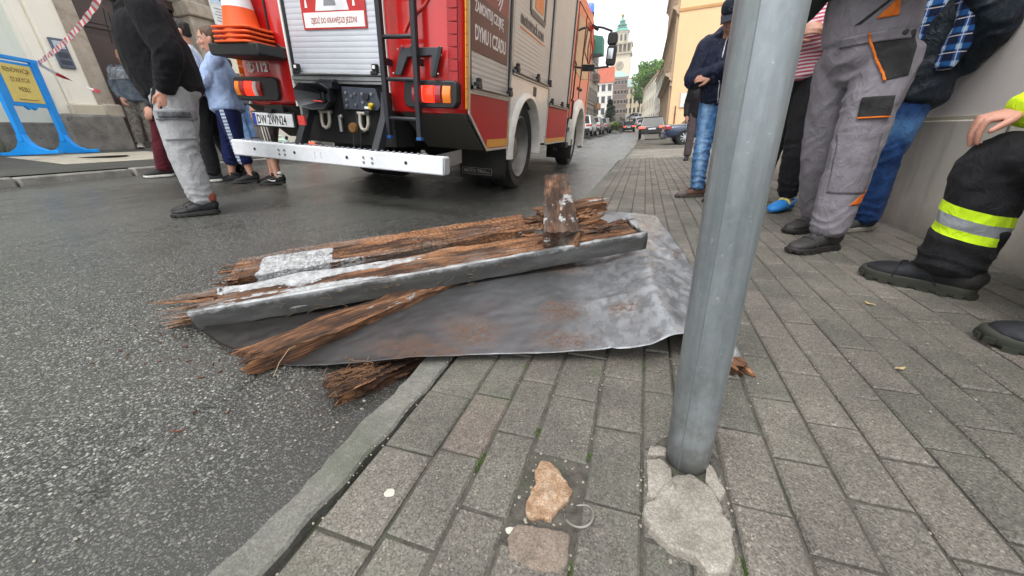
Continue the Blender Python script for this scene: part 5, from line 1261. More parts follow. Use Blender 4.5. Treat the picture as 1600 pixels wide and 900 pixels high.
def shoe(parent, ank, yaw, L=.28, upper=None, sole=None, tall=.10, lace=None, name='shoe', welt=0.0, roll=0.0, sole_h=.026, fat=1.0, toe=None):
    """shoe with its sole; ank is the heel-side point under the ankle on the ground"""
    k = L / .28; M = Matrix.Translation(ank) @ Matrix.Rotation(yaw, 4, 'Z') @ Matrix.Rotation(roll, 4, 'X')
    T = lambda x, y, z: tuple(M @ V((x * k * fat, y * k, z * k))); sd = tuple(M.to_3x3() @ V((1, 0, 0)))
    m = MB(); pr = [(-.078, .022, .02, .085), (-.062, .033, .015, .10), (-.02, .037, .012, .115), (.03, .039, .012, .105), (.07, .044, .012, .084), (.115, .049, .012, .070), (.155, .046, .012, .062), (.185, .034, .014, .052), (.200, .016, .018, .040)]
    loft(m, [T(0, y, (a + b) / 2) for (y, w_, a, b) in pr], [(w_ * k * fat, (b - a) / 2 * k) for (y, w_, a, b) in pr], side=sd, n=16, sub=3)
    loft(m, [T(0, -.022, .05), T(0, -.026, .10), T(0, -.03, .10 + tall * .5), T(0, -.034, .10 + tall)], [(.037 * k, .055 * k), (.038 * k, .052 * k), (.042 * k, .054 * k), (.045 * k, .057 * k)], side=sd, n=14)
    sh = organic(name, m, upper, parent, .0055, 3, folds([(T(0, .06, .07), .05, .003, tuple(M.to_3x3() @ V((0, 1, .2))), 160)], .0012, 3, (30, 30, 30)))
    out = [(-.028, -.07), (-.036, -.04), (-.036, .0), (-.040, .05), (-.049, .10), (-.051, .14), (-.043, .18), (-.024, .205), (.0, .213), (.024, .205), (.042, .18), (.047, .14), (.046, .10), (.038, .05), (.035, .0), (.036, -.04), (.028, -.07), (.0, -.085)]
    rows = []
    for (z, s_) in ((0, .97), (.003, 1.0), (sole_h * .55, 1.02), (sole_h, 1.005), (sole_h + .006, .96)):
        rows.append([T(x * s_ * 1.02, y * s_ + (.0), z + (.010 if y > .18 else 0) * (1 if z < .02 else .6)) for x, y in out])
    ms = MB().grid([r + [r[0]] for r in rows]); n = len(out)
    ms.f += [tuple(range(n)), tuple(4 * (n + 1) + j for j in range(n))[::-1]]; ms.m += [0, 0]
    ms.build('sole', sole, sh, subsurf=1, ang=80)
    sm_ = MB(); sm_.tube([T(-.050, .105, .03), T(-.045, .104, .055), T(-.026, .108, .072), T(0, .112, .0765), T(.026, .108, .072), T(.045, .104, .055), T(.050, .105, .03)], .0028 * k, 5)
    sm_.tube([T(-.040, .0, .03), T(-.040, .03, .075), T(-.030, .055, .094), T(-.012, .085, .085)], .0024 * k, 5); sm_.tube([T(.040, .0, .03), T(.040, .03, .075), T(.030, .055, .094), T(.012, .085, .085)], .0024 * k, 5)
    sm_.build('seam', upper, sh)
    if tall > .1 or lace:
        lg_ = MB()
        for i in range(len(out)):
            (x0_, y0_), (x1_, y1_) = out[i], out[(i + 1) % len(out)]
            q = Matrix.Rotation(math.atan2(y1_ - y0_, x1_ - x0_), 3, 'Z'); cx_, cy_ = (x0_ + x1_) / 2 * 1.05, (y0_ + y1_) / 2 * 1.01
            o_ = len(lg_.v); b_ = MB().box((0, 0, 0), (math.dist(out[i], out[(i + 1) % len(out)]) * .62, .007, .013), 0, q)
            lg_.add([T(v[0] + cx_, v[1] + cy_, v[2] + .0075 + (.010 if cy_ > .18 else 0)) for v in b_.v], b_.f)
        lg_.build('sole_lugs', sole, sh)
    if lace:
        ml = MB()
        for i, y in enumerate((.028, .046, .064, .082)):
            z = (.118 - i * .0125); w_ = .026
            ml.tube([T(-w_, y - .006, z - .016), T(-.012, y + .002, z - .001), T(.012, y - .002, z + .001), T(w_, y + .006, z - .016)], .0026 * k, 5)
        ml.tube([T(0, .024, .122), T(.02, .045, .13), T(.035, .03, .105), T(.012, .02, .12)], .0022, 5); ml.tube([T(0, .024, .122), T(-.02, .05, .128), T(-.04, .035, .10)], .0022, 5)
        ml.build('laces', lace, sh)
    if toe:
        mt = MB(); loft(mt, [T(0, y, (a + b) / 2) for (y, w_, a, b) in pr[5:]], [(w_ * k * fat + .0015, (b - a) / 2 * k + .0018) for (y, w_, a, b) in pr[5:]], side=sd, n=16, sub=3); mt.build('toe_cap', toe, sh, ang=60)
    return sh
def person(label, loc, rz, group=None):
    return thing('person', label, 'person', loc, rz, group)
def legs(hl, kl, al, hr, kr, ar, waist, hem=.075, th=.098, kn=.075, cf=.078, hip=(.175, .125), wz=.12, extra=0.0):
    """trouser lofts: two legs and the seat; waist is the centre of the waistband"""
    m = MB()
    for (h, k, a) in ((hl, kl, al), (hr, kr, ar)):
        h, k, a = V(h), V(k), V(a); md = k.lerp(a, .42)
        loft(m, [h + V((0, 0, .04)), h, h.lerp(k, .35), h.lerp(k, .75), k, md, k.lerp(a, .8), a], [th * 1.02, th * 1.03, th * .98, (th * .35 + kn * .65), kn, cf, (cf + hem) / 2, hem], n=16)
    c = (V(hl) + V(hr)) / 2; w_ = V(waist)
    loft(m, [c + V((0, 0, -.06)), c + V((0, 0, .02)), c.lerp(w_, .55), w_], [(hip[0] * .75, hip[1] * .8), hip, (hip[0] * .97, hip[1] * .98), (hip[0] * .93, hip[1] * .95)], n=20)
    return m
def top(hemc, waist, chest, sh_c, neck, shl, ell, wrl, shr, elr, wrr, r=((.18, .135), (.18, .13), (.195, .14), (.165, .10)), arm=(.072, .062, .050), nk=.06):
    m = MB()
    loft(m, [hemc, waist, chest, sh_c, neck], list(r) + [(nk, nk)], n=22)
    for (s, e, w_) in ((shl, ell, wrl), (shr, elr, wrr)):
        s, e, w_ = V(s), V(e), V(w_)
        inn = s.lerp(V(sh_c), .45)
        loft(m, [inn, s, s.lerp(e, .5), e, e.lerp(w_, .5), w_], [arm[0] * .95, arm[0], (arm[0] + arm[1]) / 2, arm[1], (arm[1] + arm[2]) / 2, arm[2]], n=14)
    return m
def body(parent, head, neck, sh_c, pelvis, arms, legs_, headyaw=0.0, headpitch=0.0, hsc=1.0, voxel=.0055, mat=None, hands=(), bare=1.0):
    """one continuous body: head, neck, trunk, arms with hands, legs"""
    m = MB(); H = head_lofts(m, head, headyaw, headpitch, hsc)
    loft(m, [V(head) + (H.to_3x3() @ V((0, -.015, -.05))), V(neck), V(sh_c)], [(.058, .062), (.058, .06), (.10, .075)], n=14)
    p = V(pelvis); c = V(sh_c)
    loft(m, [p, p.lerp(c, .35), p.lerp(c, .75), c + V((0, 0, .02))], [(.145, .10), (.13, .095), (.155, .10), (.12, .075)], n=18)
    for (s, e, w_) in arms:
        s, e, w_ = V(s), V(e), V(w_); loft(m, [s.lerp(c, .4), s, s.lerp(e, .45), e, e.lerp(w_, .35), w_], [.05, .055, .046, .038, .042, .027], n=12)
    for (h, k, a) in legs_:
        h, k, a = V(h), V(k), V(a); loft(m, [h.lerp(p, .2), h, h.lerp(k, .5), k, k.lerp(a, .3), k.lerp(a, .7), a, a + V((0, 0, -.04))], [.075, .08, .068, .05, .055 * bare, .042, .036, .034], n=12)
    for hh in hands: hand_lofts(m, *hh)
    b = organic('body', m, mat or SK, parent, voxel, 3)
    return b, H
def on_mesh(ob, orig, dirn, poly, xa, ya, name, mat, off=.003, step=.008, parent=None, rim=True):
    """a pocket, panel or patch cut to poly and laid on the cloth: found by casting from orig along dirn"""
    from mathutils.bvhtree import BVHTree
    me = ob.data; bvh = BVHTree.FromPolygons([v.co for v in me.vertices], [p.vertices for p in me.polygons])
    xs = [p[0] for p in poly]; ys = [p[1] for p in poly]
    nx = max(2, int((max(xs) - min(xs)) / step)); O = V(orig); D = V(dirn).normalized(); X = V(xa); Y = V(ya)
    bm = bmesh.new(); vs = [bm.verts.new((p[0], p[1], 0)) for p in poly]; f = bm.faces.new(vs)
    for ax, arr in ((V((1, 0, 0)), xs), (V((0, 1, 0)), ys)):
        q = min(arr) + step
        while q < max(arr) - step * .3:
            bmesh.ops.bisect_plane(bm, geom=list(bm.verts) + list(bm.edges) + list(bm.faces), plane_co=ax * q, plane_no=ax); q += step
    last = None
    for v in bm.verts:
        o = O + X * v.co.x + Y * v.co.y; hit = bvh.ray_cast(o, D)
        if hit[0] is None: hit = bvh.find_nearest(o + D * .1)
        v.co = hit[0] - D * off
    me2 = bpy.data.meshes.new(name); bm.to_mesh(me2); bm.free(); me2.materials.append(mat); me2.shade_smooth()
    o = bpy.data.objects.new(name, me2); COL.objects.link(o); o.parent = parent or ob
    md = o.modifiers.new('s', 'SOLIDIFY'); md.thickness = off * 1.6; md.offset = -1
    return o
Z = (0, 0, 1); Y_ = (0, 1, 0); X_ = (1, 0, 0)
SOLEB = plain('black rubber sole', '#1c1b1a', .7, dirt=.3); SOLEW = plain('white rubber sole', '#cfccc5', .6, dirt=.25)
BLKLEA = plain('black leather', '#1b1c1f', .58, var=.4, vs=24, bump=.4, bs=80, dirt=.4, spec=.35)

# ---------- man in a black hoodie, seen from his left, his hand in his pocket (faces -x)
def hoodie_man():
    t = person('person in black hoodie and grey cargo joggers standing on the road, hand in pocket', (-3.46, 2.07, road_z(-3.46)), R(140))
    hl, kl, al = (-.10, .03, .88), (-.10, .05, .48), (-.09, .0, .10); hr, kr, ar = (.10, .03, .88), (.10, .08, .48), (.10, .06, .10)
    tm = legs(hl, kl, al, hr, kr, ar, (0, .0, 1.04), hem=.062, th=.122, kn=.100, cf=.092, hip=(.20, .165))
    jm = cloth('light grey sweat cloth', '#a3a4a6', var=.08)
    zz = [((x, y, .14), .10, .016, Z, 62) for x, y in ((-.09, .02), (.10, .06))] + [((x, -.02, .50), .12, .012, (0, .4, 1), 55) for x in (-.1, .1)] + [((0, -.02, .80), .14, .012, (.5, .6, .6), 45), ((-.16, -.06, .62), .14, .010, (0, .6, .8), 40)]
    tr = organic('joggers', tm, jm, t, .009, 3, folds(zz, .006, 2))
    tp = top((0, .02, .90), (0, .04, 1.05), (0, .04, 1.26), (0, .0, 1.40), (0, .04, 1.50), (-.21, -.01, 1.38), (-.285, -.06, 1.12), (-.225, .03, .90), (.21, -.01, 1.38), (.285, -.04, 1.12), (.22, .05, .90),
             r=((.215, .195), (.225, .215), (.225, .195), (.18, .12)), arm=(.095, .085, .062))
    loft(tp, [(-.09, .06, 1.46), (0, -.01, 1.50), (.09, .06, 1.46)], [.05, .062, .05], side=Z); loft(tp, [(-.10, .07, 1.44), (-.05, .15, 1.40), (0, .18, 1.36)], [.035, .03, .02]); loft(tp, [(.10, .07, 1.44), (.05, .15, 1.40), (0, .18, 1.36)], [.035, .03, .02])
    zz = [((-.27, -.04, 1.13), .12, .012, (0, .5, .9), 45), ((-.25, .02, .97), .09, .012, Z, 70), ((0, .06, .95), .22, .008, (0, .3, 1), 40), ((0, .22, 1.1), .2, .007, (.3, .2, 1), 30)]
    hd = organic('hoodie', tp, cloth('black sweat cloth', (.006, .006, .0075), var=.2), t, .010, 3, folds(zz, .006, 5))
    m = MB(); m.tube([(-.045, .23, 1.40), (-.05, .245, 1.3), (-.045, .255, 1.2)], .0035, 6); m.tube([(.045, .23, 1.40), (.05, .245, 1.3)], .0035, 6); m.build('drawstring', plain('black cord', '#0c0c0d', .7), hd)
    b, H = body(t, (0, .08, 1.60), (0, .05, 1.48), (0, .0, 1.40), (0, .02, .90), [((-.2, .0, 1.38), (-.27, -.04, 1.13), (-.222, .03, .905)), ((.2, .0, 1.38), (.27, -.02, 1.13), (.21, .06, .90))], [(hl, kl, al), (hr, kr, ar)],
                hands=[((-.220, .045, .885), (.16, .25, -1), (-1, -.1, -.1), 1, .35), ((.21, .08, .885), (-.15, .3, -1), (1, 0, 0), -1, .4)])
    eyes(b, H); hair(t, H, plain('dark brown hair', '#2a1d14', .6, var=.4, vs=60))
    lc = plain('red brown lace', '#5b2419', .7)
    shoe(t, (-.09, .01, 0), .05, .30, BLKLEA, SOLEB, .045, lc, 'work_shoe'); shoe(t, (.10, .06, 0), -.15, .30, BLKLEA, SOLEB, .045, lc, 'work_shoe')
    m = MB()
    for x, y in ((-.09, .0), (.10, .05)): loft(m, [(x, y - .02, .11), (x, y - .025, .16)], [(.052, .062), (.05, .06)])
    each(m, 'sock', plain('rust red sock', '#8a4535', .9), t, ang=60)
    # cargo pocket with a printed flap, dark piping of the side pocket
    pk = on_mesh(tr, (-.6, .035, .655), X_, [(-.10, -.085), (.085, -.085), (.085, .075), (-.10, .075)], (0, 1, 0), Z, 'cargo_pocket', jm, .004, .012, t)
    fl_ = on_mesh(tr, (-.6, .035, .745), X_, [(-.115, -.04), (.095, -.04), (.095, .03), (-.115, .03)], (0, 1, 0), Z, 'pocket_flap', cloth('flap grey', '#8f9092'), .008, .012, t)
    on_mesh(tr, (-.6, .035, .742), X_, [(-.09, -.022), (.07, -.022), (.07, .016), (-.09, .016)], (0, 1, 0), Z, 'flap_print', cloth('flap print', '#4b4c50', '#77787b', var=.5), .012, .010, t)
    on_mesh(tr, (-.6, .115, .87), X_, [(-.065, -.10), (-.04, -.10), (.055, .10), (.035, .10)], (0, -1, 0), Z, 'pocket_piping', cloth('piping dark', '#26272b'), .005, .010, t)
    for o in list(t.children_recursive):          # a slight stoop: the upper body sits a little behind the toes
        if o.type == 'MESH' and not any(q.name.startswith('work_shoe') for q in (o, o.parent)):
            displace(o.data, lambda co, no: co - np.stack([0 * co[:, 0], .075 * np.clip((co[:, 2] - .1) / .8, 0, 1), 0 * co[:, 0]], 1))
hoodie_man()

# ---------- generic background person with pose options
def simple(label, loc, rz, h=1.7, top_m=None, leg_m=None, shoe_m=None, sole_m=SOLEB, hair_m=None, lean=(0, 0), pose='side', short=None, stout=1.0, voxel=.010, hair_long=0.0, feet=((-.10, 0), (.10, .02)), group=None, head_pitch=0.0, names=('top', 'trousers', 'shoe'), hem=.072, arms=None, leg_r=(.098, .078, .08), collar=False, bare=1.0, fold=.005):
    k = h / 1.75; t = person(label, loc, rz, group); S_ = lambda x, y, z: (x * k, y * k, z * k)
    lx, ly = lean
    def P(x, y, z): f = max(0, z - .1) / 1.5; return (x * k + lx * f, y * k + ly * f, z * k)
    (fx, fy), (gx, gy) = feet
    hl, hr = P(-.095, 0, .91), P(.095, 0, .91); al, ar = (fx, fy, .10 * k), (gx, gy, .10 * k)
    kl = tuple(V(hl).lerp(V(al), .5) + V((0, .02, .0))); kr = tuple(V(hr).lerp(V(ar), .5) + V((0, .02, 0)))
    za, zb = (al, ar)
    if short: za = tuple(V(kl).lerp(V(al), short)); zb = tuple(V(kr).lerp(V(ar), short))
    tm = legs(hl, kl, za, hr, kr, zb, P(0, 0, 1.05), hem=hem, th=leg_r[0] * stout, kn=leg_r[1], cf=leg_r[2], hip=(.17 * stout, .125 * stout))
    zz = [((a[0], a[1], a[2] + .03), .09, .013, Z, 62) for a in (za, zb)] + [(q, .11, .010, (0, .4, 1), 50) for q in (kl, kr)]
    tr = organic(names[1], tm, leg_m, t, voxel, 3, folds(zz, fold, 3))
    shl, shr = P(-.185, -.01, 1.41), P(.185, -.01, 1.41)
    if arms is None:
        arms = {'side': ((-.24, -.03, 1.13), (-.235, .06, .90), (.24, -.03, 1.13), (.235, .06, .90)), 'crossed': ((-.235, .05, 1.15), (.08, .20, 1.14), (.235, .06, 1.14), (-.09, .235, 1.19)), 'hip': ((-.30, -.04, 1.16), (-.18, .06, 1.0), (.25, -.02, 1.13), (.20, .10, .92)), 'reach': ((-.20, .14, 1.17), (-.10, .36, 1.16), (.22, .05, 1.14), (.15, .28, 1.08))}[pose]
    el, wl, er, wr = [P(*a) for a in arms]
    tp = top(P(0, 0, .88), P(0, .01, 1.05), P(0, .01, 1.27), P(0, -.01, 1.40), P(0, .0, 1.50), shl, el, wl, shr, er, wr, r=((.185 * stout, .14 * stout), (.18 * stout, .135 * stout), (.195 * stout, .145 * stout), (.165, .105)), arm=(.076, .066, .052))
    if collar:
        loft(tp, [P(-.085, .03, 1.45), P(-.05, -.07, 1.49), P(.05, -.07, 1.49), P(.085, .03, 1.45)], [.035, .045, .045, .035], side=Z)
    zz = [(el, .11, .011, V(wl) - V(el), 50), (er, .11, .011, V(wr) - V(er), 50), (wl, .07, .009, V(wl) - V(el), 80), (P(0, 0, .95), .2, .007, Z, 40)]
    tpo = organic(names[0], tp, top_m, t, voxel, 3, folds(zz, fold, 6))
    def hd(w_, e, sgn):
        d = (V(w_) - V(e)).normalized(); return (tuple(V(w_) + d * .01), tuple(d), tuple(V((sgn, .3, .2)) if pose != 'crossed' else V((0, 1, .3))), 1 if sgn < 0 else -1, .45)
    b, H = body(t, P(0, .03, 1.62), P(0, .0, 1.49), P(0, 0, 1.39), P(0, 0, .93), [(shl, el, wl), (shr, er, wr)], [(hl, kl, al), (hr, kr, ar)], 0, head_pitch, .97, voxel * .75, hands=[hd(wl, el, -1), hd(wr, er, 1)], bare=bare)
    eyes(b, H)
    if hair_m: hair(t, H, hair_m, hair_long)
    for (x, y), yw in (((fx, fy), .12), ((gx, gy), -.12)): shoe(t, (x, y + .01, 0), yw, .27, shoe_m, sole_m, .02 if short else .04, None, names[2])
    return t, tr, tpo, H
BR_HAIR = plain('brown hair', '#4a3322', .6, var=.4, vs=60); DK_HAIR = plain('black brown hair', '#1d1512', .6, var=.4, vs=60); BL_HAIR = plain('fair hair', '#9a7a4e', .6, var=.35, vs=60)
def stripes_side(m, c):
    # two pale bands down the outer side of the leg
    x, y, z = m.sep()
    return c
JEANS = cloth('blue denim', '#2d4663', '#4d6b8c', 900, .85)

# woman in the doorway, hand on hip
fz = lambda x, y: PZ(x, y)
def grey_check(m, c):
    n = m.noise(22, 3, .6); return m.mix(m.ramp(n, [(.45, 0.0), (.55, .7)]), c, hexc('#4e4a44'))
t, tr, tp, H = simple('person in grey sweater and mottled grey trousers standing in the doorway, hand on hip', (-8.94, 4.72, fz(-8.94, 4.72) + .01), R(-118), 1.60, cloth('slate grey knit', '#4b545e', '#626b75'), cloth('mottled grey trousers', '#8a857c', '#6c675f', fn=grey_check), plain('grey sneaker', '#77736d', .7), SOLEW, BL_HAIR, pose='hip', lean=(-.14, 0), hair_long=.05, names=('sweater', 'trousers', 'sneaker'), stout=1.1)
m = MB(); 
o = on_mesh(tp, (0, .8, 1.22), (0, -1, 0), [(-.15, -.10), (.15, -.10), (.13, .10), (-.13, .10)], X_, Z, 'lace_yoke', cloth('pale lace', '#7a8189', '#9aa0a8', fn=grey_check), .003, .012)
# person in maroon trousers by the far kerb, behind the man in the hoodie
simple('person in maroon trousers and black white-soled shoes at the far kerb behind the black hoodie', (-5.72, 3.10, road_z(-5.72)), R(140), 1.52, cloth('dark sweater', '#2b2a31'), cloth('maroon cloth', (.075, .008, .016), var=.25), plain('black canvas', '#18181a', .8), SOLEW, BR_HAIR, lean=(0, -.36), names=('sweater', 'trousers', 'sneaker'))
# person in white top and black trousers
simple('person in white top and black trousers between the black hoodie and the woman', (-4.93, 3.22, road_z(-4.93)), R(138), 1.66, cloth('white sweat cloth', '#b9c3d2', '#dfe3ea'), cloth('black trousers', (.010, .010, .011)), plain('dark grey sneaker', '#37393d', .7), SOLEW, DK_HAIR, lean=(0, -.10), names=('sweatshirt', 'trousers', 'sneaker'), feet=((-.10, .05), (.10, -.18)))
# woman in light blue hoodie, navy trousers with a pale side stripe
def navy_stripe(m, c):
    x, y, z = m.sep(); a = m.math('ABSOLUTE', m.math('ADD', y, .02)); b = m.math('LESS_THAN', a, .022); o_ = m.math('GREATER_THAN', m.math('ABSOLUTE', x), .075)
    q = m.math('MULTIPLY', m.math('MULTIPLY', b, o_), m.ramp(m.wave(9, dir='Z', dist=1), [(.3, .35), (.7, 1.0)])); return m.mix(q, c, hexc('#b6c3d6'))
t, tr, tp, H = simple('woman in light blue hoodie and navy trousers with a pale stripe, arm reaching out', (-4.64, 3.28, road_z(-4.58)), R(138), 1.60, cloth('light blue sweat cloth', '#93a9d0', '#a9bbdd'), cloth('navy jersey', '#141c46', fn=navy_stripe), plain('black sneaker', '#141416', .75), SOLEB, BR_HAIR, lean=(0, -.12), pose='reach', short=.62, names=('hoodie', 'cropped_trousers', 'sneaker'), feet=((-.10, -.10), (.10, .12)), stout=1.18, collar=True)
# person in puffy vest and striped shorts
def shorts_stripe(m, c):
    x, y, z = m.sep(); f = m.math('PINGPONG', m.math('ADD', y, .06), .014); q = m.math('MULTIPLY', m.math('LESS_THAN', f, .0045), m.math('MULTIPLY', m.math('LESS_THAN', m.math('ABSOLUTE', m.math('ADD', y, .005)), .05), m.math('GREATER_THAN', m.math('ABSOLUTE', x), .07)))
    return m.mix(q, c, hexc('#d9d5cf'))
def quilt(m, c):
    return m.mix(m.ramp(m.wave(5.2, dir='Z', dist=.6), [(.0, .75), (.25, 0.0)]), c, (.006, .007, .009))
t, tr, tp, H = simple('person in dark quilted vest and brown shorts with white side stripes beside the engine', (-4.22, 3.46, road_z(-4.22)), R(128), 1.66, cloth('dark quilted nylon', '#2a3038', fn=quilt, rough=.6), cloth('brown grey jersey', '#5c5450', fn=shorts_stripe), plain('black sneaker', '#141416', .75), SOLEB, DK_HAIR, short=.42, names=('quilted_vest', 'shorts', 'sneaker'), feet=((-.11, .02), (.10, .12)), lean=(-.02, -.10), leg_r=(.105, .09, .085), hem=.08, bare=1.1)
for c in t.children:
    if c.name.startswith('sneaker'):
        m = MB(); q = c.matrix_local
for sx, sy, yw in ((-.11, .03, .12),):
    M_ = Matrix.Translation((sx, sy, 0)) @ Matrix.Rotation(yw, 4, 'Z')
    pts = [(-.052, .02, .055), (-.053, .035, .045), (-.056, .06, .048), (-.058, .10, .068)]
    MB().tube([tuple(M_ @ V(p)) for p in pts], [.002, .007, .0055, .002], 6).build('shoe_mark', WHT, [c for c in t.children if c.name.startswith('sneaker')][0])
    m = MB()
    for fx, fy in ((-.11, .02), (.10, .12)): loft(m, [(fx, fy - .02, .09), (fx, fy - .022, .138)], [(.037, .043), (.036, .042)])
    each(m, 'sock', plain('white sock', '#cfccc8', .9), t, ang=60)
# jeans far behind
simple('person in blue jeans on the far pavement, seen between the two people by the engine', (-8.3, 6.3, fz(-8.3, 6.3)), R(100), 1.7, cloth('grey jacket', '#5d6168'), cloth('pale denim', '#5b7fae', '#7d9cc4'), plain('white sneaker', '#b8b4ae', .7), SOLEW, DK_HAIR, names=('jacket', 'jeans', 'sneaker'))

# ---------- right side: man in navy jacket, arms crossed, looking down
def fade_jeans(m, c):
    x, y, z = m.sep(); f = m.ramp(m.math('ADD', m.math('MULTIPLY', m.math('ABSOLUTE', m.math('SUBTRACT', m.math('ABSOLUTE', x), .10)), -6.0), m.math('ADD', m.noise(9, 4, .6), .05)), [(.25, 0.0), (.6, .75)])
    c = m.mix(f, c, hexc('#90b0cf')); cr = m.ramp(m.noise(26, 4, .7, vec=m.mapping((.6, .6, 2.4))), [(.55, 0.0), (.68, .5)]); return m.mix(cr, c, hexc('#2b4a70'))
def navy_man():
    t = person('man in navy hooded jacket, cap and light blue jeans looking down, arms crossed', (.635, 4.10, 0), R(158)); t.scale = (.94,) * 3
    hl, kl, al = (-.095, .0, .91), (-.10, .05, .49), (-.09, .10, .10); hr, kr, ar = (.095, .0, .91), (.11, .03, .49), (.11, .0, .10)
    tm = legs(hl, kl, al, hr, kr, ar, (0, 0, 1.05), hem=.068, th=.098, kn=.078, cf=.077, hip=(.175, .125))
    zz = [((a[0], a[1], .16), .13, .017, Z, 58) for a in (al, ar)] + [(q, .13, .012, (.2, .3, 1), 48) for q in (kl, kr)] + [((0, .08, .84), .14, .010, (1, 0, .5), 50)]
    tr = organic('jeans', tm, cloth('washed denim', '#39618f', '#5079a6', 900, .85, fn=fade_jeans), t, .008, 3, folds(zz, .005, 11))
    nv = cloth('navy nylon', '#11172b', '#182038', 500, .55)
    arms = [((-.20, .0, 1.40), (-.275, .05, 1.13), (.06, .185, 1.12)), ((.20, .0, 1.40), (.275, .06, 1.12), (-.06, .225, 1.17))]
    tp = top((0, .0, .93), (0, .01, 1.04), (0, .02, 1.26), (0, -.02, 1.41), (0, .0, 1.50), *arms[0], *arms[1], r=((.195, .15), (.205, .165), (.215, .155), (.175, .11)), arm=(.088, .078, .060))
    loft(tp, [(-.10, .05, 1.44), (-.10, -.06, 1.50), (0, -.12, 1.53), (.10, -.06, 1.50), (.10, .05, 1.44)], [.04, .055, .06, .055, .04], side=Z)
    zz = [(arms[0][1], .13, .014, (1, .3, .3), 45), (arms[1][1], .13, .014, (1, -.3, .3), 45), ((0, .15, 1.15), .2, .012, (.3, .2, 1), 36), ((0, .1, .93), .25, .012, (.2, .2, 1), 34), ((0, 0, 1.35), .2, .008, (1, 0, 1), 36)]
    jk = organic('hooded_jacket', tp, nv, t, .008, 2, folds(zz, .007, 14))
    on_mesh(jk, (.0, .8, .99), (0, -1, 0), [(-.004, -.09), (.004, -.09), (.004, .09), (-.004, .09)], X_, Z, 'zip', plain('pale zip', '#c7c9cc', .35, .5), .004, .012)
    on_mesh(jk, (.01, .8, 1.345), (0, -1, 0), [(-.004, -.085), (.004, -.085), (.004, .085), (-.004, .085)], X_, Z, 'zip', plain('pale zip', '#c7c9cc', .35, .5), .004, .012)
    b, H = body(t, (0, .11, 1.575), (0, .045, 1.48), (0, 0, 1.39), (0, 0, .93), arms, [(hl, kl, al), (hr, kr, ar)], .12, .50, 1.0, .0045, hands=[((-.075, .225, 1.175), (-1, .05, .12), (.1, 1, .3), 1, .35), ((.075, .19, 1.12), (1, .0, .05), (0, 1, .3), -1, .5)])
    eyes(b, H); hair(t, H, DK_HAIR, 0, sc=.98)
    # cap with its peak
    m = MB(); T = lambda *p: tuple(H @ V(p)); sd = tuple(H.to_3x3() @ V((1, 0, 0)))
    pr = [(.045, -.012, .088, .108), (.075, -.012, .090, .108), (.11, -.012, .080, .097), (.135, -.014, .055, .066), (.146, -.014, .02, .024)]
    loft(m, [T(0, y, z) for z, y, a, b_ in pr], [(a, b_) for z, y, a, b_ in pr], side=sd, n=20)
    cp = organic('cap', m, cloth('dark navy cotton', '#1a2029', '#252c38'), t, .005, 2)
    P = [[T(x * (1 - .18 * v), .075 + .095 * v - 2.2 * x * x * (.6 + .6 * v), .052 - .030 * v - 4.0 * x * x) for x in [(-.075 + .15 * i / 14) for i in range(15)]] for v in [j / 6 for j in range(7)]]
    MB().grid(P).build('cap_peak', cloth('cap peak grey', '#2d333c'), cp, thick=.006, ang=60)
    m = MB(); 
    for i in range(5):
        r0 = Matrix.Rotation(.1, 3, 'Z'); m.box(T(.0 + .013 * math.cos(i * 1.256), .096, .092 + .013 * math.sin(i * 1.256)), (.008, .004, .004))
    m.build('cap_emblem', plain('emblem grey', '#59616b', .6), cp)
    bs = plain('brown suede', '#5b4133', .85, var=.2, dirt=.2); so_ = plain('dark brown sole', '#3a332e', .8)
    shoe(t, (-.09, .10, 0), -.12, .29, bs, so_, .03, plain('dark lace', '#2a2622', .8), toe=plain('grey toe', '#56514c', .8)); shoe(t, (.11, .0, 0), -.95, .29, bs, so_, .03, plain('dark lace', '#2a2622', .8), toe=plain('grey toe', '#56514c', .8))
navy_man()
simple('person in black jacket and grey brown trousers walking behind the man in navy', (1.02, 9.15, 0), R(175), 1.72, cloth('black nylon', (.012, .012, .014), rough=.6), cloth('grey brown cloth', '#51484a'), BLKLEA, SOLEB, DK_HAIR, names=('jacket', 'trousers', 'shoe'), feet=((-.10, .0), (.12, .12)))

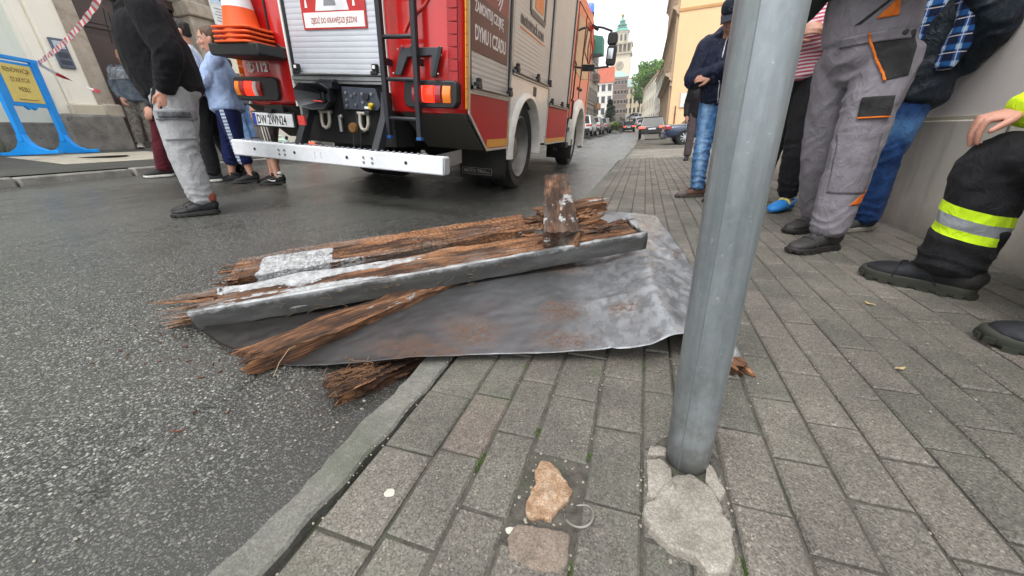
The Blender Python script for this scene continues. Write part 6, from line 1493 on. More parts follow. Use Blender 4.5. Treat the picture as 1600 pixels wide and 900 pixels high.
# ---------- person in striped shirt, black joggers and blue clogs
def stripe_shirt(m, c):
    z = m.sep()[2]; y = m.math('ADD', z, m.math('MULTIPLY', m.noise(3, 2), .03)); f = m.math('FRACT', m.math('MULTIPLY', y, 46.0))
    return m.mix(m.ramp(f, [(.48, 0.0), (.54, 1.0), (.94, 1.0), (1.0, 0.0)]), hexc('#bf5a70'), hexc('#e6d8dc'))
def clog(parent, p, yaw):
    M = Matrix.Translation(p) @ Matrix.Rotation(yaw, 4, 'Z'); T = lambda x, y, z: tuple(M @ V((x, y, z))); sd = tuple(M.to_3x3() @ V((1, 0, 0)))
    m = MB(); pr = [(-.085, .028, .0, .05), (-.05, .040, .0, .055), (.0, .043, .0, .05), (.04, .047, .0, .085), (.08, .053, .0, .088), (.13, .055, .0, .075), (.17, .046, .002, .06), (.195, .024, .006, .04)]
    loft(m, [T(0, y, (a + b) / 2) for (y, w_, a, b) in pr], [(w_, (b - a) / 2) for (y, w_, a, b) in pr], side=sd, n=16, sub=3)
    blue = plain('blue foam clog', (.02, .22, .62), .55, var=.06)
    c = organic('clog', m, blue, parent, .005, 3)
    m = MB(); m.tube([T(-.046, .02, .055), T(-.044, -.05, .068), T(-.02, -.095, .075), (T(.0, -.10, .076)), T(.02, -.095, .075), T(.044, -.05, .068), T(.046, .02, .055)], .009, 8); m.build('heel_strap', blue, c)
    m = MB()
    loft(m, [T(-.04, .033, .055), T(-.025, .036, .085), T(0, .037, .096), T(.025, .036, .085), T(.04, .033, .055)], [.011, .013, .014, .013, .011], n=10, side=sd); m.build('yellow_lining', plain('pale yellow foam', '#e8d879', .7), c, ang=60)
    m = MB()
    for x, y in ((-.025, .10), (.0, .115), (.025, .10), (-.03, .075), (.03, .075), (-.012, .085), (.012, .085), (-.018, .135), (.018, .135)): m.cyl(T(x, y, .06), T(x, y, .0835 - abs(x) * .35 - max(0, y - .09) * .22), .0055, n=8)
    m.build('vent_holes', plain('hole dark blue', '#0b2a5e', .8), c)
def striped_person():
    t = person('person in red and white striped shirt, black joggers and blue clogs, arms crossed', (1.03, 3.52, 0), R(128))
    hl, kl, al = (-.095, -.02, .91), (-.10, .0, .49), (-.10, -.02, .12); hr, kr, ar = (.095, -.02, .91), (.11, .02, .49), (.12, .06, .12)
    tm = legs(hl, kl, al, hr, kr, ar, (0, 0, 1.05), hem=.060, th=.105, kn=.09, cf=.085, hip=(.18, .135))
    zz = [((a[0], a[1], .18), .11, .013, Z, 58) for a in (al, ar)] + [(q, .12, .010, (.2, .3, 1), 48) for q in (kl, kr)]
    tr = organic('joggers', tm, cloth('black jersey', (.014, .014, .016), var=.25), t, .009, 3, folds(zz, .005, 21))
    m = MB(); m.tube([(-.02, .135, 1.0), (-.03, .15, .95), (-.03, .15, .88), (-.025, .145, .84)], .0045, 6); m.tube([(-.0, .135, 1.0), (.03, .15, .97), (.035, .15, .93), (.0, .14, .98)], .0045, 6); m.build('drawstring', plain('white cord', '#d8d4cf', .8), tr)
    arms = [((-.195, -.01, 1.41), (-.255, .08, 1.15), (.05, .21, 1.16)), ((.195, -.01, 1.41), (.255, .08, 1.15), (-.06, .235, 1.20))]
    tp = top((0, 0, .96), (0, .01, 1.07), (0, .01, 1.27), (0, -.01, 1.40), (0, .0, 1.50), *arms[0], *arms[1], r=((.19, .15), (.19, .15), (.20, .15), (.165, .105)), arm=(.076, .068, .052))
    zz = [(arms[0][1], .12, .010, (1, .3, .3), 50), (arms[1][1], .12, .010, (1, -.3, .3), 50), ((0, .12, 1.05), .2, .007, Z, 40)]
    organic('striped_shirt', tp, cloth('striped jersey', '#c5a0aa', fn=stripe_shirt), t, .009, 3, folds(zz, .004, 24))
    m = MB()
    for s_, (a, e, w_) in ((-1, arms[0]), (1, arms[1])): loft(m, [V(e).lerp(V(w_), .78), V(w_), V(w_) + (V(w_) - V(e)).normalized() * .02], [.060, .062, .05], n=14)
    organic('red_cuffs', m, cloth('dark red knit', (.22, .012, .022)), t, .007, 2)
    b, H = body(t, (0, .03, 1.62), (0, 0, 1.49), (0, 0, 1.39), (0, 0, .93), arms, [(hl, kl, al), (hr, kr, ar)], 0, -.1, .97, .006, hands=[((.06, .21, 1.16), (1, 0, .05), (0, 1, .3), -1, .6), ((-.07, .235, 1.20), (-1, .0, .05), (0, 1, .3), 1, .6)])
    eyes(b, H); hair(t, H, BR_HAIR, .06)
    clog(t, (-.10, -.02, .004), .15); clog(t, (.12, .06, .004), .55)
striped_person()

# ---------- man in grey bib overalls
def overalls_man():
    t = person('person in grey bib overalls with orange trim and black shoes, nearest by the wall', (.985, 2.55, 0), R(122))
    # local: +y is the way he faces, -x is his left (towards the camera)
    hl, kl, al = (-.11, -.02, .90), (-.145, .07, .48), (-.165, .11, .10); hr, kr, ar = (.10, -.02, .90), (.13, -.08, .48), (.165, -.215, .10)
    og = cloth('grey twill', '#77737a', '#817d84', 800, .9, .07)
    tm = legs(hl, kl, al, hr, kr, ar, (0, 0, 1.10), hem=.080, th=.112, kn=.094, cf=.093, hip=(.182, .145))
    loft(tm, [(0, .0, 1.02), (0, .02, 1.16), (0, .06, 1.30), (0, .09, 1.40)], [(.185, .145), (.188, .142), (.165, .115), (.14, .06)], n=20)
    zz = [((a[0], a[1], .15), .10, .013, (.25, .3, 1), 46) for a in (al, ar)] + [(q, .13, .008, (.3, .4, 1), 40) for q in (kl, kr)] + [((-.05, .10, .82), .16, .013, (.7, .3, .8), 40), ((-.16, -.05, .74), .18, .010, (.2, .7, .6), 34)]
    tr = organic('bib_overalls', tm, og, t, .008, 3, folds(zz, .006, 31))
    dk = cloth('dark grey canvas', '#2c2c2d', '#363636'); og2 = cloth('orange canvas', (.62, .145, .02), (.72, .19, .03))
    # seen from his left front: patches are laid on along that view
    D = V((.80, -.60, 0)).normalized(); Xa = V((.60, .80, 0)); O = lambda u, z, s=.0: tuple(V((0, 0, z)) - D * .8 + Xa * u)
    D2 = V((1, -.15, 0)).normalized(); X2 = V((.15, 1, 0)).normalized(); O2 = lambda u, z: tuple(V((0, 0, z)) - D2 * .8 + X2 * u)
    on_mesh(tr, O(.0, .925), D, [(.04, .09), (-.05, -.115), (-.135, -.10), (-.135, .085)], Xa, Z, 'side_pocket', dk, .003, .010)
    on_mesh(tr, O(.0, .925), D, [(.043, .092), (.034, .088), (-.056, -.115), (-.047, -.118)], Xa, Z, 'pocket_trim', og2, .0045, .008)
    on_mesh(tr, O(-.045, .70), D, [(-.055, -.045), (.055, -.045), (.055, .045), (-.055, .045)], Xa, Z, 'thigh_pocket', dk, .004, .010)
    on_mesh(tr, O(-.045, .657), D, [(-.055, -.004), (.055, -.004), (.055, .003), (-.055, .003)], Xa, Z, 'pocket_trim', og2, .0055, .008)
    on_mesh(tr, O(-.075, .285), D, [(.035, -.032), (-.032, -.032), (-.032, .045)], Xa, Z, 'knee_corner', og2, .003, .008)
    on_mesh(tr, O(-.02, .50), D, [(-.075, -.19), (.075, -.19), (.075, .09), (-.075, .09)], Xa, Z, 'knee_panel', cloth('grey knee canvas', '#747077', '#7e7a81'), .0015, .012)
    on_mesh(tr, O(.02, 1.10), D, [(-.06, -.035), (.012, -.035), (-.045, .038)], Xa, Z, 'bib_corner', og2, .003, .008)
    on_mesh(tr, O(.02, 1.10), D, [(-.045, .048), (-.032, .048), (.075, -.045), (.055, -.045)], Xa, Z, 'bib_zip', dk, .003, .008)
    on_mesh(tr, O(.0, .995), D, [(-.115, -.02), (.115, -.02), (.115, .02), (-.115, .02)], Xa, Z, 'waistband', og, .003, .010)
    m = MB()
    for (u, z) in ((-.085, 1.0), (-.115, .995)):
        from mathutils.bvhtree import BVHTree
        bv = BVHTree.FromPolygons([v.co for v in tr.data.vertices], [p.vertices for p in tr.data.polygons]); h_ = bv.ray_cast(V(O(u, z)), D)
        m.cyl(h_[0] + D * .002, h_[0] - D * .012, .013, n=14)
    m.build('buttons', plain('black button', '#1b1b1c', .4), tr, bevel=.003)
    arms = [((-.20, .0, 1.42), (-.27, .12, 1.20), (.02, .24, 1.28)), ((.20, .0, 1.42), (.27, .12, 1.20), (-.02, .27, 1.32))]
    tp = top((0, 0, 1.02), (0, .0, 1.12), (0, .0, 1.28), (0, -.01, 1.42), (0, .0, 1.52), *arms[0], *arms[1], r=((.175, .13), (.18, .135), (.19, .135), (.17, .105)), arm=(.08, .07, .055))
    organic('sweater', tp, cloth('dark green sweater', '#2a3530'), t, .010, 3, folds([], .005, 33))
    m = MB()
    for s in (-1, 1): m.tube([(s * .10, .13, 1.38), (s * .11, .08, 1.47), (s * .11, -.06, 1.49), (s * .08, -.14, 1.36), (s * .05, -.16, 1.15)], .014, 8)
    m.build('straps', og, tr)
    b, H = body(t, (0, .03, 1.65), (0, 0, 1.52), (0, 0, 1.41), (0, 0, .93), arms, [(hl, kl, al), (hr, kr, ar)], 0, 0, 1.0, .006, hands=[((.03, .24, 1.28), (1, 0, .05), (0, 1, .3), -1, .6), ((-.03, .27, 1.32), (-1, .0, .05), (0, 1, .3), 1, .6)])
    eyes(b, H); hair(t, H, DK_HAIR)
    lc = plain('grey lace', '#55565a', .8); up = plain('black grey leather', '#2b2a2a', .6, var=.25, vs=30, bump=.2, bs=140, dirt=.25)
    shoe(t, (-.165, .11, 0), -.04, .30, up, SOLEB, .03, lc, 'work_shoe'); shoe(t, (.165, -.215, 0), .02, .30, up, SOLEB, .03, lc, 'work_shoe')
overalls_man()

# ---------- man in plaid shirt and dark open jacket leaning on the wall
def plaid(m, c):
    x, y, z = m.sep(); fx = m.math('FRACT', m.math('MULTIPLY', m.math('ADD', x, m.math('MULTIPLY', y, .6)), 15.0)); fz_ = m.math('FRACT', m.math('MULTIPLY', z, 13.0))
    a = m.ramp(fx, [(0, 0.0), (.30, 0.0), (.36, 1.0), (.62, 1.0), (.68, 0.0)]); b = m.ramp(fz_, [(0, 0.0), (.30, 0.0), (.36, 1.0), (.62, 1.0), (.68, 0.0)])
    s = m.math('MULTIPLY', m.math('ADD', a, b), .5); c = m.ramp(s, [(0, hexc('#101a35')), (.5, hexc('#1c4d86')), (1, hexc('#8fa9c4'))])
    ln = m.math('MAXIMUM', m.ramp(m.math('ABSOLUTE', m.math('SUBTRACT', fx, .49)), [(.02, .8), (.04, 0.0)]), m.ramp(m.math('ABSOLUTE', m.math('SUBTRACT', fz_, .16)), [(.02, .8), (.04, 0.0)]))
    return m.mix(ln, c, hexc('#c5c0c6'))
def dark_jeans(m, c):
    z = m.sep()[2]; f = m.ramp(m.math('ADD', m.noise(5, 4, .6), m.math('MULTIPLY', m.math('ABSOLUTE', m.math('SUBTRACT', z, .62)), -1.2)), [(.30, 0.0), (.55, .8)]); return m.mix(f, c, hexc('#4f79a8'))
def plaid_man():
    t = person('man in blue plaid shirt, dark open jacket and jeans leaning back on the wall', (1.33, 2.92, 0), R(104)); t.scale = (.92,) * 3
    # his back is to the wall at local y = -.2
    hl, kl, al = (-.10, -.02, .90), (-.11, .04, .48), (-.10, .02, .09); hr, kr, ar = (.10, -.02, .90), (.11, .05, .48), (.11, .06, .09)
    tm = legs(hl, kl, al, hr, kr, ar, (0, -.02, 1.05), hem=.085, th=.118, kn=.10, cf=.095, hip=(.195, .145))
    zz = [((a[0], a[1], .12), .12, .018, Z, 55) for a in (al, ar)] + [(q, .13, .012, (.3, .3, 1), 44) for q in (kl, kr)]
    organic('jeans', tm, cloth('dark denim', '#162e5a', '#244678', 900, .85, fn=dark_jeans), t, .009, 3, folds(zz, .006, 41))
    sh = top((0, -.02, .96), (0, -.01, 1.08), (0, -.01, 1.27), (0, -.04, 1.41), (0, -.02, 1.51), (-.19, -.04, 1.41), (-.26, -.06, 1.15), (-.24, -.02, .95), (.19, -.04, 1.41), (.26, -.06, 1.15), (.24, -.02, .95), r=((.185, .145), (.19, .15), (.195, .145), (.165, .105)), arm=(.065, .06, .045))
    organic('plaid_shirt', sh, cloth('plaid cotton', '#1c4d86', fn=plaid), t, .009, 3, folds([((0, .1, 1.05), .25, .008, (.4, .2, 1), 36)], .005, 43))
    jm = cloth('black blue nylon', '#121a22', '#18222c', 500, .5)
    jk = top((0, -.03, .79), (0, -.045, 1.02), (0, -.06, 1.26), (0, -.06, 1.41), (0, -.05, 1.50), (-.215, -.05, 1.40), (-.31, -.12, 1.14), (-.17, -.17, .95), (.215, -.05, 1.40), (.31, -.12, 1.14), (.17, -.17, .95), r=((.245, .195), (.235, .175), (.225, .145), (.185, .10)), arm=(.098, .09, .066))
    zz = [((-.29, -.08, 1.15), .14, .016, (.1, .5, 1), 40), ((.29, -.08, 1.15), .14, .016, (.1, .5, 1), 40), ((-.2, 0, .98), .2, .012, (.2, .5, 1), 34), ((0, -.1, .92), .22, .012, Z, 30)]
    jko = organic('jacket', jk, jm, t, .009, 3, folds(zz, .008, 44))
    # the open front: cut a wedge out of the jacket so that the shirt shows
    bm = bmesh.new(); bm.from_mesh(jko.data)
    kill = [f for f in bm.faces if (lambda c: c.y > .03 and -.03 - .20 * max(0, c.z - .95) < c.x < .06 + .22 * max(0, c.z - .82) and abs(c.x) < .13 and c.z < 1.5)(f.calc_center_median())]
    bmesh.ops.delete(bm, geom=kill, context='FACES'); bmesh.ops.smooth_vert(bm, verts=[v for v in bm.verts if v.is_boundary], factor=.5, use_axis_x=True, use_axis_y=True, use_axis_z=True)
    bm.to_mesh(jko.data); bm.free(); md = jko.modifiers.new('s', 'SOLIDIFY'); md.thickness = .006; md.offset = -1
    b, H = body(t, (0, .01, 1.64), (0, -.02, 1.51), (0, -.04, 1.40), (0, -.02, .93), [((-.19, -.04, 1.40), (-.28, -.11, 1.15), (-.165, -.165, .96)), ((.19, -.04, 1.40), (.28, -.11, 1.15), (.165, -.165, .96))], [(hl, kl, al), (hr, kr, ar)], .2, 0, 1.0, .006, hands=[((-.155, -.168, .955), (1, .1, -.4), (0, -1, .1), 1, .5), ((.155, -.168, .955), (-1, .1, -.4), (0, -1, .1), -1, .5)])
    eyes(b, H); hair(t, H, plain('grey hair', '#6b665f', .6, var=.3, vs=60))
    g = plain('dark grey shoe', '#35363a', .7, dirt=.2)
    shoe(t, (-.10, .02, 0), .1, .29, g, plain('grey sole', '#8b867d', .8), .02, None); shoe(t, (.11, .06, 0), -.1, .29, g, plain('grey sole', '#8b867d', .8), .02, None)
plaid_man()

# ---------- firefighter sitting at the right edge, hand on his knee
def firefighter():
    t = person('seated firefighter in black trousers with yellow reflective bands, hand on knee', (1.16, 1.80, 0), 0)
    L_ = lambda x, y, z: (x - 1.16, y - 1.80, z)
    fw = V((-.68, .73, 0)).normalized(); rt_ = V((.73, .68, 0))      # facing; his right is away from the camera
    a1, k1 = V(L_(1.165, 1.80, .10)), V(L_(1.185, 1.795, .500)); h1 = k1 - fw * .45 + V((0, 0, -.0))
    a2, k2 = V(L_(1.262, 1.285, .10)), V(L_(1.24, 1.34, .50)); h2 = h1 - rt_ * .30
    ax = (a1 - k1).normalized()
    def bands(m, c):
        # lime - silver - lime band round each shin, thin lime flashes on the thigh
        z = m.math('ADD', m.sep()[2], m.math('ADD', m.math('MULTIPLY', m.noise(4, 2), .02), m.math('MULTIPLY', m.math('ADD', m.sep()[0], m.math('MULTIPLY', m.sep()[1], -1.0)), .18))); r_ = m.ramp(z, [(.0, 0.0), (.238, 0.0), (.239, 1.0), (.345, 1.0), (.346, 0.0)], 'CONSTANT')
        s_ = m.ramp(z, [(.0, 0.0), (.272, 0.0), (.273, 1.0), (.308, 1.0), (.309, 0.0)], 'CONSTANT')
        lime = m.mix(m.noise(60, 3), (.52, .78, .01), (.66, .92, .03)); c = m.mix(r_, c, lime); return m.mix(s_, c, m.mix(m.noise(30, 2), (.20, .21, .23), (.30, .31, .33)))
    fm = cloth('black fire cloth', (.0095, .0098, .011), (.017, .017, .02), 600, .8, fn=bands)
    tm = MB()
    for (h, k, a) in ((h1, k1, a1), (h2, k2, a2)):
        loft(tm, [h, h.lerp(k, .45), h.lerp(k, .85), k + fw * .02 + V((0, 0, -.015)), k.lerp(a, .18) + fw * .012, k.lerp(a, .45), k.lerp(a, .7), k.lerp(a, .9), a], [.110, .104, .095, .092, .092, .090, .092, .096, .090], n=18)
    loft(tm, [(h1 + h2) / 2 + V((0, 0, -.08)), (h1 + h2) / 2, (h1 + h2) / 2 + V((0, 0, .15))], [(.22, .17), (.24, .19), (.21, .16)], side=tuple(rt_))
    zz = [(tuple(a + V((0, 0, .06))), .12, .018, (.2, .1, 1), 46) for a in (a1, a2)] + [(tuple(k.lerp(a, .12) - fw * .08), .12, .009, (.4, -.3, 1), 40) for k, a in ((k1, a1), (k2, a2))] + [(tuple(k1 - fw * .16), .14, .014, (.7, -.7, .4), 40), (tuple(k1.lerp(a1, .5)), .2, .010, (.5, .3, .8), 26)]
    tr = organic('fire_trousers', tm, fm, t, .0075, 2, folds(zz, .006, 51))
    # lime panel on the thigh
    D = V((0, 0, -1)); lime = cloth('lime reflective cloth', (.55, .82, .012), (.66, .92, .03), rough=.6)
    Xt = -fw; Yt = rt_
    on_mesh(tr, tuple(k1 - fw * .25 + V((0, 0, .5))), (0, 0, -1), [(-.13, -.10), (.14, -.10), (.14, .09), (-.05, .09)], tuple(Xt), tuple(Yt), 'lime_panel', lime, .004, .012)
    Dp = V((.5, .62, -.6)).normalized(); on_mesh(tr, tuple(k1 - fw * .17 + V((0, 0, -.02)) - Dp * .5), tuple(Dp), [(-.07, -.02), (.16, -.06), (.16, .10), (-.02, .10)], tuple(Xt), tuple((V((0, 0, 1)) - Dp * V((0, 0, 1)).dot(Dp)).normalized()), 'lime_panel', lime, .004, .012)
    # upper body
    pc = (h1 + h2) / 2; ch = pc + V((0, 0, .42)) + fw * .06; sc_ = pc + V((0, 0, .56)) + fw * .08; nk = sc_ + V((0, 0, .10))
    wr1 = V(L_(1.190, 1.800, .655)); s1 = sc_ + rt_ * .20; s2 = sc_ - rt_ * .20
    e1 = V(L_(1.43, 1.74, .80)); wr2 = k2 - fw * .13 + V((0, 0, .14)); e2 = s2.lerp(wr2, .5) - rt_ * .07
    hdn = V((-.93, .10, -.22)).normalized()
    tp = MB()
    loft(tp, [pc + V((0, 0, .05)), pc + V((0, 0, .2)), ch, sc_, nk], [(.21, .17), (.21, .17), (.22, .16), (.18, .11), (.07, .07)], side=tuple(rt_), n=22)
    for (s, e, w_) in ((s1, e1, wr1 + hdn * .022), (s2, e2, wr2)): loft(tp, [s.lerp(sc_, .4), s, s.lerp(e, .5), e, e.lerp(w_, .5), w_], [.09, .09, .085, .08, .070, .054], n=16)
    d1 = (wr1 - e1).normalized()
    def sleeve(m, c):
        vec = m.n.new('ShaderNodeVectorMath'); vec.operation = 'DISTANCE'; m.t.links.new(m.co(), vec.inputs[0]); vec.inputs[1].default_value = tuple(wr1)
        q = m.ramp(vec.outputs['Value'], [(.0, 0.0), (.042, 0.0), (.043, 1.0), (.115, 1.0), (.116, 0.0), (.5, 0.0)], 'CONSTANT'); g = m.ramp(vec.outputs['Value'], [(.0, 0.0), (.116, 0.0), (.117, 1.0), (.165, 1.0), (.166, 0.0)], 'CONSTANT')
        c = m.mix(q, c, m.mix(m.noise(60, 3), (.52, .78, .01), (.66, .92, .03))); return m.mix(g, c, (.24, .25, .27))
    zz = [(tuple(e1), .13, .014, tuple(d1), 46), (tuple(wr1 - d1 * .05), .08, .010, tuple(d1), 70)]
    jk = organic('fire_jacket', tp, cloth('black fire jacket cloth', (.0095, .0098, .011), (.017, .017, .02), 600, .8, fn=sleeve), t, .008, 2, folds(zz, .006, 53))
    # body with the hand lying on the knee, fingers over its front
    hd = V((-.93, .10, -.22))
    hdn = hd.normalized()
    m = MB(); H = head_lofts(m, nk + V((0, 0, .13)) + fw * .03, math.atan2(.68, .73), -.1)
    loft(m, [nk + V((0, 0, .08)) + fw * .015, nk, sc_], [.06, .06, .1], n=14)
    loft(m, [pc, pc.lerp(sc_, .5), sc_], [(.16, .12), (.15, .11), (.14, .09)], side=tuple(rt_), n=18)
    for (s, e, w_) in ((s1, e1, wr1), (s2, e2, wr2)): loft(m, [s.lerp(sc_, .4), s, s.lerp(e, .5), e, e.lerp(w_, .5), w_ + (w_ - e).normalized() * .01], [.05, .055, .048, .042, .042, .031], n=12)
    for (h, k, a) in ((h1, k1, a1), (h2, k2, a2)): loft(m, [h, h.lerp(k, .5), k, k.lerp(a, .4), a, a + V((0, 0, -.04))], [.085, .075, .055, .055, .04, .035], n=12)
    nr = (V((-.1, -.15, 1)) - hdn * V((-.1, -.15, 1)).dot(hdn)).normalized()
    tips = hand_lofts(m, tuple(wr1 + hdn * .012), tuple(hdn), tuple(nr), -1, .30, .98, .03, .95)
    d2 = (k2 + V((0, 0, .11)) - wr2).normalized(); hand_lofts(m, tuple(wr2 + d2 * .01), tuple(d2), (0, 0, 1), -1, .4, 1.04)
    b = organic('body', m, skin('ruddy skin', (.52, .27, .20)), t, .0036, 2)
    eyes(b, H); hair(t, H, DK_HAIR)
    nm = MB()
    for p, v_ in tips:
        up_ = (nr - v_ * nr.dot(v_)).normalized(); nm.ball(tuple(V(p) + up_ * .0068 - v_ * .001), .0056, n=8, sc=(1, 1, .7))
    nm.build('fingernails', plain('fingernail', '#c99a8b', .35), b)
    lt_ = plain('dusty black leather', '#1b1c20', .62, var=.45, vs=18, bump=.5, bs=70, dirt=.5, spec=.35); gs = plain('worn green black sole', '#2b2d25', .75, dirt=.3)
    shoe(t, tuple(a1 * 1 + V((0, 0, -.10))), math.atan2(.68, .73) - .0, .335, lt_, gs, .12, None, 'safety_boot', fat=1.12, sole_h=.034)
    shoe(t, tuple(V((a2.x, a2.y, 0))), math.atan2(.9, .43), .335, lt_, gs, .12, plain('grey lace', '#6b6d70', .8), 'safety_boot', fat=1.12, sole_h=.034)
firefighter()

# ================================================================== BUILDINGS, TREES, STREET FURNITURE
def plaster(name, col, dirt=.35, var=.07):
    m = NT(name); c0 = hexc(col) if isinstance(col, str) else col
    c = m.mix(m.ramp(m.noise(1.3, 6, .62), [(.3, 0.0), (.7, 1.0)]), tuple(x * (1 - var) for x in c0), tuple(min(.9, x * (1 + var)) for x in c0))
    st = m.ramp(m.noise(2.2, 6, .7, vec=m.mapping((2.2, 2.2, .35))), [(.52, 0.0), (.78, dirt)]); c = m.mix(st, c, tuple(x * .55 for x in c0))
    return m.set(Base_Color=c, Roughness=.88, Normal=m.bump(m.noise(70, 4), .15, .006))
# ---- near wall on the right
WALLG = plaster('pale grey render', '#e2dad5', .22, .05)
def mat_plinth():
    m = NT('plinth render'); c0 = hexc('#cdc5ba'); z = m.sep()[2]
    c = m.mix(m.ramp(m.noise(1.6, 6, .65), [(.3, 0.0), (.7, 1.0)]), tuple(x * .86 for x in c0), tuple(x * 1.08 for x in c0))
    c = m.mix(m.ramp(m.math('ADD', z, m.math('MULTIPLY', m.noise(5, 5, .7), .25)), [(.10, .75), (.32, 0.0)]), c, hexc('#6d675d'))
    c = m.mix(m.ramp(m.noise(2.6, 6, .7, vec=m.mapping((1, 2.4, .3))), [(.55, 0.0), (.75, .5)]), c, hexc('#857f76'))
    return m.set(Base_Color=c, Roughness=.8, Normal=m.bump(m.noise(60, 4), .2, .006))
t = thing('rendered_wall', 'pale grey rendered house wall with a taller plinth along the right pavement', 'house wall', (1.56, 2, 0))
T0 = Matrix.Translation((-1.56, -2, 0))
MB().bb((1.565, 1.62, -.1), (2.3, 7.6, .62)).build('plinth', mat_plinth(), t, bevel=.006, M=T0)
MB().bb((1.578, 1.62, .635), (2.3, 7.6, 6.5)).build('upper_wall', WALLG, t, M=T0)
MB().bb((1.572, 1.62, .615), (2.3, 7.6, .64)).build('groove', plaster('groove pale', '#c6bda6', .2), t, M=T0)
m = MB(); m.bb((1.560, 3.66, .0), (1.5648, 3.672, .61)); m.bb((1.560, 2.42, .0), (1.5648, 2.43, .61)); each(m, 'plinth_joint', plain('joint dark', '#6f6a62', .9), t, M=T0)
t = thing('stone_step', 'low grey stone step by the wall under the seated firefighter', 'stone step', (1.62, 1.4, 0))
m = MB(); m.bb((1.34, .7, -.03), (2.2, 1.60, .36)); m.build('step_block', GRANITE, t, bevel=.012, M=Matrix.Translation((-1.62, -1.4, 0)))
m = MB(); m.bb((1.9, .2, .36), (2.2, 1.6, 3)); m.build('step_back', WALLG, t, M=Matrix.Translation((-1.62, -1.4, 0)))

# ---- left building: door, pilasters, plinth (x = face, towards +x)
XW = -9.15
GZ = lambda y: PZ(XW, y) - .05
g0 = PZ(XW, 3)
CREAM = plaster('cream plaster', '#ebe6d8', .25); CREAM2 = plaster('greenish cream plaster', '#d6dbcf', .3)
STONE = mat_stone('sandstone surround', ((.25, .21, .165), (.38, .325, .26), (.47, .41, .335)), 6, .35)
PLIN = mat_stone('dark plinth stone', ((.09, .085, .075), (.17, .16, .145), (.27, .26, .235)), 5, .6, (.05, .05, .04))
WOODD = plain('dark brown door paint', '#35241f', .45, var=.2, vs=6)
def town_block(name, label, x, y0, y1, h, base, mat, winm=None, floors=3, cat='building', face=1, depth=8, win=(1.0, 1.7), step=2.2, roofm=None, gz=0.0, skip=(), roof_h=2.2, cornice=True, sill=True, plinth_h=.7, first=1.2, trimm=None):
    """a street house with its face at x, from y0 to y1"""
    t = thing(name, label, cat, (x, (y0 + y1) / 2, gz)); T = Matrix.Translation((-x, -(y0 + y1) / 2, -gz)); s = face
    tr = trimm or mat
    MB().bb((x, y0, gz - 1.5), (x - s * depth, y1, gz + h)).build('wall', mat, t, M=T)
    MB().bb((x + s * .08, y0 - .01, gz - 1.5), (x - s * .5, y1 + .01, gz + plinth_h)).build('plinth', PLIN, t, M=T)
    if cornice:
        m = MB(); m.prism([(x, gz + h - .45), (x + s * .12, gz + h - .4), (x + s * .18, gz + h - .2), (x + s * .42, gz + h - .05), (x + s * .42, gz + h + .08), (x, gz + h + .1)], 'y', y0 - .05, y1 + .05); m.build('cornice', tr, t, M=T)
        m = MB(); m.prism([(x, gz + 3.55), (x + s * .14, gz + 3.6), (x + s * .14, gz + 3.75), (x, gz + 3.8)], 'y', y0, y1); m.build('string_course', tr, t, M=T)
    m = MB(); m.prism([(x + s * .4, gz + h + .1), (x - s * depth * .5, gz + h + roof_h), (x - s * depth, gz + h + .1)], 'y', y0, y1); m.build('roof', roofm or ROOF, t, M=T)
    fh = (h - .6) / floors; n = int((y1 - y0 - .6) / step)
    for f in range(floors):
        for i in range(n):
            y = y0 + (y1 - y0) * (i + .5) / n; z = gz + fh * f + first
            if (f, i) in skip: continue
            m = MB(); a, b = win
            m.bb((x + s * .06, y - a / 2 - .14, z - .10), (x - s * .05, y - a / 2, z + b + .16)); m.bb((x + s * .06, y + a / 2, z - .10), (x - s * .05, y + a / 2 + .14, z + b + .16)); m.bb((x + s * .07, y - a / 2, z + b), (x - s * .05, y + a / 2, z + b + .16))
            w_ = m.build('window', tr, t, M=T)
            m = MB(); m.bb((x + s * .16, y - a / 2 - .2, z - .12), (x - s * .05, y + a / 2 + .2, z)); m.build('sill', tr, w_, M=T)
            m = MB(); m.bb((x + s * .012, y - a / 2, z), (x + s * .004, y + a / 2, z + b)); m.build('pane', winm or GLS, w_, M=T)
            m = MB(); m.bb((x + s * .035, y - .03, z), (x + s * .013, y + .03, z + b)); m.bb((x + s * .034, y - a / 2, z + b * .68), (x + s * .013, y + a / 2, z + b * .72)); m.build('mullion', WFR, w_, M=T)
    return t, T
ROOF = plain('red clay tiles', '#a2553f', .85, var=.25, vs=2); GLS = glassy('window glass', (.03, .035, .04)); WFR = plain('window frame paint', '#c9c5bc', .5)
BROWNF = plain('brown frame paint', '#4a342a', .5)

t = thing('corner_house', 'cream plastered old house with a brown panelled door in a stone arch', 'house', (XW, 4, g0)); T = Matrix.Translation((-XW, -4, -g0))
DY0, DY1 = 4.55, 6.35          # door opening
m = MB(); m.bb((XW, -6, g0 - 1.5), (XW - 6, DY0 - .28, g0 + 6.6)); m.build('wall', CREAM2, t, M=T)
m = MB(); m.bb((XW, DY1 + .55, g0 - 1.5), (XW - 6, 10.4, g0 + 6.6)); m.build('wall', CREAM, t, M=T)
m = MB(); m.bb((XW, DY0 - .55, g0 + 3.9), (XW - 6, DY1 + .55, g0 + 6.6)); m.build('wall', CREAM, t, M=T)
m = MB(); m.bb((XW + .05, -6, g0 - 1.5), (XW - .3, 3.74, g0 + .42)); m.build('plinth', PLIN, t, bevel=.02, M=T)
m = MB(); m.bb((XW + .22, 3.72, g0 - 1.5), (XW - .3, DY0 - .02, g0 + .55)); m.bb((XW + .22, DY1 + .02, g0 - 1.5), (XW - .3, DY1 + .8, g0 + .55)); each(m, 'door_plinth', PLIN, t, bevel=.05, M=T)
